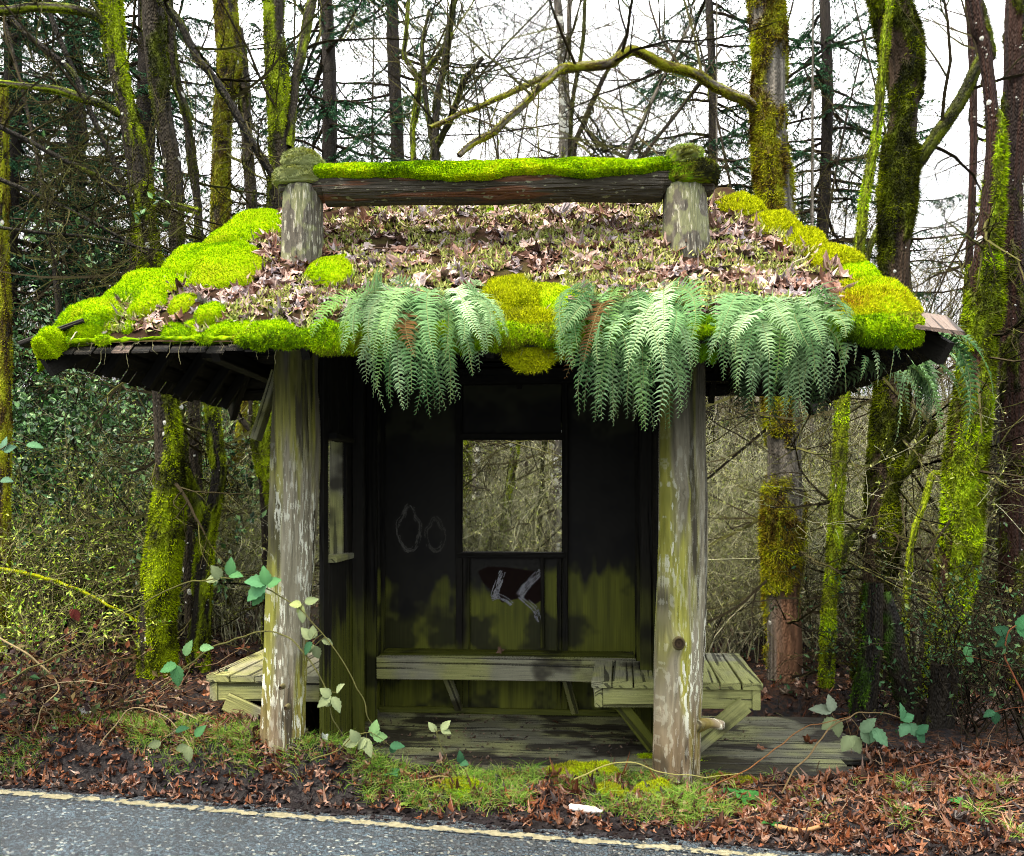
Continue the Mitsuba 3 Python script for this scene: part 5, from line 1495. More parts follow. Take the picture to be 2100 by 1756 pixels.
# right
tree('mossy_tree', 'stout mossy trunk with a long arching limb, right of the ridge log', 'tree',
     [(1572, 0, 72), (1580, 118, 68), (1579, 235, 72), (1582, 320, 72), (1590, 403, 72), (1598, 560, 76), (1604, 800, 77), (1607, 907, 78), (1609, 991, 82), (1606, 1092, 86), (1606, 1176, 78), (1608, 1300, 80), (1609, 1400, 84), (1612, 1460, 92)], 8.0, 30, mossy=0.55, moss=OCHRE, bark=GREYB, side=0.9, thick=0.03, hair=0.03, patch=(1.3, 1.8), stain=(0.9, 1.35, 1.2, (0.17, 0.07, 0.028)), twigs=(18, 2.0, 0.2, (0.55, 1.0)), lichen=10,
     zmoss=lambda z: 0.16 * np.exp(-((z - 1.45) / 0.34)**2) - 0.34 * np.exp(-((z - 2.05) / 0.22)**2) - 0.22 * sm(1.0, 0.7, z) - 0.13 * np.exp(-((z - 3.95) / 0.15)**2) - 0.13 * np.exp(-((z - 5.35) / 0.16)**2) + 0.10 * sm(3.2, 4.2, z),
     limbs=(([(1560, 232, 24), (1538, 212, 20), (1495, 192, 17), (1444, 166, 16), (1403, 145, 15), (1352, 131, 15), (1302, 104, 15), (1278, 112, 15), (1251, 131, 14), (1184, 138, 14), (1151, 142, 13), (1100, 190, 12), (1060, 225, 10), (1020, 262, 9), (970, 296, 8), (940, 322, 7)], 6.9), ([(1184, 138, 10), (1130, 152, 8), (1080, 175, 7), (1020, 205, 6), (950, 232, 5), (880, 262, 4)], 6.9)))
tree('mossy_tree', 'thick dark mossy trunk kinked at the top, with a limb rising right', 'tree',
     [(1822, 0, 74), (1846, 84, 86), (1854, 120, 78), (1856, 160, 70), (1854, 235, 64), (1846, 320, 70), (1841, 403, 72), (1838, 538, 64), (1832, 700, 66), (1829, 806, 68), (1819, 907, 68), (1811, 1008, 67), (1805, 1126, 68), (1800, 1180, 70), (1794, 1300, 72), (1788, 1420, 80)], 7.8, 31, mossy=0.55, moss=DARKM, bark=((0.014, 0.009, 0.005), (0.065, 0.042, 0.025)), thick=0.03, hair=0.03, patch=(0.9, 1.6), side=0.2, lichen=8, twigs=(20, 1.9, 0.2, (0.5, 1.0)),
     zmoss=lambda z: 0.14 * np.exp(-((z - 4.55) / 0.2)**2) + 0.1 * sm(2.6, 2.2, z) * sm(1.0, 1.6, z),
     limbs=(([(1868, 350, 24), (1881, 336, 24), (1915, 286, 23), (1958, 228, 22), (1999, 151, 20), (2030, 90, 17)], 7.6), ([(1838, 990, 20), (1848, 975, 20), (1872, 945, 20), (1896, 905, 19), (1918, 864, 15)], 7.5), ([(1838, 920, 12), (1862, 900, 13), (1880, 878, 12), (1892, 850, 11)], 7.7), ([(1790, 1060, 14), (1770, 1075, 15), (1740, 1110, 16), (1725, 1150, 14)], 7.6)))
tree('mossy_tree', 'slim bright lime mossy trunk between the two stout right trunks', 'tree',
     [(1826, 0, 16), (1818, 60, 18), (1815, 100, 18), (1806, 180, 19), (1802, 235, 20), (1790, 320, 22), (1771, 420, 22), (1765, 490, 24), (1742, 680, 27), (1730, 790, 29), (1722, 924, 31), (1714, 1058, 32), (1709, 1176, 33), (1700, 1252, 32), (1694, 1403, 31), (1690, 1470, 36)], 7.6, 32, mossy=0.74, moss=((0.05, 0.06, 0.006), (0.20, 0.25, 0.008), LIME), bark=BARK, hair=0.03, lichen=12, twigs=(10, 1.0, 0.2, (0.5, 1.0)))
tree('mossy_tree', 'second slim mossy stem leaning beside the thick dark trunk', 'tree', [(1836, 420, 12), (1806, 460, 13), (1785, 505, 14), (1770, 560, 14), (1755, 640, 14), (1740, 800, 15)], 8.6, 33, mossy=0.7, moss=MOSSY, base=False, n=14)
tree('mossy_tree', 'tall rust-barked trunk near the right edge, lime moss on its lower half', 'tree',
     [(1995, 0, 42), (2006, 60, 44), (2019, 100, 42), (2034, 235, 42), (2036, 330, 46), (2028, 437, 52), (2018, 555, 64), (2019, 622, 70), (2007, 689, 66), (1999, 756, 68), (1994, 823, 70), (1982, 924, 74), (1974, 1058, 76), (1962, 1160, 74), (1945, 1270, 68), (1930, 1400, 66), (1920, 1500, 70)], 7.2, 34, mossy=0.58, moss=((0.03, 0.036, 0.004), (0.14, 0.19, 0.006), LIME), bark=RUST, thick=0.035, hair=0.03, side=-1.0, patch=(1.0, 1.8), lichen=50, twigs=(16, 1.2, 0.15, (0.4, 1.0)), zmoss=lambda z: 0.16 * sm(4.4, 3.4, z) - 0.25 * sm(4.2, 4.9, z))
tree('dark_tree', 'dark lichen-spotted trunk at the right edge of the photo', 'tree', [(2090, 0, 54), (2084, 200, 54), (2072, 400, 52), (2076, 600, 56), (2080, 800, 58), (2078, 1000, 56), (2075, 1200, 58), (2072, 1400, 60)], 7.6, 35, mossy=0.30, moss=DARKM, bark=RUST, lichen=60, twigs=(14, 1.2, 0.15, (0.4, 1.0)))
tree('dark_tree', 'thin reddish trunk between the thick dark trunk and the rust-barked one', 'tree', [(1985, 0, 13), (1992, 100, 14), (1996, 200, 15), (1996, 330, 15), (1990, 480, 15), (1978, 700, 16), (1960, 1000, 16)], 8.8, 36, mossy=0.12, moss=DARKM, bark=RUST, lichen=20, twigs=(16, 1.3, 0.15, (0.3, 1.0)), n=14)
tree('mossy_tree', 'short curved mossy stem with a hooked top, right of the thick dark trunk', 'tree', [(1926, 970, 12), (1915, 972, 15), (1908, 985, 16), (1895, 1030, 15), (1884, 1060, 15), (1873, 1100, 15), (1862, 1180, 16), (1856, 1300, 18)], 7.3, 37, mossy=0.85, moss=MOSSY, n=14, hair=0.02)
tree('dark_tree', 'thin dark stem at the far right with pale lichen', 'tree', [(2052, 500, 16), (2046, 700, 18), (2040, 900, 20), (2035, 1150, 22), (2030, 1400, 24)], 8.6, 38, mossy=0.2, moss=DARKM, bark=BARK2, lichen=30, n=14)
# seen through the window
tree('mossy_tree', 'mossy trunk with white lichen at the left edge of the window view', 'tree', [(962, 880, 22), (958, 960, 22), (952, 1050, 22), (948, 1150, 24)], 10.5, 40, mossy=0.75, moss=MOSSY, bark=GREYB, lichen=40, n=16)
tree('pale_tree', 'white-spotted thin trunk second from the left in the window view', 'tree', [(980, 880, 14), (977, 1000, 14), (974, 1150, 15)], 11.0, 41, mossy=0.15, moss=MOSSY, bark=GREYB, lichen=150, n=14)
tree('mossy_tree', 'leaning trunk with moss lumps in the middle of the window view', 'tree', [(1062, 880, 18), (1052, 950, 20), (1042, 1020, 18), (1034, 1080, 16), (1026, 1150, 15)], 10.2, 42, mossy=0.55, moss=MOSSY, bark=BARK, lichen=60, n=16, patch=(1.0, 3.5))
for k_, (u, w, D, m_) in enumerate(((1470, 8, 13, 0.2), (1500, 7, 14, 0.1), (1540, 9, 12.5, 0.3), (1665, 10, 11.5, 0.2), (1668, 7, 13, 0.1), (1880, 9, 11, 0.3), (600, 9, 12, 0.3), (250, 12, 12, 0.3), (130, 14, 11, 0.2), (760, 8, 13, 0.2), (1010, 6, 14, 0.2), (1075, 6, 13, 0.15))):
    labs = ['thin grey stem in the pale thicket right of the right log post', 'faint thin stem far back right of the right log post', 'brown stem behind the dark fern fronds', 'pale thin trunk left of the slim lime trunk', 'faint stem behind the slim lime trunk', 'thin stem between the thick dark trunk and the hooked stem',
            'thin trunk far behind the left stub post', 'thin trunk in the dark conifers at the left', 'thin trunk at the far left in the dark greenery', 'distant trunk behind the left end of the ridge log', 'thin dark stem in the left half of the window view', 'thin brown stem in the right half of the window view']
    sl = 30 * math.sin(k_ * 2.1)
    tree('distant_tree', labs[k_], 'tree', [(u + 5 * sl, -10, w * 0.45), (u + 2.6 * sl, 250, w * 0.6), (u + 0.9 * sl, 500, w * 0.8), (u, 800, w), (u - sl * 0.3, 1200, w * 1.1)], D, 60 + k_, mossy=m_, moss=DARKM, bark=GREYB if k_ in (0, 3) else BARK, lichen=4, twigs=(26, 2.2, 0.2, (0.25, 1.0)), n=12)
# ------------------------------------------------------------------ shrubs, conifers and the woods behind


def leaves_at(p, size, rng, cols, up=0.5, fold=0.25, slim=0.45):
    """Small folded leaves (four triangles' worth of diamond) at the points p: (v, f, c)."""
    n = len(p)
    d = unit(rng.normal(size=(n, 3)) + np.array([0, -0.2, 0.3]))
    nn = unit(rng.normal(size=(n, 3)) + np.array([0, -0.5, up * 2]))
    s = unit(np.cross(d, nn)); nn = np.cross(s, d)
    L = size * (0.55 + 0.9 * rng.random((n, 1)))
    v = np.stack([p, p + d * L * 0.45 + s * L * slim * 0.5 + nn * L * fold * 0.4, p + d * L, p + d * L * 0.45 - s * L * slim * 0.5 + nn * L * fold * 0.4], 1).reshape(-1, 3)
    i = np.arange(n) * 4
    f = np.vstack([np.stack([i, i + 1, i + 2], 1), np.stack([i, i + 2, i + 3], 1)])
    c = ramp(rng.random(n), *cols) * (0.75 + 0.5 * rng.random((n, 1)))
    return v, f, np.repeat(c, 4, 0)


def points_on(Q, per, rng, t0=0.2):
    K, M, _ = Q.shape
    t = (t0 + (1 - t0) * rng.random((K, per))) * (M - 1.001); i = t.astype(int); fr = (t - i)[..., None]
    kk = np.arange(K)[:, None]
    return (Q[kk, i] * (1 - fr) + Q[kk, i + 1] * fr).reshape(-1, 3)


def stems(base, n, spread, height, lean, rng, m=10, r=(0.004, 0.010), arch=0.25):
    """n stems rising from an ellipse round base and arching over."""
    a = rng.random(n) * 2 * np.pi; q = np.sqrt(rng.random(n))
    x = base[0] + np.cos(a) * q * spread[0]; y = base[1] + np.sin(a) * q * spread[1]
    z = gz(x, y) - 0.03
    h = height * (0.45 + 0.65 * rng.random(n))
    d = np.stack([rng.normal(size=n) * lean, rng.normal(size=n) * lean * 0.7, np.ones(n)], -1)
    ar = unit(np.stack([rng.normal(size=n), rng.normal(size=n), -0.3 * np.ones(n)], -1)) * arch
    s = np.linspace(0, 1, m)
    P = np.stack([x, y, z], -1)[:, None] + (d[:, None] * s[None, :, None] + ar[:, None] * (s**2.2)[None, :, None] * 1.6) * h[:, None, None]
    P[:, 1:] += np.cumsum(rng.normal(size=(n, m - 1, 3)), 1) * (0.034 * h)[:, None, None]
    R = (r[0] + (r[1] - r[0]) * rng.random((n, 1))) * (1 - 0.75 * s)
    return P, np.maximum(R, 0.0014)


TWIG_DARK, TWIG_PALE, TWIG_OLIVE = ((0.006, 0.005, 0.004), (0.035, 0.029, 0.019)), ((0.022, 0.023, 0.013), (0.14, 0.145, 0.075), (0.32, 0.33, 0.20), (0.52, 0.52, 0.38)), ((0.022, 0.022, 0.010), (0.12, 0.11, 0.05), (0.26, 0.24, 0.13))


def shrub(name, label, base, spread, height, n, seed, twig=TWIG_OLIVE, leaf=None, size=0.04, per=(0, 6, 8), kids=(6, 4), lean=0.35, arch=0.3, r=(0.004, 0.009), mat='matte', cat='shrub', group=None, slim=0.45, kind=None):
    rng = np.random.default_rng(seed + 4000)
    Q0, R0_ = stems(base, n, spread, height, lean, rng, arch=arch, r=r)
    Q1, R1_ = grow(Q0, R0_, kids[0], rng, 0.2, 1.0, 0.75, height * 0.30, 0.15, m=6, shrink=0.6)
    Q2, R2_ = grow(Q1, R1_, kids[1], rng, 0.15, 1.0, 0.7, height * 0.12, 0.1, m=4, shrink=0.6)
    ms = lines_to_mesh([(Q0, R0_), (Q1, R1_), (Q2, R2_)], 3, twig, rng)
    if ms is None: return None
    k = thing(name, label, cat, group)
    if kind: labels[k]['kind'] = kind
    put('stems', ms[:2], 'matte', k, color=ms[2], kind='stuff')
    if leaf is not None:
        p = np.vstack([points_on(Q, c, rng) for Q, c in ((Q0, per[0]), (Q1, per[1]), (Q2, per[2])) if c])
        p = p[in_view(p[:, None], 0.2) & outside(p[:, None])]
        v, f, c = leaves_at(p, size, rng, leaf, slim=slim)
        put('foliage', (v, f), mat, k, color=c, kind='stuff')
    return k


EVER = ((0.006, 0.024, 0.010), (0.015, 0.06, 0.018), (0.05, 0.15, 0.035), (0.16, 0.30, 0.09))
BUDS = ((0.10, 0.17, 0.010), (0.26, 0.36, 0.03), (0.42, 0.46, 0.12), (0.08, 0.30, 0.02))
PALEB = ((0.28, 0.30, 0.10), (0.20, 0.26, 0.05), (0.40, 0.39, 0.20))

# evergreen shrubs, left
for k, (u, v, D, sx, h, n, lab) in enumerate((
        (60, 1250, 10.0, 0.7, 3.9, 34, 'tall dark-leaved evergreen shrub at the far left'),
        (190, 1250, 10.2, 0.7, 4.1, 34, 'tall dark-leaved evergreen shrub behind the leftmost leaning poles'),
        (300, 1260, 10.4, 0.6, 3.6, 26, 'glossy evergreen shrub behind the trunk with the lime collar'),
        (-60, 1250, 9.4, 0.6, 3.4, 26, 'evergreen shrub cut off by the left edge of the photo'),
        (120, 1280, 9.4, 0.6, 2.8, 28, 'glossy green shrub under the left corner of the roof'),
        (240, 1280, 9.5, 0.5, 2.6, 26, 'glossy green shrub left of the mossy trunk, under the eave'))):
    b = px(u, v, D)
    shrub('evergreen_shrub', lab, b, (sx, 0.5), h, n, 10 + k, twig=TWIG_DARK, leaf=EVER, size=0.062, per=(5, 9, 5), kids=(8, 4), mat='leafy', slim=0.55, r=(0.006, 0.014))
# budding shrubs, left, around and behind the trunks
for k, (u, D, sx, h, n, lab) in enumerate((
        (-20, 7.4, 0.5, 1.8, 34, 'budding twiggy shrub at the left edge'), (70, 8.8, 0.5, 2.2, 40, 'twiggy shrub with lime buds, second from the left edge'),
        (160, 8.7, 0.5, 1.9, 38, 'twiggy shrub with lime buds in front of the evergreen shrubs'), (235, 8.9, 0.45, 2.3, 34, 'twiggy budding shrub left of the mossy trunk'),
        (285, 8.7, 0.4, 1.6, 24, 'low budding shrub at the foot of the mossy trunk'), (390, 9.4, 0.4, 2.5, 40, 'pale budding shrub between the mossy trunk and the forked tree'),
        (480, 9.4, 0.45, 2.6, 50, 'pale budding shrub right of the forked tree'), (530, 9.0, 0.35, 2.2, 40, 'budding shrub behind the left log post'),
        (90, 6.8, 0.4, 1.0, 18, 'low twiggy shrub above the dead leaves at the left'))):
    b = px(u, 1400, D)
    shrub('budding_shrub', lab, b, (sx, 0.35), h, n, 40 + k, twig=TWIG_OLIVE if k not in (5, 6, 7) else TWIG_PALE, leaf=BUDS if k not in (5, 6, 7) else PALEB, size=0.036, per=(3, 3, 2) if k not in (5, 6, 7) else (3, 3, 3), kids=(7, 4), lean=0.4, arch=0.35, slim=0.34)
# pale twiggy thicket, right and behind
for k, (u, D, sx, h, n, lab) in enumerate((
        (1470, 9.2, 0.5, 2.4, 60, 'pale twiggy shrub right of the right log post'), (1530, 10.2, 0.6, 2.8, 60, 'pale twiggy shrub behind the dark fern fronds'),
        (1660, 9.4, 0.5, 2.4, 56, 'pale twiggy shrub between the stout trunk and the slim lime trunk'), (1750, 9.8, 0.5, 2.7, 56, 'pale twiggy shrub right of the slim lime trunk'),
        (1880, 9.0, 0.5, 2.6, 56, 'pale twiggy shrub behind the hooked mossy stem'), (2010, 9.4, 0.6, 2.8, 60, 'olive twiggy shrub behind the rust-barked trunk'),
        (2110, 8.6, 0.5, 2.6, 50, 'olive twiggy shrub at the right edge'), (990, 9.6, 0.5, 2.6, 54, 'pale twiggy shrub in the left of the window view'),
        (1080, 9.8, 0.5, 2.7, 58, 'pale twiggy shrub in the middle of the window view'), (1140, 11.4, 0.5, 2.9, 50, 'pale twiggy shrub in the right of the window view'))):
    b = px(u, 1380, D)
    shrub('twiggy_shrub', lab, b, (sx, 0.5), h, n, 60 + k, twig=TWIG_PALE if k not in (5, 6) else TWIG_OLIVE, leaf=PALEB, size=0.030, per=(1, 3, 2), kids=(8, 5), lean=0.45, arch=0.42, r=(0.004, 0.012), slim=0.35)
# dark brambly shrubs in front, right
for k, (u, D, sx, h, n, lab) in enumerate(((2090, 5.9, 0.4, 1.5, 40, 'dark bramble bush at the right edge'), (1990, 6.4, 0.4, 1.3, 40, 'dark bramble bush in front of the rust-barked trunk'), (1880, 6.7, 0.35, 0.8, 26, 'low dark bramble bush beside the broken post'))):
    b = px(u, 1500, D)
    shrub('bramble_bush', lab, b, (sx, 0.35), h, n, 80 + k, twig=TWIG_DARK, leaf=((0.02, 0.05, 0.02), (0.05, 0.11, 0.05), (0.10, 0.10, 0.03)), size=0.035, per=(1, 1, 1), kids=(6, 4), lean=0.5, arch=0.5)
for k, (u, D, sx, h, n, lab) in enumerate(((30, 5.95, 0.45, 0.75, 30, 'low tangle of dead bramble canes at the left edge'), (170, 5.9, 0.45, 0.65, 30, 'low tangle of dead bramble canes above the white wrapper'))):
    b = px(u, 1520, D)
    shrub('bramble_bush', lab, b, (sx, 0.3), h, n, 90 + k, twig=((0.03, 0.016, 0.010), (0.12, 0.07, 0.04), (0.22, 0.19, 0.12)), leaf=((0.016, 0.012, 0.013), (0.03, 0.022, 0.022), (0.12, 0.045, 0.022), (0.05, 0.12, 0.05)), size=0.05, per=(2, 2, 1), kids=(6, 3), lean=0.9, arch=0.7, slim=0.6)

# the thicket and the far woods: one mass nobody could count
rng = np.random.default_rng(606)


def mass(key, label, cat, n, xr, yr, h, cols, seed, kids=(5, 3), leaf=None, r=(0.004, 0.009), lean=0.4, xd=True, bud=0.02, arch=0.35):
    rng = np.random.default_rng(seed)
    y = yr[0] + (yr[1] - yr[0]) * rng.random(n)
    u = xr[0] + (xr[1] - xr[0]) * rng.random(n)
    x = (u - CU) / F * y
    z = gz(x, y) - 0.05
    hh = h * (0.5 + 0.7 * rng.random(n))
    m = 9; s = np.linspace(0, 1, m)
    d = np.stack([rng.normal(size=n) * lean, rng.normal(size=n) * lean * 0.6, np.ones(n)], -1)
    ar = unit(np.stack([rng.normal(size=n), rng.normal(size=n), -0.3 * np.ones(n)], -1)) * arch
    P = np.stack([x, y, z], -1)[:, None] + (d[:, None] * s[None, :, None] + ar[:, None] * (s**2.2)[None, :, None]) * hh[:, None, None]
    P[:, 1:] += np.cumsum(rng.normal(size=(n, m - 1, 3)), 1) * (0.02 * hh)[:, None, None]
    R = np.maximum((r[0] + (r[1] - r[0]) * rng.random((n, 1))) * (1 - 0.75 * s), 0.002)
    Q1, R1_ = grow(P, R, kids[0], rng, 0.15, 1.0, 0.8, h * 0.28, 0.15, m=6, shrink=0.65, minr=0.0022)
    Q2, R2_ = grow(Q1, R1_, kids[1], rng, 0.15, 1.0, 0.75, h * 0.11, 0.1, m=4, shrink=0.65, minr=0.002)
    ms = [lines_to_mesh([(P, R), (Q1, R1_), (Q2, R2_)], 3, cols, rng)]
    if leaf is not None:
        p = points_on(Q2, leaf[1], rng); p = p[in_view(p[:, None], 0.2)]
        ms.append(leaves_at(p, bud, rng, leaf[0], slim=0.4))
    ms = join(ms)
    tag(put(key, ms[:2], 'matte', color=ms[2]), label, cat, kind='stuff')


mass('thicket', 'pale tangle of thin bare stems behind the shelter', 'thicket', 420, (420, 2250), (10.5, 15.0), 3.0, ((0.02, 0.021, 0.012), (0.13, 0.135, 0.07), (0.30, 0.31, 0.19), (0.46, 0.46, 0.33)), 1, kids=(6, 4), leaf=(PALEB, 3), lean=0.5, arch=0.5)
mass('dark_thicket', 'dark tangle of stems and leaves behind the shrubs at the left', 'thicket', 150, (-250, 480), (10.5, 14.0), 4.2, TWIG_DARK, 2, kids=(6, 4), leaf=(EVER, 5), bud=0.06)
mass('distant_woods', 'grey-brown mass of bare saplings on the rising ground far behind', 'woods', 620, (-350, 2450), (15.0, 27.0), 6.5, ((0.05, 0.042, 0.03), (0.12, 0.10, 0.07), (0.17, 0.15, 0.10)), 3, kids=(7, 5), r=(0.012, 0.03), lean=0.22)

# a red-twigged tree top far behind the middle of the ridge log
shrub('red_twigged_tree', 'hazy reddish-pink twig crown far behind the middle of the ridge log', px(1240, 700, 24), (1.6, 0.8), 6.5, 60, 97, twig=((0.16, 0.07, 0.06), (0.26, 0.13, 0.11)), kids=(8, 7), lean=0.25, arch=0.2, r=(0.012, 0.03), cat='tree')


# conifers
def conifer(label, u, D, w, z_lo, z_hi, n, length, seed, dens=1.0, cols=((0.006, 0.020, 0.010), (0.014, 0.042, 0.022), (0.03, 0.08, 0.038), (0.05, 0.11, 0.055)), lean=0.0):
    rng = np.random.default_rng(seed + 70)
    k = thing('conifer', label, 'tree')
    b = px(u, 1040, D); g = float(gz(b[0], b[1]))
    ztop = max(z_hi + 2, EYE + 1.12 * CV * D / F if n > 55 else z_hi + 1.0)
    zt = np.linspace(g - 0.1, ztop, 80)
    c = np.stack([b[0] + lean * (zt - g) + 0.05 * np.sin(zt), 0 * zt + b[1], zt], -1)
    r0 = w / 2 * D / F
    rad = r0 * np.clip(1.15 - (1.1 if n <= 55 else 0.5) * (zt - g) / (ztop - g), 0.06, 2)
    v, f, col, ww, _ = trunk_mesh(c, rad, rng, n=14, mossy=0.06, bark=((0.008, 0.0065, 0.005), (0.026, 0.021, 0.017)), seed=seed)
    put('trunk', (v, f), 'bark', k, smooth=True, color=col)
    z0 = z_lo + (z_hi - z_lo) * rng.random(n)
    az = rng.random(n) * 2 * np.pi
    m = 10; s = np.linspace(0, 1, m)
    Lb = length * (0.5 + 0.6 * rng.random(n)) * (1.1 - 0.4 * (z0 - z_lo) / (z_hi - z_lo))
    d = np.stack([np.cos(az), np.sin(az), 0.12 - 0.35 * rng.random(n)], -1)
    P = np.stack([b[0] + lean * (z0 - g), 0 * z0 + b[1], z0], -1)[:, None] + d[:, None] * (s * 1.0)[None, :, None] * Lb[:, None, None]
    P[..., 2] += (-0.22 * s**1.4 + 0.14 * s**3.5)[None] * Lb[:, None]
    P[:, 1:] += np.cumsum(rng.normal(size=(n, m - 1, 3)), 1) * 0.02
    R = np.maximum(0.028 * (1 - 0.8 * s)[None] * (0.6 + 0.6 * rng.random((n, 1))), 0.004)
    ok = in_view(P, 0.15); P, R = P[ok], R[ok]
    bm_ = tubes(P, R, 4)
    put('boughs', bm_, 'matte', k, color=(0.028, 0.022, 0.016), kind='stuff')
    # hanging side sprays in the plane of the bough
    K = len(P); nt = int(30 * dens)
    t = (0.18 + 0.82 * rng.random((K, nt))) * (m - 1.001); i = t.astype(int); fr = (t - i)[..., None]; kk = np.arange(K)[:, None]
    p = P[kk, i] * (1 - fr) + P[kk, i + 1] * fr
    tan = unit(P[kk, i + 1] - P[kk, i])
    sd = unit(np.cross(tan, [0, 0, 1.0])) * rng.choice([-1, 1], size=(K, nt))[..., None]
    L2 = (0.18 + 0.32 * rng.random((K, nt, 1))) * (1.2 - 0.7 * t[..., None] / (m - 1)) * length / 2.2
    s2 = np.linspace(0, 1, 5)
    dd = unit(sd + tan * (0.5 + 0.5 * rng.random((K, nt, 1))) + np.array([0, 0, -0.15]))
    S2 = p[:, :, None] + dd[:, :, None] * s2[:, None] * L2[:, :, None] + np.array([0, 0, -1.0]) * (s2**2)[:, None] * L2[:, :, None] * 0.45
    S2 = S2.reshape(-1, 5, 3)
    nn_ = 17
    q = points_on(S2, nn_, rng, 0.0)
    Nn = len(q)
    tdir = np.repeat(unit(S2[:, -1] - S2[:, 0]), nn_, 0)
    d3 = unit(tdir + 0.75 * rng.normal(size=(Nn, 3)) * np.array([1, 1, 0.5]) + [0, 0, -0.25])
    L3_ = (0.045 + 0.05 * rng.random((Nn, 1))) * (D / 15)**0.5
    s3 = unit(np.cross(d3, rng.normal(size=(Nn, 3)))) * 0.010 * (D / 15)
    vv = np.stack([q - s3, q + s3, q + d3 * L3_], 1).reshape(-1, 3)
    cc = np.repeat(ramp(np.clip(rng.random(Nn) * 0.8 + 0.2 * np.repeat(rng.random(len(S2)), nn_), 0, 1), *cols), 3, 0)
    put('needles', (vv, np.arange(3 * Nn).reshape(-1, 3)), 'matte', k, color=cc, kind='stuff')


conifer('dark dense conifer at the upper left edge', 20, 13.0, 40, 2.6, 9.5, 150, 2.4, 1, 1.1)
conifer('dark dense conifer second from the left edge, its boughs hanging behind the leaning poles', 150, 14.5, 40, 2.8, 10.0, 150, 2.4, 2, 1.1)
conifer('dark-trunked conifer between the lime-collared trunk and the straight dark trunk', 295, 12.0, 44, 4.2, 9.0, 60, 2.2, 3, 1.0)
conifer('conifer with a curving dark trunk right of the left stub post', 688, 13.0, 34, 3.6, 9.5, 70, 2.8, 4, 1.0, lean=-0.02)
conifer('conifer behind the left half of the ridge log with level sweeping boughs', 810, 16.5, 30, 4.0, 12.0, 80, 3.2, 5, 1.0)
conifer('thin dark conifer behind the right stub post', 1455, 14.0, 20, 3.8, 10.0, 56, 2.3, 6, 1.0)
conifer('conifer between the two stout right trunks with drooping sprays', 1690, 13.5, 26, 3.6, 10.0, 64, 2.5, 7, 1.0)
conifer('small conifer low behind the yellow moss of the right hip', 1640, 17.0, 20, 3.6, 6.4, 50, 1.8, 8, 1.0)
conifer('far conifer behind the middle of the ridge log', 1020, 19.0, 22, 4.2, 8.0, 40, 2.4, 9, 0.9)
# ------------------------------------------------------------------ the verge in front


def gpt(u, v):
    """The point of the ground that shows at pixel (u, v)."""
    D = np.full(np.shape(u), 4.3); u = np.asarray(u, float); v = np.asarray(v, float)
    for _ in range(60):
        z = EYE - (v - CV) * D / F
        g = gz((u - CU) * D / F, D)
        D = D + np.clip((z - g), -0.3, 0.3) * F / np.maximum(v - CV, 60) * 0.6
    return np.stack([(u - CU) * D / F, D, gz((u - CU) * D / F, D)], -1)


def sdist(p):
    return (p[:, 0] - E0[0]) * EN[0] + (p[:, 1] - E0[1]) * EN[1]


def on_deck(p):
    a = p[:, 0] * EX[0] + p[:, 1] * EX[1]; b = p[:, 0] * EY[0] + p[:, 1] * EY[1]
    return (a > -2.0) & (a < 1.5) & (b > 5.46) & (b < 7.0)


rng = np.random.default_rng(808)
UPZ = np.array([0, 0, 1.0])
BROWNS = ((0.17, 0.055, 0.020), (0.10, 0.032, 0.013), (0.035, 0.014, 0.009), (0.24, 0.105, 0.05), (0.014, 0.011, 0.012), (0.030, 0.018, 0.014), (0.27, 0.16, 0.11))

# the leaves one can pick out
uu = np.concatenate([rng.random(80) * 760 + 1360, rng.random(40) * 560 - 10, rng.random(30) * 800 + 560])
vv_ = np.concatenate([1560 + 185 * rng.random(80)**0.8, 1480 + 95 * rng.random(40), 1575 + 70 * rng.random(30)])
p = gpt(uu, vv_)
ok = (sdist(p) > 0.22) & ~on_deck(p)
p, uu, vp = p[ok], uu[ok], vv_[ok]; N = len(p)
v, f = leaf_mesh(N, 0.055, rng, curl=0.75)
v = place_leaves(v, p + np.array([0, 0, 0.022]), np.broadcast_to(UPZ, (N, 3)), rng, 0.45)
cc = leaf_colors(N, v.shape[1], rng, *BROWNS)
GMARKS = [(20, 1540, 'at the left edge of the photo'), (110, 1520, 'on the left bank'), (182, 1540, 'beside the white wrapper'), (300, 1530, 'in the brambles on the left bank'), (400, 1550, 'below the outer bench'), (500, 1560, 'left of the left log post'), (620, 1610, 'at the foot of the left log post'), (740, 1620, 'in the grass left of the doorway'), (860, 1620, 'in the grass before the doorway'), (960, 1620, 'in the grass by the moss patch'),
          (1080, 1610, 'before the middle of the deck'), (1190, 1640, 'near the white tube'), (1300, 1640, 'by the moss humps'), (1420, 1620, 'in front of the right log post'), (1400, 1700, 'on the mud right of the tube'), (1530, 1640, 'around the bright green plant'), (1600, 1600, 'at the open right end of the deck'), (1580, 1710, 'near the short pale stick'), (1700, 1640, 'beside the pale paper scrap'), (1700, 1720, 'close to the road at the right'),
          (1800, 1580, 'under the dusty bramble leaves'), (1830, 1660, 'by the green leaf pair at the right'), (1880, 1720, 'below the green leaf pair'), (1930, 1600, 'under the dark bramble bush'), (2000, 1680, 'near the lower right corner'), (2080, 1620, 'at the right edge of the photo'), (2080, 1730, 'in the lower right corner')]
for k in range(N):
    say(put('fallen_leaf', (v[k], f), 'leafy', smooth=True, color=cc[k]), cc[k], GMARKS, uu[k], vp[k], 'leaf')
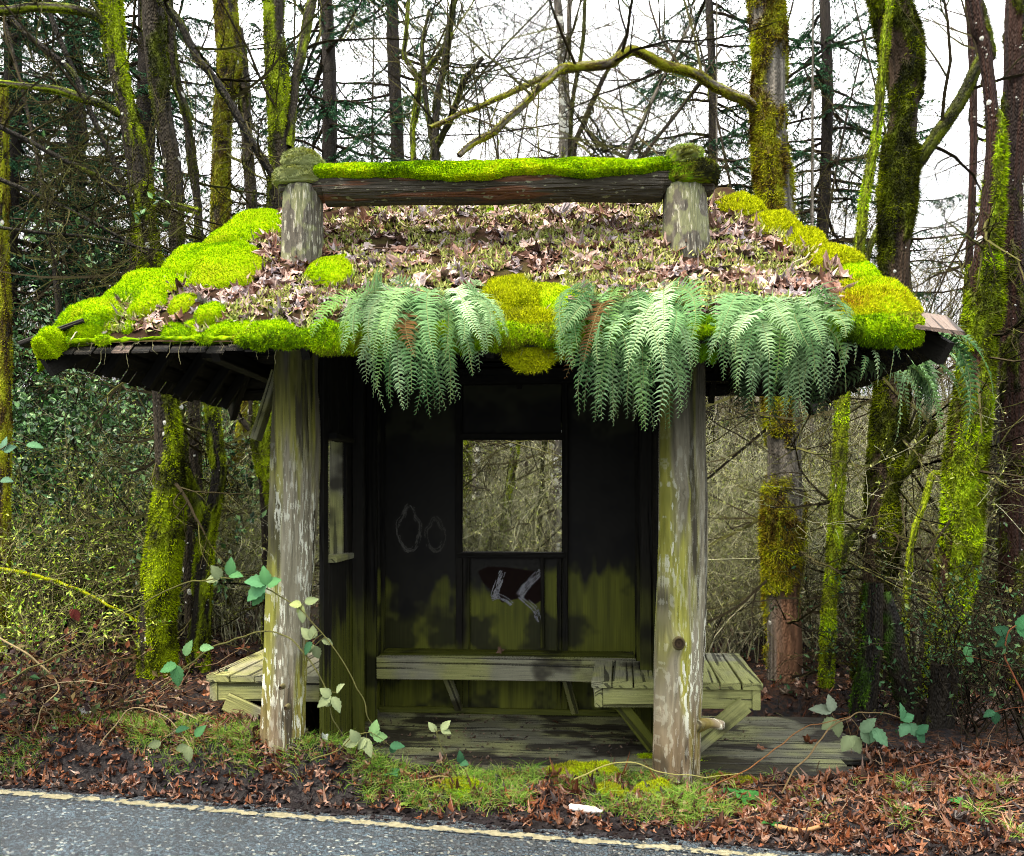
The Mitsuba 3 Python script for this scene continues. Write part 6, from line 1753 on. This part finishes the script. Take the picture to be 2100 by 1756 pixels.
# the rest of the litter
N = 7500
uu = rng.random(N) * 2300 - 100; v2 = np.where(uu < 600, 1450 + 190 * rng.random(N), 1530 + 226 * rng.random(N))
p = gpt(uu, v2); s = sdist(p)
ok = (s > 0.11 + 0.20 * rng.random(N) * (uu < 1400)) & ~on_deck(p)
l2 = -0.6 + 2.4 * rng.random(1100); s2 = 0.10 + 0.5 * rng.random(1100)**0.7
xy = E0 + l2[:, None] * ED + s2[:, None] * EN
p = np.vstack([p[ok], np.column_stack([xy, gz(xy[:, 0], xy[:, 1])])]); N = len(p)
v, f = leaf_mesh(N, 0.036, rng, curl=0.9, detail=1, lobes=4)
v = place_leaves(v, p + np.array([0, 0, 0.008]), np.broadcast_to(UPZ, (N, 3)), rng, 0.6)
cc = leaf_colors(N, v.shape[1], rng, *BROWNS)
kk = v.shape[1]
tag(put('leaf_litter', (v.reshape(-1, 3), (f[None] + (np.arange(N) * kk)[:, None, None]).reshape(-1, 3)), 'leafy', color=cc.reshape(-1, 3)), 'broken dead leaves strewn over the verge', 'leaf litter', kind='stuff')
N = 260
uu = np.concatenate([rng.random(190) * 760 + 1380, rng.random(70) * 560 - 20]); v2 = np.concatenate([1520 + 200 * rng.random(190), 1420 + 130 * rng.random(70)])
p = gpt(uu, v2) + np.array([0, 0, 0.02]); ok = ~on_deck(p) & (sdist(p) > 0.3); p = p[ok]; N = len(p)
d = unit(rng.normal(size=(N, 3)) * np.array([1, 0.8, 0.35])); Lt = 0.08 + 0.25 * rng.random((N, 1))
s5 = np.linspace(-0.5, 0.5, 5)
Q = p[:, None] + d[:, None] * s5[:, None] * Lt[:, None] + 0.02 * rng.normal(size=(N, 1, 3)) * (s5**2)[:, None] * 4
Q[..., 2] = np.maximum(Q[..., 2], gz(Q[..., 0], Q[..., 1]) + 0.006)
tv, tf = tubes(Q, np.broadcast_to(np.linspace(0.0028, 0.0014, 5), (N, 5)), 4)
tag(put('fallen_twigs', (tv, tf), 'matte', color=np.repeat(ramp(rng.random(N), (0.03, 0.018, 0.012), (0.16, 0.08, 0.04), (0.30, 0.23, 0.15)), 20, 0)), 'thin dead twigs scattered over the leaf litter', 'twigs', kind='stuff')
# behind the shelter, on the forest floor
N = 4000
x = rng.random(N) * 12 - 5.5; y = 6.2 + 6 * rng.random(N)
p = np.stack([x, y, gz(x, y)], -1); ok = ~on_deck(p); p = p[ok]; N = len(p)
v, f = leaf_mesh(N, 0.055, rng, curl=0.8, detail=1)
v = place_leaves(v, p + np.array([0, 0, 0.012]), np.broadcast_to(UPZ, (N, 3)), rng, 0.6)
cc = leaf_colors(N, v.shape[1], rng, *BROWNS, (0.16, 0.13, 0.09))
kk = v.shape[1]
tag(put('forest_litter', (v.reshape(-1, 3), (f[None] + (np.arange(N) * kk)[:, None, None]).reshape(-1, 3)), 'leafy', color=cc.reshape(-1, 3)), 'dead leaves on the forest floor behind the shelter', 'leaf litter', kind='stuff')

# mud clods and grit along the asphalt edge
N = 1500
l = -1.5 + 6.8 * rng.random(N); s = 0.06 + 0.24 * rng.random(N)**1.2
x = E0[0] + l * ED[0] + s * EN[0]; y = E0[1] + l * ED[1] + s * EN[1]
z = np.maximum(gz(x, y), -0.1)
ico = trimesh.creation.icosphere(subdivisions=1); iv, if_ = np.array(ico.vertices), np.array(ico.faces)
r = 0.003 + 0.016 * rng.random(N)**3
v = iv[None] * r[:, None, None] * (1 + 0.28 * rng.normal(size=(N, len(iv), 1))) * np.array([1.25, 1.1, 0.7])
v = v + np.stack([x, y, z + r * 0.2], -1)[:, None]
cc = ramp(rng.random(N), (0.008, 0.007, 0.007), (0.028, 0.023, 0.025), (0.06, 0.055, 0.06), (0.025, 0.016, 0.012))
tag(put('mud_clods', (v.reshape(-1, 3), (if_[None] + (np.arange(N) * len(iv))[:, None, None]).reshape(-1, 3)), 'matte', color=np.repeat(cc * 0.55, len(iv), 0)), 'black mud clods and grit along the edge of the asphalt', 'mud', kind='stuff')


# grass
def blades(p, n_per, L, w, rng, cols, spread=0.03, lean=0.55):
    n = len(p) * n_per
    b = np.repeat(p, n_per, 0) + rng.normal(size=(n, 3)) * np.array([spread, spread, 0])
    b[:, 2] = gz(b[:, 0], b[:, 1]) - 0.004
    d = unit(np.stack([rng.normal(size=n) * lean, rng.normal(size=n) * lean, np.ones(n)], -1))
    h = unit(np.stack([d[:, 0], d[:, 1], 0 * d[:, 0]], -1) + 1e-6)
    Ls = (L * (0.4 + 0.8 * rng.random(n)))[:, None]
    sd = unit(np.cross(d, rng.normal(size=(n, 3)))) * w
    m1 = b + d * Ls * 0.5; tip = b + d * Ls * 0.85 + h * Ls * 0.45 - np.array([0, 0, 1.0]) * Ls * 0.10
    v = np.stack([b - sd, b + sd, m1 - sd * 0.8, m1 + sd * 0.8, tip], 1).reshape(-1, 3)
    q = np.array([[0, 1, 3], [0, 3, 2], [2, 3, 4]])
    f = (q[None] + (np.arange(n) * 5)[:, None, None]).reshape(-1, 3)
    return v, f, np.repeat(ramp(rng.random(n), *cols), 5, 0)


GRASS = ((0.06, 0.17, 0.018), (0.13, 0.30, 0.03), (0.24, 0.42, 0.06), (0.34, 0.40, 0.13), (0.20, 0.26, 0.03))
N = 4600
uu = rng.random(N) * 2100; v2 = 1500 + 240 * rng.random(N)
p = gpt(uu, v2); s = sdist(p)
dens = np.where(uu < 520, (np.abs(s - 0.42) < 0.2) * 1.2, np.where(uu < 1450, sm(0.24, 0.36, s) * sm(1.1, 0.9, s), 0.10 * sm(0.3, 0.45, s) * sm(1.1, 0.9, s)))
dens = dens * sm(0.44, 0.62, fb(p * np.array([4, 4, 0]) + 3, 3) + 0.05)
ok = (rng.random(N) < dens * 1.3) & ~on_deck(p)
p = p[ok]
m1 = blades(p, 18, 0.095, 0.0018, rng, GRASS)
tag(put('grass', m1[:2], 'thin_leaf', color=m1[2]), 'short green grass in front of the shelter', 'grass', kind='stuff')
tuf = ((1090, 1588, 'grass tuft in front of the middle of the deck'), (1255, 1590, 'spiky grass tuft right of the middle of the deck edge'), (1225, 1645, 'pale spiky grass tuft above the white tube'), (760, 1640, 'bright grass tuft near the mud left of the middle'),
       (860, 1655, 'bright grass tuft above the road edge'), (520, 1615, 'grass tuft left of the left log post'), (1480, 1665, 'grass tuft right of the right log post'), (1860, 1620, 'grass tuft in the brown leaves at the right'), (2000, 1670, 'small grass tuft at the lower right'),
       (2085, 1710, 'grass tuft at the lower right corner'), (220, 1545, 'grass tuft beside the white wrapper'), (690, 1590, 'grass tuft at the foot of the left log post'), (960, 1600, 'long grass tuft under the bramble leaves'))
for u, v, lab in tuf:
    q = gpt(np.array([u]), np.array([v]))
    m1 = blades(q, 70, 0.12, 0.0020, rng, GRASS, spread=0.022, lean=0.75)
    tag(put('grass_tuft', m1[:2], 'thin_leaf', color=m1[2]), lab, 'grass')

# moss along the deck edge and on the ground


def ground_moss(u0, u1, v0, v1, h, lab, seed, cols=(OLIVE, (0.30, 0.33, 0.01), LIME), lift=0.0):
    r = np.random.default_rng(seed)
    c = gpt(np.array([(u0 + u1) / 2]), np.array([v1]))[0]
    D = c[1]
    rx, ry = (u1 - u0) / 2 * D / F, 0.045 + (v1 - v0) * D / F * 0.8
    nr, nt = 20, max(30, int(rx * 2 * np.pi / 0.03))
    rho = np.linspace(0, 1, nr)[:, None]; th = np.linspace(0, 2 * np.pi, nt, endpoint=False)[None]
    ed = 1 + 0.35 * (fb(np.stack([np.cos(th) * 2.5 + seed, np.sin(th) * 2.5, 0 * th], -1), 3) - 0.5) * 2
    x = rho * np.cos(th) * ed * rx; y = rho * np.sin(th) * ed * ry
    P = c[:2] + x[..., None] * ED + y[..., None] * EN
    q = np.concatenate([P * 9, 0 * x[..., None]], -1)
    z = gz(P[..., 0], P[..., 1]) + lift * (1 - rho**6) + h * (1 - rho**2.2)**0.6 * (0.5 + fb(q, 3, seed=seed)) - 0.03 * rho**4
    v = np.concatenate([P, z[..., None]], -1).reshape(-1, 3)
    i = np.arange(nr - 1)[:, None] * nt; j = np.arange(nt)[None]
    A, B = i + j, i + (j + 1) % nt
    f = np.concatenate([np.stack([A, A + nt, B + nt], -1).reshape(-1, 3), np.stack([A, B + nt, B], -1).reshape(-1, 3)])
    k = thing('ground_moss', lab, 'moss')
    col = moss_color(*cols, scale=7, seed=seed)
    put('mound', (v, f), 'matte', k, smooth=True, color=col(v, r) * 0.8)
    fz = fuzz((v, f), np.ones(len(v)), 60000, 0.016, 0.005, col, r, droop=0, up=0.3)
    put('moss_hair', fz[:2], 'matte', k, color=fz[2], kind='stuff')


ground_moss(1250, 1500, 1568, 1586, 0.05, 'yellow-green moss strip at the foot of the right log post', 1, lift=0.06)
ground_moss(1110, 1290, 1574, 1596, 0.04, 'moss cushion along the deck edge left of the right log post', 2, lift=0.04)
ground_moss(1200, 1300, 1596, 1624, 0.04, 'small bright moss hump below the deck edge', 3)
ground_moss(1290, 1390, 1600, 1626, 0.045, 'rounded moss hump in front of the right log post', 4)
ground_moss(870, 1010, 1585, 1615, 0.03, 'low moss patch in the grass in front of the deck', 5)
ground_moss(1440, 1560, 1580, 1600, 0.03, 'thin moss film on the deck edge right of the right log post', 6, cols=(OLIVE, OLIVE, (0.28, 0.29, 0.01)))


# ------------------------------------------------------------------ brambles with leaves
def blade_leaf(L, wd, rng, n=7, fold=0.22, droop=0.25, serr=0.10):
    """One toothed leaflet along +x, 2n triangles a side: (v, f)."""
    t = np.linspace(0, 1, n)
    w = wd * np.sin(np.pi * t**0.78)**0.85 * (1 + serr * np.where(np.arange(n) % 2, 1, -1))
    w[0] = 0.0; w[-1] = 0.0
    z = -droop * L * t**2
    mid = np.stack([t * L, 0 * t, z], -1)
    l = np.stack([t * L - 0.02 * L, w, z + fold * w], -1); r = np.stack([t * L - 0.02 * L, -w, z + fold * w], -1)
    v = np.vstack([mid, l, r])
    i = np.arange(n - 1)
    f = np.vstack([np.stack([i, i + 1, n + i + 1], 1), np.stack([i, n + i + 1, n + i], 1), np.stack([i + 1, i, 2 * n + i], 1), np.stack([i + 1, 2 * n + i, 2 * n + i + 1], 1)])
    return v, f


def oriented(v, p, d, nn):
    x = unit(np.asarray(d, float)); z = unit(nn - (nn @ x) * x); y = np.cross(z, x)
    return p + v[:, :1] * x + v[:, 1:2] * y + v[:, 2:] * z


LEAFG, LEAFP, LEAFD = (0.07, 0.19, 0.075), (0.20, 0.25, 0.13), (0.035, 0.10, 0.05)


def cane(label, pts, sprays, seed, w=3.8, col=(0.10, 0.10, 0.035), thorns=True):
    """An arching bramble cane through (u, v, D); sprays: (u, v, D, leaf length in pixels, direction in degrees, colour, leaflets)."""
    r = np.random.default_rng(seed + 300)
    k = thing('bramble_cane', label, 'bramble')
    q = spline(np.array([px(*p) for p in pts]), 0.012)
    q = q + 0.011 * (np.stack([nz(q * 11 + s) for s in (1, 7, 13)], -1) - 0.5) * 2
    R = np.linspace(w, w * 0.55, len(q)) / 2 * 5.0 / F
    ms = [tubes(q[None], R[None], 7)]
    if thorns:
        m = len(q) // 4; i = r.integers(2, len(q) - 2, m); t = unit(q[i + 1] - q[i]); d = unit(np.cross(t, r.normal(size=(m, 3)))); L = 0.007
        ms.append((np.stack([q[i] - t * 0.003, q[i] + t * 0.003, q[i] + d * L - t * 0.003], 1).reshape(-1, 3), np.arange(3 * m).reshape(-1, 3)))
    ms = join(ms)
    put('stem', ms, 'matte', k, smooth=False, color=np.array(col) * (0.85 + 0.3 * r.random((len(ms[0]), 1))))
    for (u, v, D, Lp, ang, c, nl) in sprays:
        p = px(u, v, D); L = 0.85 * Lp * D / F
        base = q[np.argmin(np.linalg.norm(q - p, axis=1))]
        if np.linalg.norm(base - p) > 0.012:
            st = np.stack([base, (base + p) / 2 + [0, 0, 0.006], p]); put('leaf_stalk', tubes(st[None], np.full((1, 3), 0.0014), 4), 'matte', k, color=col)
        for j in range(nl):
            a = math.radians(ang + (0 if nl == 1 else (j - (nl - 1) / 2) * (62 if nl > 2 else 75)) + 8 * r.normal())
            d = np.array([math.cos(a), 0.25 * r.normal() - 0.1, math.sin(a)])
            nn = unit(np.array([0.25 * r.normal(), -0.8, 0.55 + 0.3 * r.normal()]))
            lv, lf = blade_leaf(L * (1 if j == nl // 2 else 0.8), L * 0.30, r, n=11)
            cv = np.array(c) * (0.85 + 0.3 * r.random())
            cl = np.broadcast_to(cv, (len(lv), 3)).copy(); cl[:11] *= 1.25
            put('leaf', (oriented(lv, p, d, nn), lf), 'thin_leaf', k, smooth=True, color=cl)


cane('longest bramble cane, arching from the left edge over the left log post',
     [(-40, 1430, 5.5), (0, 1404, 5.4), (128, 1340, 5.3), (235, 1276, 5.2), (319, 1222, 5.1), (403, 1191, 5.0), (470, 1189, 5.0), (504, 1195, 5.0), (551, 1210, 4.98), (605, 1242, 4.96), (638, 1276, 4.95), (672, 1313, 4.95), (700, 1350, 4.95), (720, 1387, 4.95), (745, 1440, 4.95), (762, 1480, 4.97), (790, 1528, 5.0)],
     [(452, 1186, 5.0, 48, 150, LEAFP, 2), (470, 1180, 5.0, 44, 30, (0.10, 0.26, 0.10), 2), (545, 1195, 4.98, 62, 195, (0.10, 0.26, 0.12), 2), (548, 1200, 4.97, 48, 60, (0.10, 0.26, 0.10), 2), (540, 1212, 4.98, 46, 235, LEAFG, 1), (618, 1240, 4.96, 36, 215, (0.30, 0.36, 0.14), 2), (625, 1235, 4.95, 34, 30, (0.30, 0.38, 0.18), 1), (618, 1250, 4.96, 34, 285, LEAFP, 1),
      (640, 1310, 4.95, 40, 110, LEAFP, 2), (640, 1318, 4.93, 42, 225, LEAFD, 1), (645, 1325, 4.95, 38, 250, LEAFP, 2), (660, 1312, 4.95, 30, -20, LEAFP, 1)], 1)
cane('second bramble cane, crossing the left log post and hanging before the doorway',
     [(330, 1412, 5.3), (403, 1350, 5.2), (470, 1316, 5.1), (538, 1297, 5.0), (588, 1306, 4.98), (622, 1336, 4.97), (655, 1384, 4.96), (676, 1437, 4.96), (690, 1490, 4.97), (704, 1512, 5.0)],
     [(678, 1428, 4.95, 40, 170, LEAFP, 2), (682, 1430, 4.95, 42, 260, LEAFP, 2), (690, 1420, 4.95, 34, 60, LEAFP, 1), (362, 1365, 5.2, 52, 235, LEAFG, 2), (380, 1345, 5.2, 40, 70, (0.14, 0.28, 0.12), 1), (410, 1330, 5.1, 34, 10, (0.14, 0.28, 0.12), 1)], 2, w=4.4)
cane('bramble shoot with broad pale leaves at the foot of the left log post',
     [(640, 1560, 4.95), (690, 1540, 4.9), (725, 1510, 4.88), (760, 1500, 4.88)],
     [(735, 1520, 4.88, 44, 160, LEAFP, 2), (752, 1515, 4.88, 46, 250, LEAFP, 2), (765, 1512, 4.88, 44, 40, (0.12, 0.22, 0.09), 2), (800, 1530, 4.88, 36, -20, LEAFD, 2)], 3, w=3.5)
cane('thin bramble shoot with three small leaves in front of the deck', [(935, 1590, 5.0), (915, 1550, 4.95), (898, 1510, 4.93), (890, 1495, 4.93)], [(895, 1500, 4.93, 30, 140, LEAFP, 1), (905, 1498, 4.93, 32, 20, LEAFP, 2), (945, 1565, 4.93, 32, 60, LEAFD, 2)], 4, w=3)
cane('pale arching stem lying over the moss at the right log post', [(1180, 1600, 4.95), (1230, 1575, 4.95), (1290, 1562, 4.95), (1350, 1580, 4.95), (1420, 1592, 4.98), (1520, 1588, 5.0)], [], 5, w=3.2, col=(0.24, 0.23, 0.08), thorns=False)
cane('bramble with big dusty leaves at the right end of the deck',
     [(1590, 1640, 5.0), (1640, 1570, 5.1), (1680, 1520, 5.2), (1720, 1480, 5.3), (1780, 1460, 5.4), (1840, 1470, 5.4), (1900, 1500, 5.4)],
     [(1705, 1460, 5.3, 52, 120, (0.17, 0.21, 0.15), 2), (1712, 1475, 5.3, 50, 250, LEAFP, 2), (1745, 1510, 5.3, 54, 270, LEAFP, 2), (1765, 1500, 5.3, 48, 10, (0.12, 0.19, 0.11), 2), (1790, 1495, 5.3, 52, 285, (0.12, 0.24, 0.13), 2), (1850, 1478, 5.3, 44, 60, (0.07, 0.19, 0.09), 2), (1862, 1485, 5.3, 46, 275, (0.11, 0.24, 0.13), 2), (1880, 1505, 5.3, 40, 0, LEAFD, 2)], 6, w=4, col=(0.14, 0.10, 0.05))
cane('orange-brown dead stem leaning over the right end of the deck', [(1440, 1620, 4.95), (1530, 1580, 5.0), (1600, 1530, 5.1), (1660, 1490, 5.2), (1740, 1470, 5.3)], [], 7, w=3, col=(0.16, 0.075, 0.03), thorns=False)
cane('bramble with dark leaves at the right edge above the leaves',
     [(2130, 1500, 5.2), (2085, 1400, 5.2), (2060, 1340, 5.2), (2065, 1300, 5.2), (2090, 1280, 5.2)], [(2070, 1300, 5.2, 46, 200, LEAFD, 2), (2085, 1290, 5.2, 50, 30, (0.06, 0.20, 0.08), 2), (1980, 1345, 5.6, 34, 20, LEAFG, 2), (2040, 1460, 5.3, 36, 240, LEAFD, 2)], 8, w=5, col=(0.16, 0.06, 0.03))
cane('bramble leaves reaching in from the left edge below the eave', [(-60, 960, 5.4), (-10, 930, 5.4), (30, 905, 5.4), (60, 915, 5.4)], [(8, 925, 5.4, 38, 50, (0.10, 0.20, 0.13), 2), (55, 912, 5.4, 40, -10, (0.09, 0.20, 0.10), 1), (2, 985, 5.4, 34, 20, (0.10, 0.19, 0.12), 1)], 9, w=3.5, col=(0.06, 0.05, 0.03))
cane('arching bramble in front of the leaf bank at the left', [(205, 1530, 5.4), (240, 1480, 5.5), (275, 1452, 5.5), (330, 1465, 5.4), (375, 1505, 5.3), (395, 1540, 5.2)], [(330, 1522, 5.3, 36, 200, LEAFP, 1), (385, 1530, 5.2, 40, 250, LEAFP, 2), (400, 1510, 5.25, 36, 50, LEAFG, 1), (360, 1500, 5.3, 34, 30, LEAFD, 1)], 10, w=3, col=(0.20, 0.16, 0.09))
cane('bare pale bramble loop above the leaf bank, left edge', [(-20, 1300, 5.6), (40, 1330, 5.6), (90, 1370, 5.6), (120, 1410, 5.6), (90, 1450, 5.5), (70, 1500, 5.5)], [(150, 1250, 5.5, 34, 250, (0.12, 0.03, 0.025), 2)], 11, w=5, col=(0.24, 0.19, 0.10))
cane('mossy fallen branch reaching from the left edge to the mossy trunk', [(-30, 1165, 7.4), (30, 1172, 7.4), (100, 1188, 7.4), (170, 1215, 7.4), (230, 1245, 7.4), (290, 1280, 7.5)], [], 12, w=13, col=(0.30, 0.33, 0.008), thorns=False)


# small green plants and litter
def rosette(label, u, v, n, Lp, seed, col=(0.045, 0.17, 0.04), tilt=0.5):
    r = np.random.default_rng(seed + 80)
    k = thing('small_plant', label, 'plant')
    c = gpt(np.array([u]), np.array([v]))[0]; L = Lp * c[1] / F * 0.8
    for j in range(n):
        a = 2 * np.pi * (j + 0.4 * r.random()) / n
        d = np.array([math.cos(a), math.sin(a), tilt + 0.4 * r.random()])
        lv, lf = blade_leaf(L * (0.7 + 0.5 * r.random()), L * 0.34, r, n=9, droop=0.5, serr=0.16)
        put('leaf', (oriented(lv, c + np.array([0, 0, 0.01]), d, unit(np.array([-d[0] * 0.5, -d[1] * 0.5 - 0.2, 1.0]))), lf), 'thin_leaf', k, smooth=True, color=np.array(col) * (0.8 + 0.5 * r.random()))


rosette('bright green leafy plant in the leaves right of the right log post', 1530, 1640, 9, 46, 1)
rosette('smaller bright green plant left of the leafy one', 1490, 1632, 6, 34, 2)
rosette('pair of green leaves near the grass tuft at the right', 1870, 1665, 4, 30, 3)
rosette('small green seedling at the lower right', 1960, 1650, 4, 26, 4)
rosette('green seedling close to the road at the right', 1580, 1695, 5, 28, 5)
rosette('green seedling in the brown leaves, lower right corner', 2020, 1690, 4, 26, 6)
rosette('dark green strawberry-like plant in the grass left of the deck', 800, 1590, 6, 36, 7, (0.06, 0.18, 0.07))
rosette('small plant beside the moss humps', 1450, 1660, 5, 26, 9, (0.12, 0.30, 0.10))
rosette('tiny seedling in front of the deck centre', 830, 1700 - 45, 4, 22, 10, (0.2, 0.3, 0.05))

# litter: wrapper, tube, scraps
def crumple(name, label, cat, u, v, wp, hp, ang, colf, seed, lift=0.0, bend=0.35):
    r = np.random.default_rng(seed + 60)
    c = gpt(np.array([u]), np.array([v]))[0] + np.array([0, 0, lift]); sc = c[1] / F
    n, m = 12, 9
    x, y = np.meshgrid(np.linspace(-0.5, 0.5, n), np.linspace(-0.5, 0.5, m), indexing='ij')
    X = np.stack([x * hp * sc, y * wp * sc, 0 * x], -1)
    X[..., 2] = bend * wp * sc * (fb(np.stack([x * 3 + seed, y * 3, 0 * x], -1), 3) - 0.5) * 2
    X[..., :2] *= 1 + 0.15 * r.normal(size=(n, m, 1))
    a = math.radians(ang)
    d = np.array([math.cos(a), -0.2, math.sin(a)]); nn = np.array([0.1, -0.9, 0.4])
    v = oriented(X.reshape(-1, 3), c, d, unit(nn))
    i = (np.arange(n - 1)[:, None] * m + np.arange(m - 1)[None]).reshape(-1)
    f = np.vstack([np.stack([i, i + m, i + m + 1], 1), np.stack([i, i + m + 1, i + 1], 1)])
    tag(put(name, (v, f), 'leafy', color=colf(x.reshape(-1), y.reshape(-1))), label, cat)


crumple('wrapper', 'crumpled white wrapper with an orange patch on the left bank', 'wrapper', 182, 1530, 22, 46, 112, lambda x, y: np.where(((x + 0.22)**2 + (y * 0.9)**2 < 0.035)[:, None], (0.50, 0.16, 0.03), (0.62, 0.62, 0.62)), 1, lift=0.02)
crumple('paper_scrap', 'pale scrap of paper in the leaves right of the shelter', 'paper', 1690, 1650, 16, 30, 125, lambda x, y: np.full((len(x), 3), (0.42, 0.40, 0.36)), 2, lift=0.012)
crumple('paper_scrap', 'tiny white scrap on the mud next to the edge line', 'paper', 166, 1655, 8, 20, 5, lambda x, y: np.full((len(x), 3), (0.6, 0.6, 0.58)), 3, lift=0.008)
crumple('paper_scrap', 'white scrap standing in the grass left of the deck', 'paper', 665, 1590, 12, 26, 80, lambda x, y: np.full((len(x), 3), (0.46, 0.50, 0.46)), 4, lift=0.02)
c = gpt(np.array([1200.0]), np.array([1664.0]))[0] + np.array([0, 0, 0.012])
d = unit(np.array([0.95, -0.30, -0.03])); sc = c[1] / F
prof = np.array([(-34, 0.1), (-34, 6.5), (-31, 8.5), (-20, 9), (10, 9.2), (22, 8.6), (27, 5.5), (29, 4.5), (36, 4.5), (36.5, 0.1)])
q = c + d * (prof[:, :1] * sc)
th = np.arange(18) * 2 * np.pi / 18; x = unit(np.cross(d, UPZ)); y = np.cross(x, d)
v = (q[:, None] + (prof[:, 1] * sc)[:, None, None] * (np.cos(th)[:, None] * x + np.sin(th)[:, None] * y * 0.8)).reshape(-1, 3)
i = np.arange(len(prof) - 1)[:, None] * 18; j = np.arange(18)[None]; A, B = i + j, i + (j + 1) % 18
f = np.concatenate([np.stack([A, B, B + 18], -1).reshape(-1, 3), np.stack([A, B + 18, A + 18], -1).reshape(-1, 3)])
tag(put('plastic_tube', (v, f), 'leafy', smooth=40 and True, color=(0.62, 0.62, 0.60)), 'white squashed plastic tube lying on the mud below the grass tuft', 'tube')

# sticks on the verge and on the floor
for k, (pp, w, col, lab) in enumerate((
        ([(560, 1592), (640, 1575), (720, 1572), (800, 1580)], 5, (0.09, 0.06, 0.045), 'brown stick lying at the foot of the left log post'),
        ([(820, 1635 - 20), (930, 1600), (1000, 1612)], 4, (0.24, 0.20, 0.08), 'yellowish stem lying in the grass'),
        ([(1330, 1600), (1420, 1602), (1490, 1590)], 9, (0.10, 0.04, 0.02), 'rotten reddish stick in front of the right log post'),
        ([(1590, 1705), (1640, 1712), (1700, 1702)], 11, (0.30, 0.17, 0.08), 'short pale stick lying near the road at the right'),
        ([(1750, 1610), (1850, 1590), (1950, 1560)], 4, (0.14, 0.06, 0.03), 'thin red-brown stick on the leaves at the right'),
        ([(1950, 1690), (2030, 1670), (2110, 1640)], 4, (0.14, 0.06, 0.03), 'thin stick at the lower right corner'),
        ([(240, 1470), (300, 1455), (350, 1462), (420, 1490)], 6, (0.26, 0.20, 0.13), 'pale dead stem over the left bank'),
        ([(420, 1560), (500, 1530), (560, 1500)], 4, (0.20, 0.15, 0.10), 'thin dead stem in front of the outer bench'))):
    q = gpt(np.array([a for a, _ in pp], float), np.array([b for _, b in pp], float)) + np.array([0, 0, 0.025])
    q = spline(q, 0.02); q = q + 0.008 * (np.stack([nz(q * 16 + s + k) for s in (1, 7, 13)], -1) - 0.5) * 2
    v, f = tubes(q[None], np.linspace(w, w * 0.6, len(q))[None] / 2 * 4.9 / F, 7)
    tag(put('stick', (v, f), 'matte', smooth=True, color=col), lab, 'stick')
# a few leaves and crumbs lying on the shelter floor and on the bench
rr = np.random.default_rng(99)
for k, (u, v_, bb, zz, lab) in enumerate(((1026, 1327, 6.72, BH, 'reddish dead leaf on the back bench'), (905, 1500, 5.5, 0.0, 'dark red leaf on the floor near the bramble shoot'), (1360, 1510, 5.75, 0.0, 'dark leaf on the floor left of the right log post'), (1140, 1475, 6.6, 0.0, 'dead leaf on the floor under the back bench'), (1560, 1500, 6.0, 0.0, 'brown leaf on the open right end of the deck'), (1660, 1490, 6.2, 0.0, 'dead leaf on the pale boards at the right end of the deck'))):
    a = loc(u, v_, bb)[0]
    lv, lf = leaf_mesh(1, 0.05, rr, curl=0.6)
    lv = place_leaves(lv, W(a, bb, zz + 0.022)[None], UPZ[None], rr, 0.3)
    tag(put('fallen_leaf', (lv[0], lf), 'leafy', smooth=True, color=leaf_colors(1, lv.shape[1], rr, *BROWNS)[0]), lab, 'leaf')
N = 700
a = -1.9 + 3.3 * rr.random(N); b = 5.25 + 1.6 * rr.random(N)
keep = fb(np.stack([a * 2.2, b * 2.2, 0 * a], -1), 3) > 0.46
a, b = a[keep], b[keep]; N = len(a)
lv, lf = leaf_mesh(N, 0.016, rr, curl=0.8, detail=1)
lv = place_leaves(lv, W(a, b, 0.008), np.broadcast_to(UPZ, (N, 3)), rr, 0.5)
cc = leaf_colors(N, lv.shape[1], rr, (0.02, 0.014, 0.010), (0.06, 0.035, 0.022), (0.14, 0.09, 0.06))
tag(put('floor_litter', (lv.reshape(-1, 3), (lf[None] + (np.arange(N) * lv.shape[1])[:, None, None]).reshape(-1, 3)), 'leafy', color=cc.reshape(-1, 3)), 'crumbs of dead leaves on the shelter floor', 'leaf litter', kind='stuff')

# ------------------------------------------------------------------ the broken post and the stump at the right
tree('broken_post', 'dark broken post with a mossy piece leaning against it, right of the deck', 'post', [(1795, 1196, 36), (1796, 1230, 38), (1792, 1300, 42), (1784, 1380, 46), (1776, 1440, 52), (1772, 1490, 58)], 6.5, 201, mossy=0.30, moss=((0.008, 0.014, 0.003), (0.03, 0.07, 0.006), (0.08, 0.17, 0.01)), bark=((0.004, 0.0035, 0.003), (0.03, 0.023, 0.013)), n=20,
     limbs=(([(1812, 1215, 26), (1822, 1260, 34), (1834, 1320, 40), (1848, 1380, 40), (1862, 1440, 42), (1872, 1500, 46)], 6.4),), side=0.9)
tree('stump', 'black cut stump behind the bramble leaves at the right', 'stump', [(1938, 1366, 56), (1934, 1420, 56), (1926, 1480, 60), (1920, 1530, 66)], 6.2, 202, mossy=0.2, moss=DARKM, bark=((0.006, 0.005, 0.004), (0.022, 0.018, 0.012)), n=20)
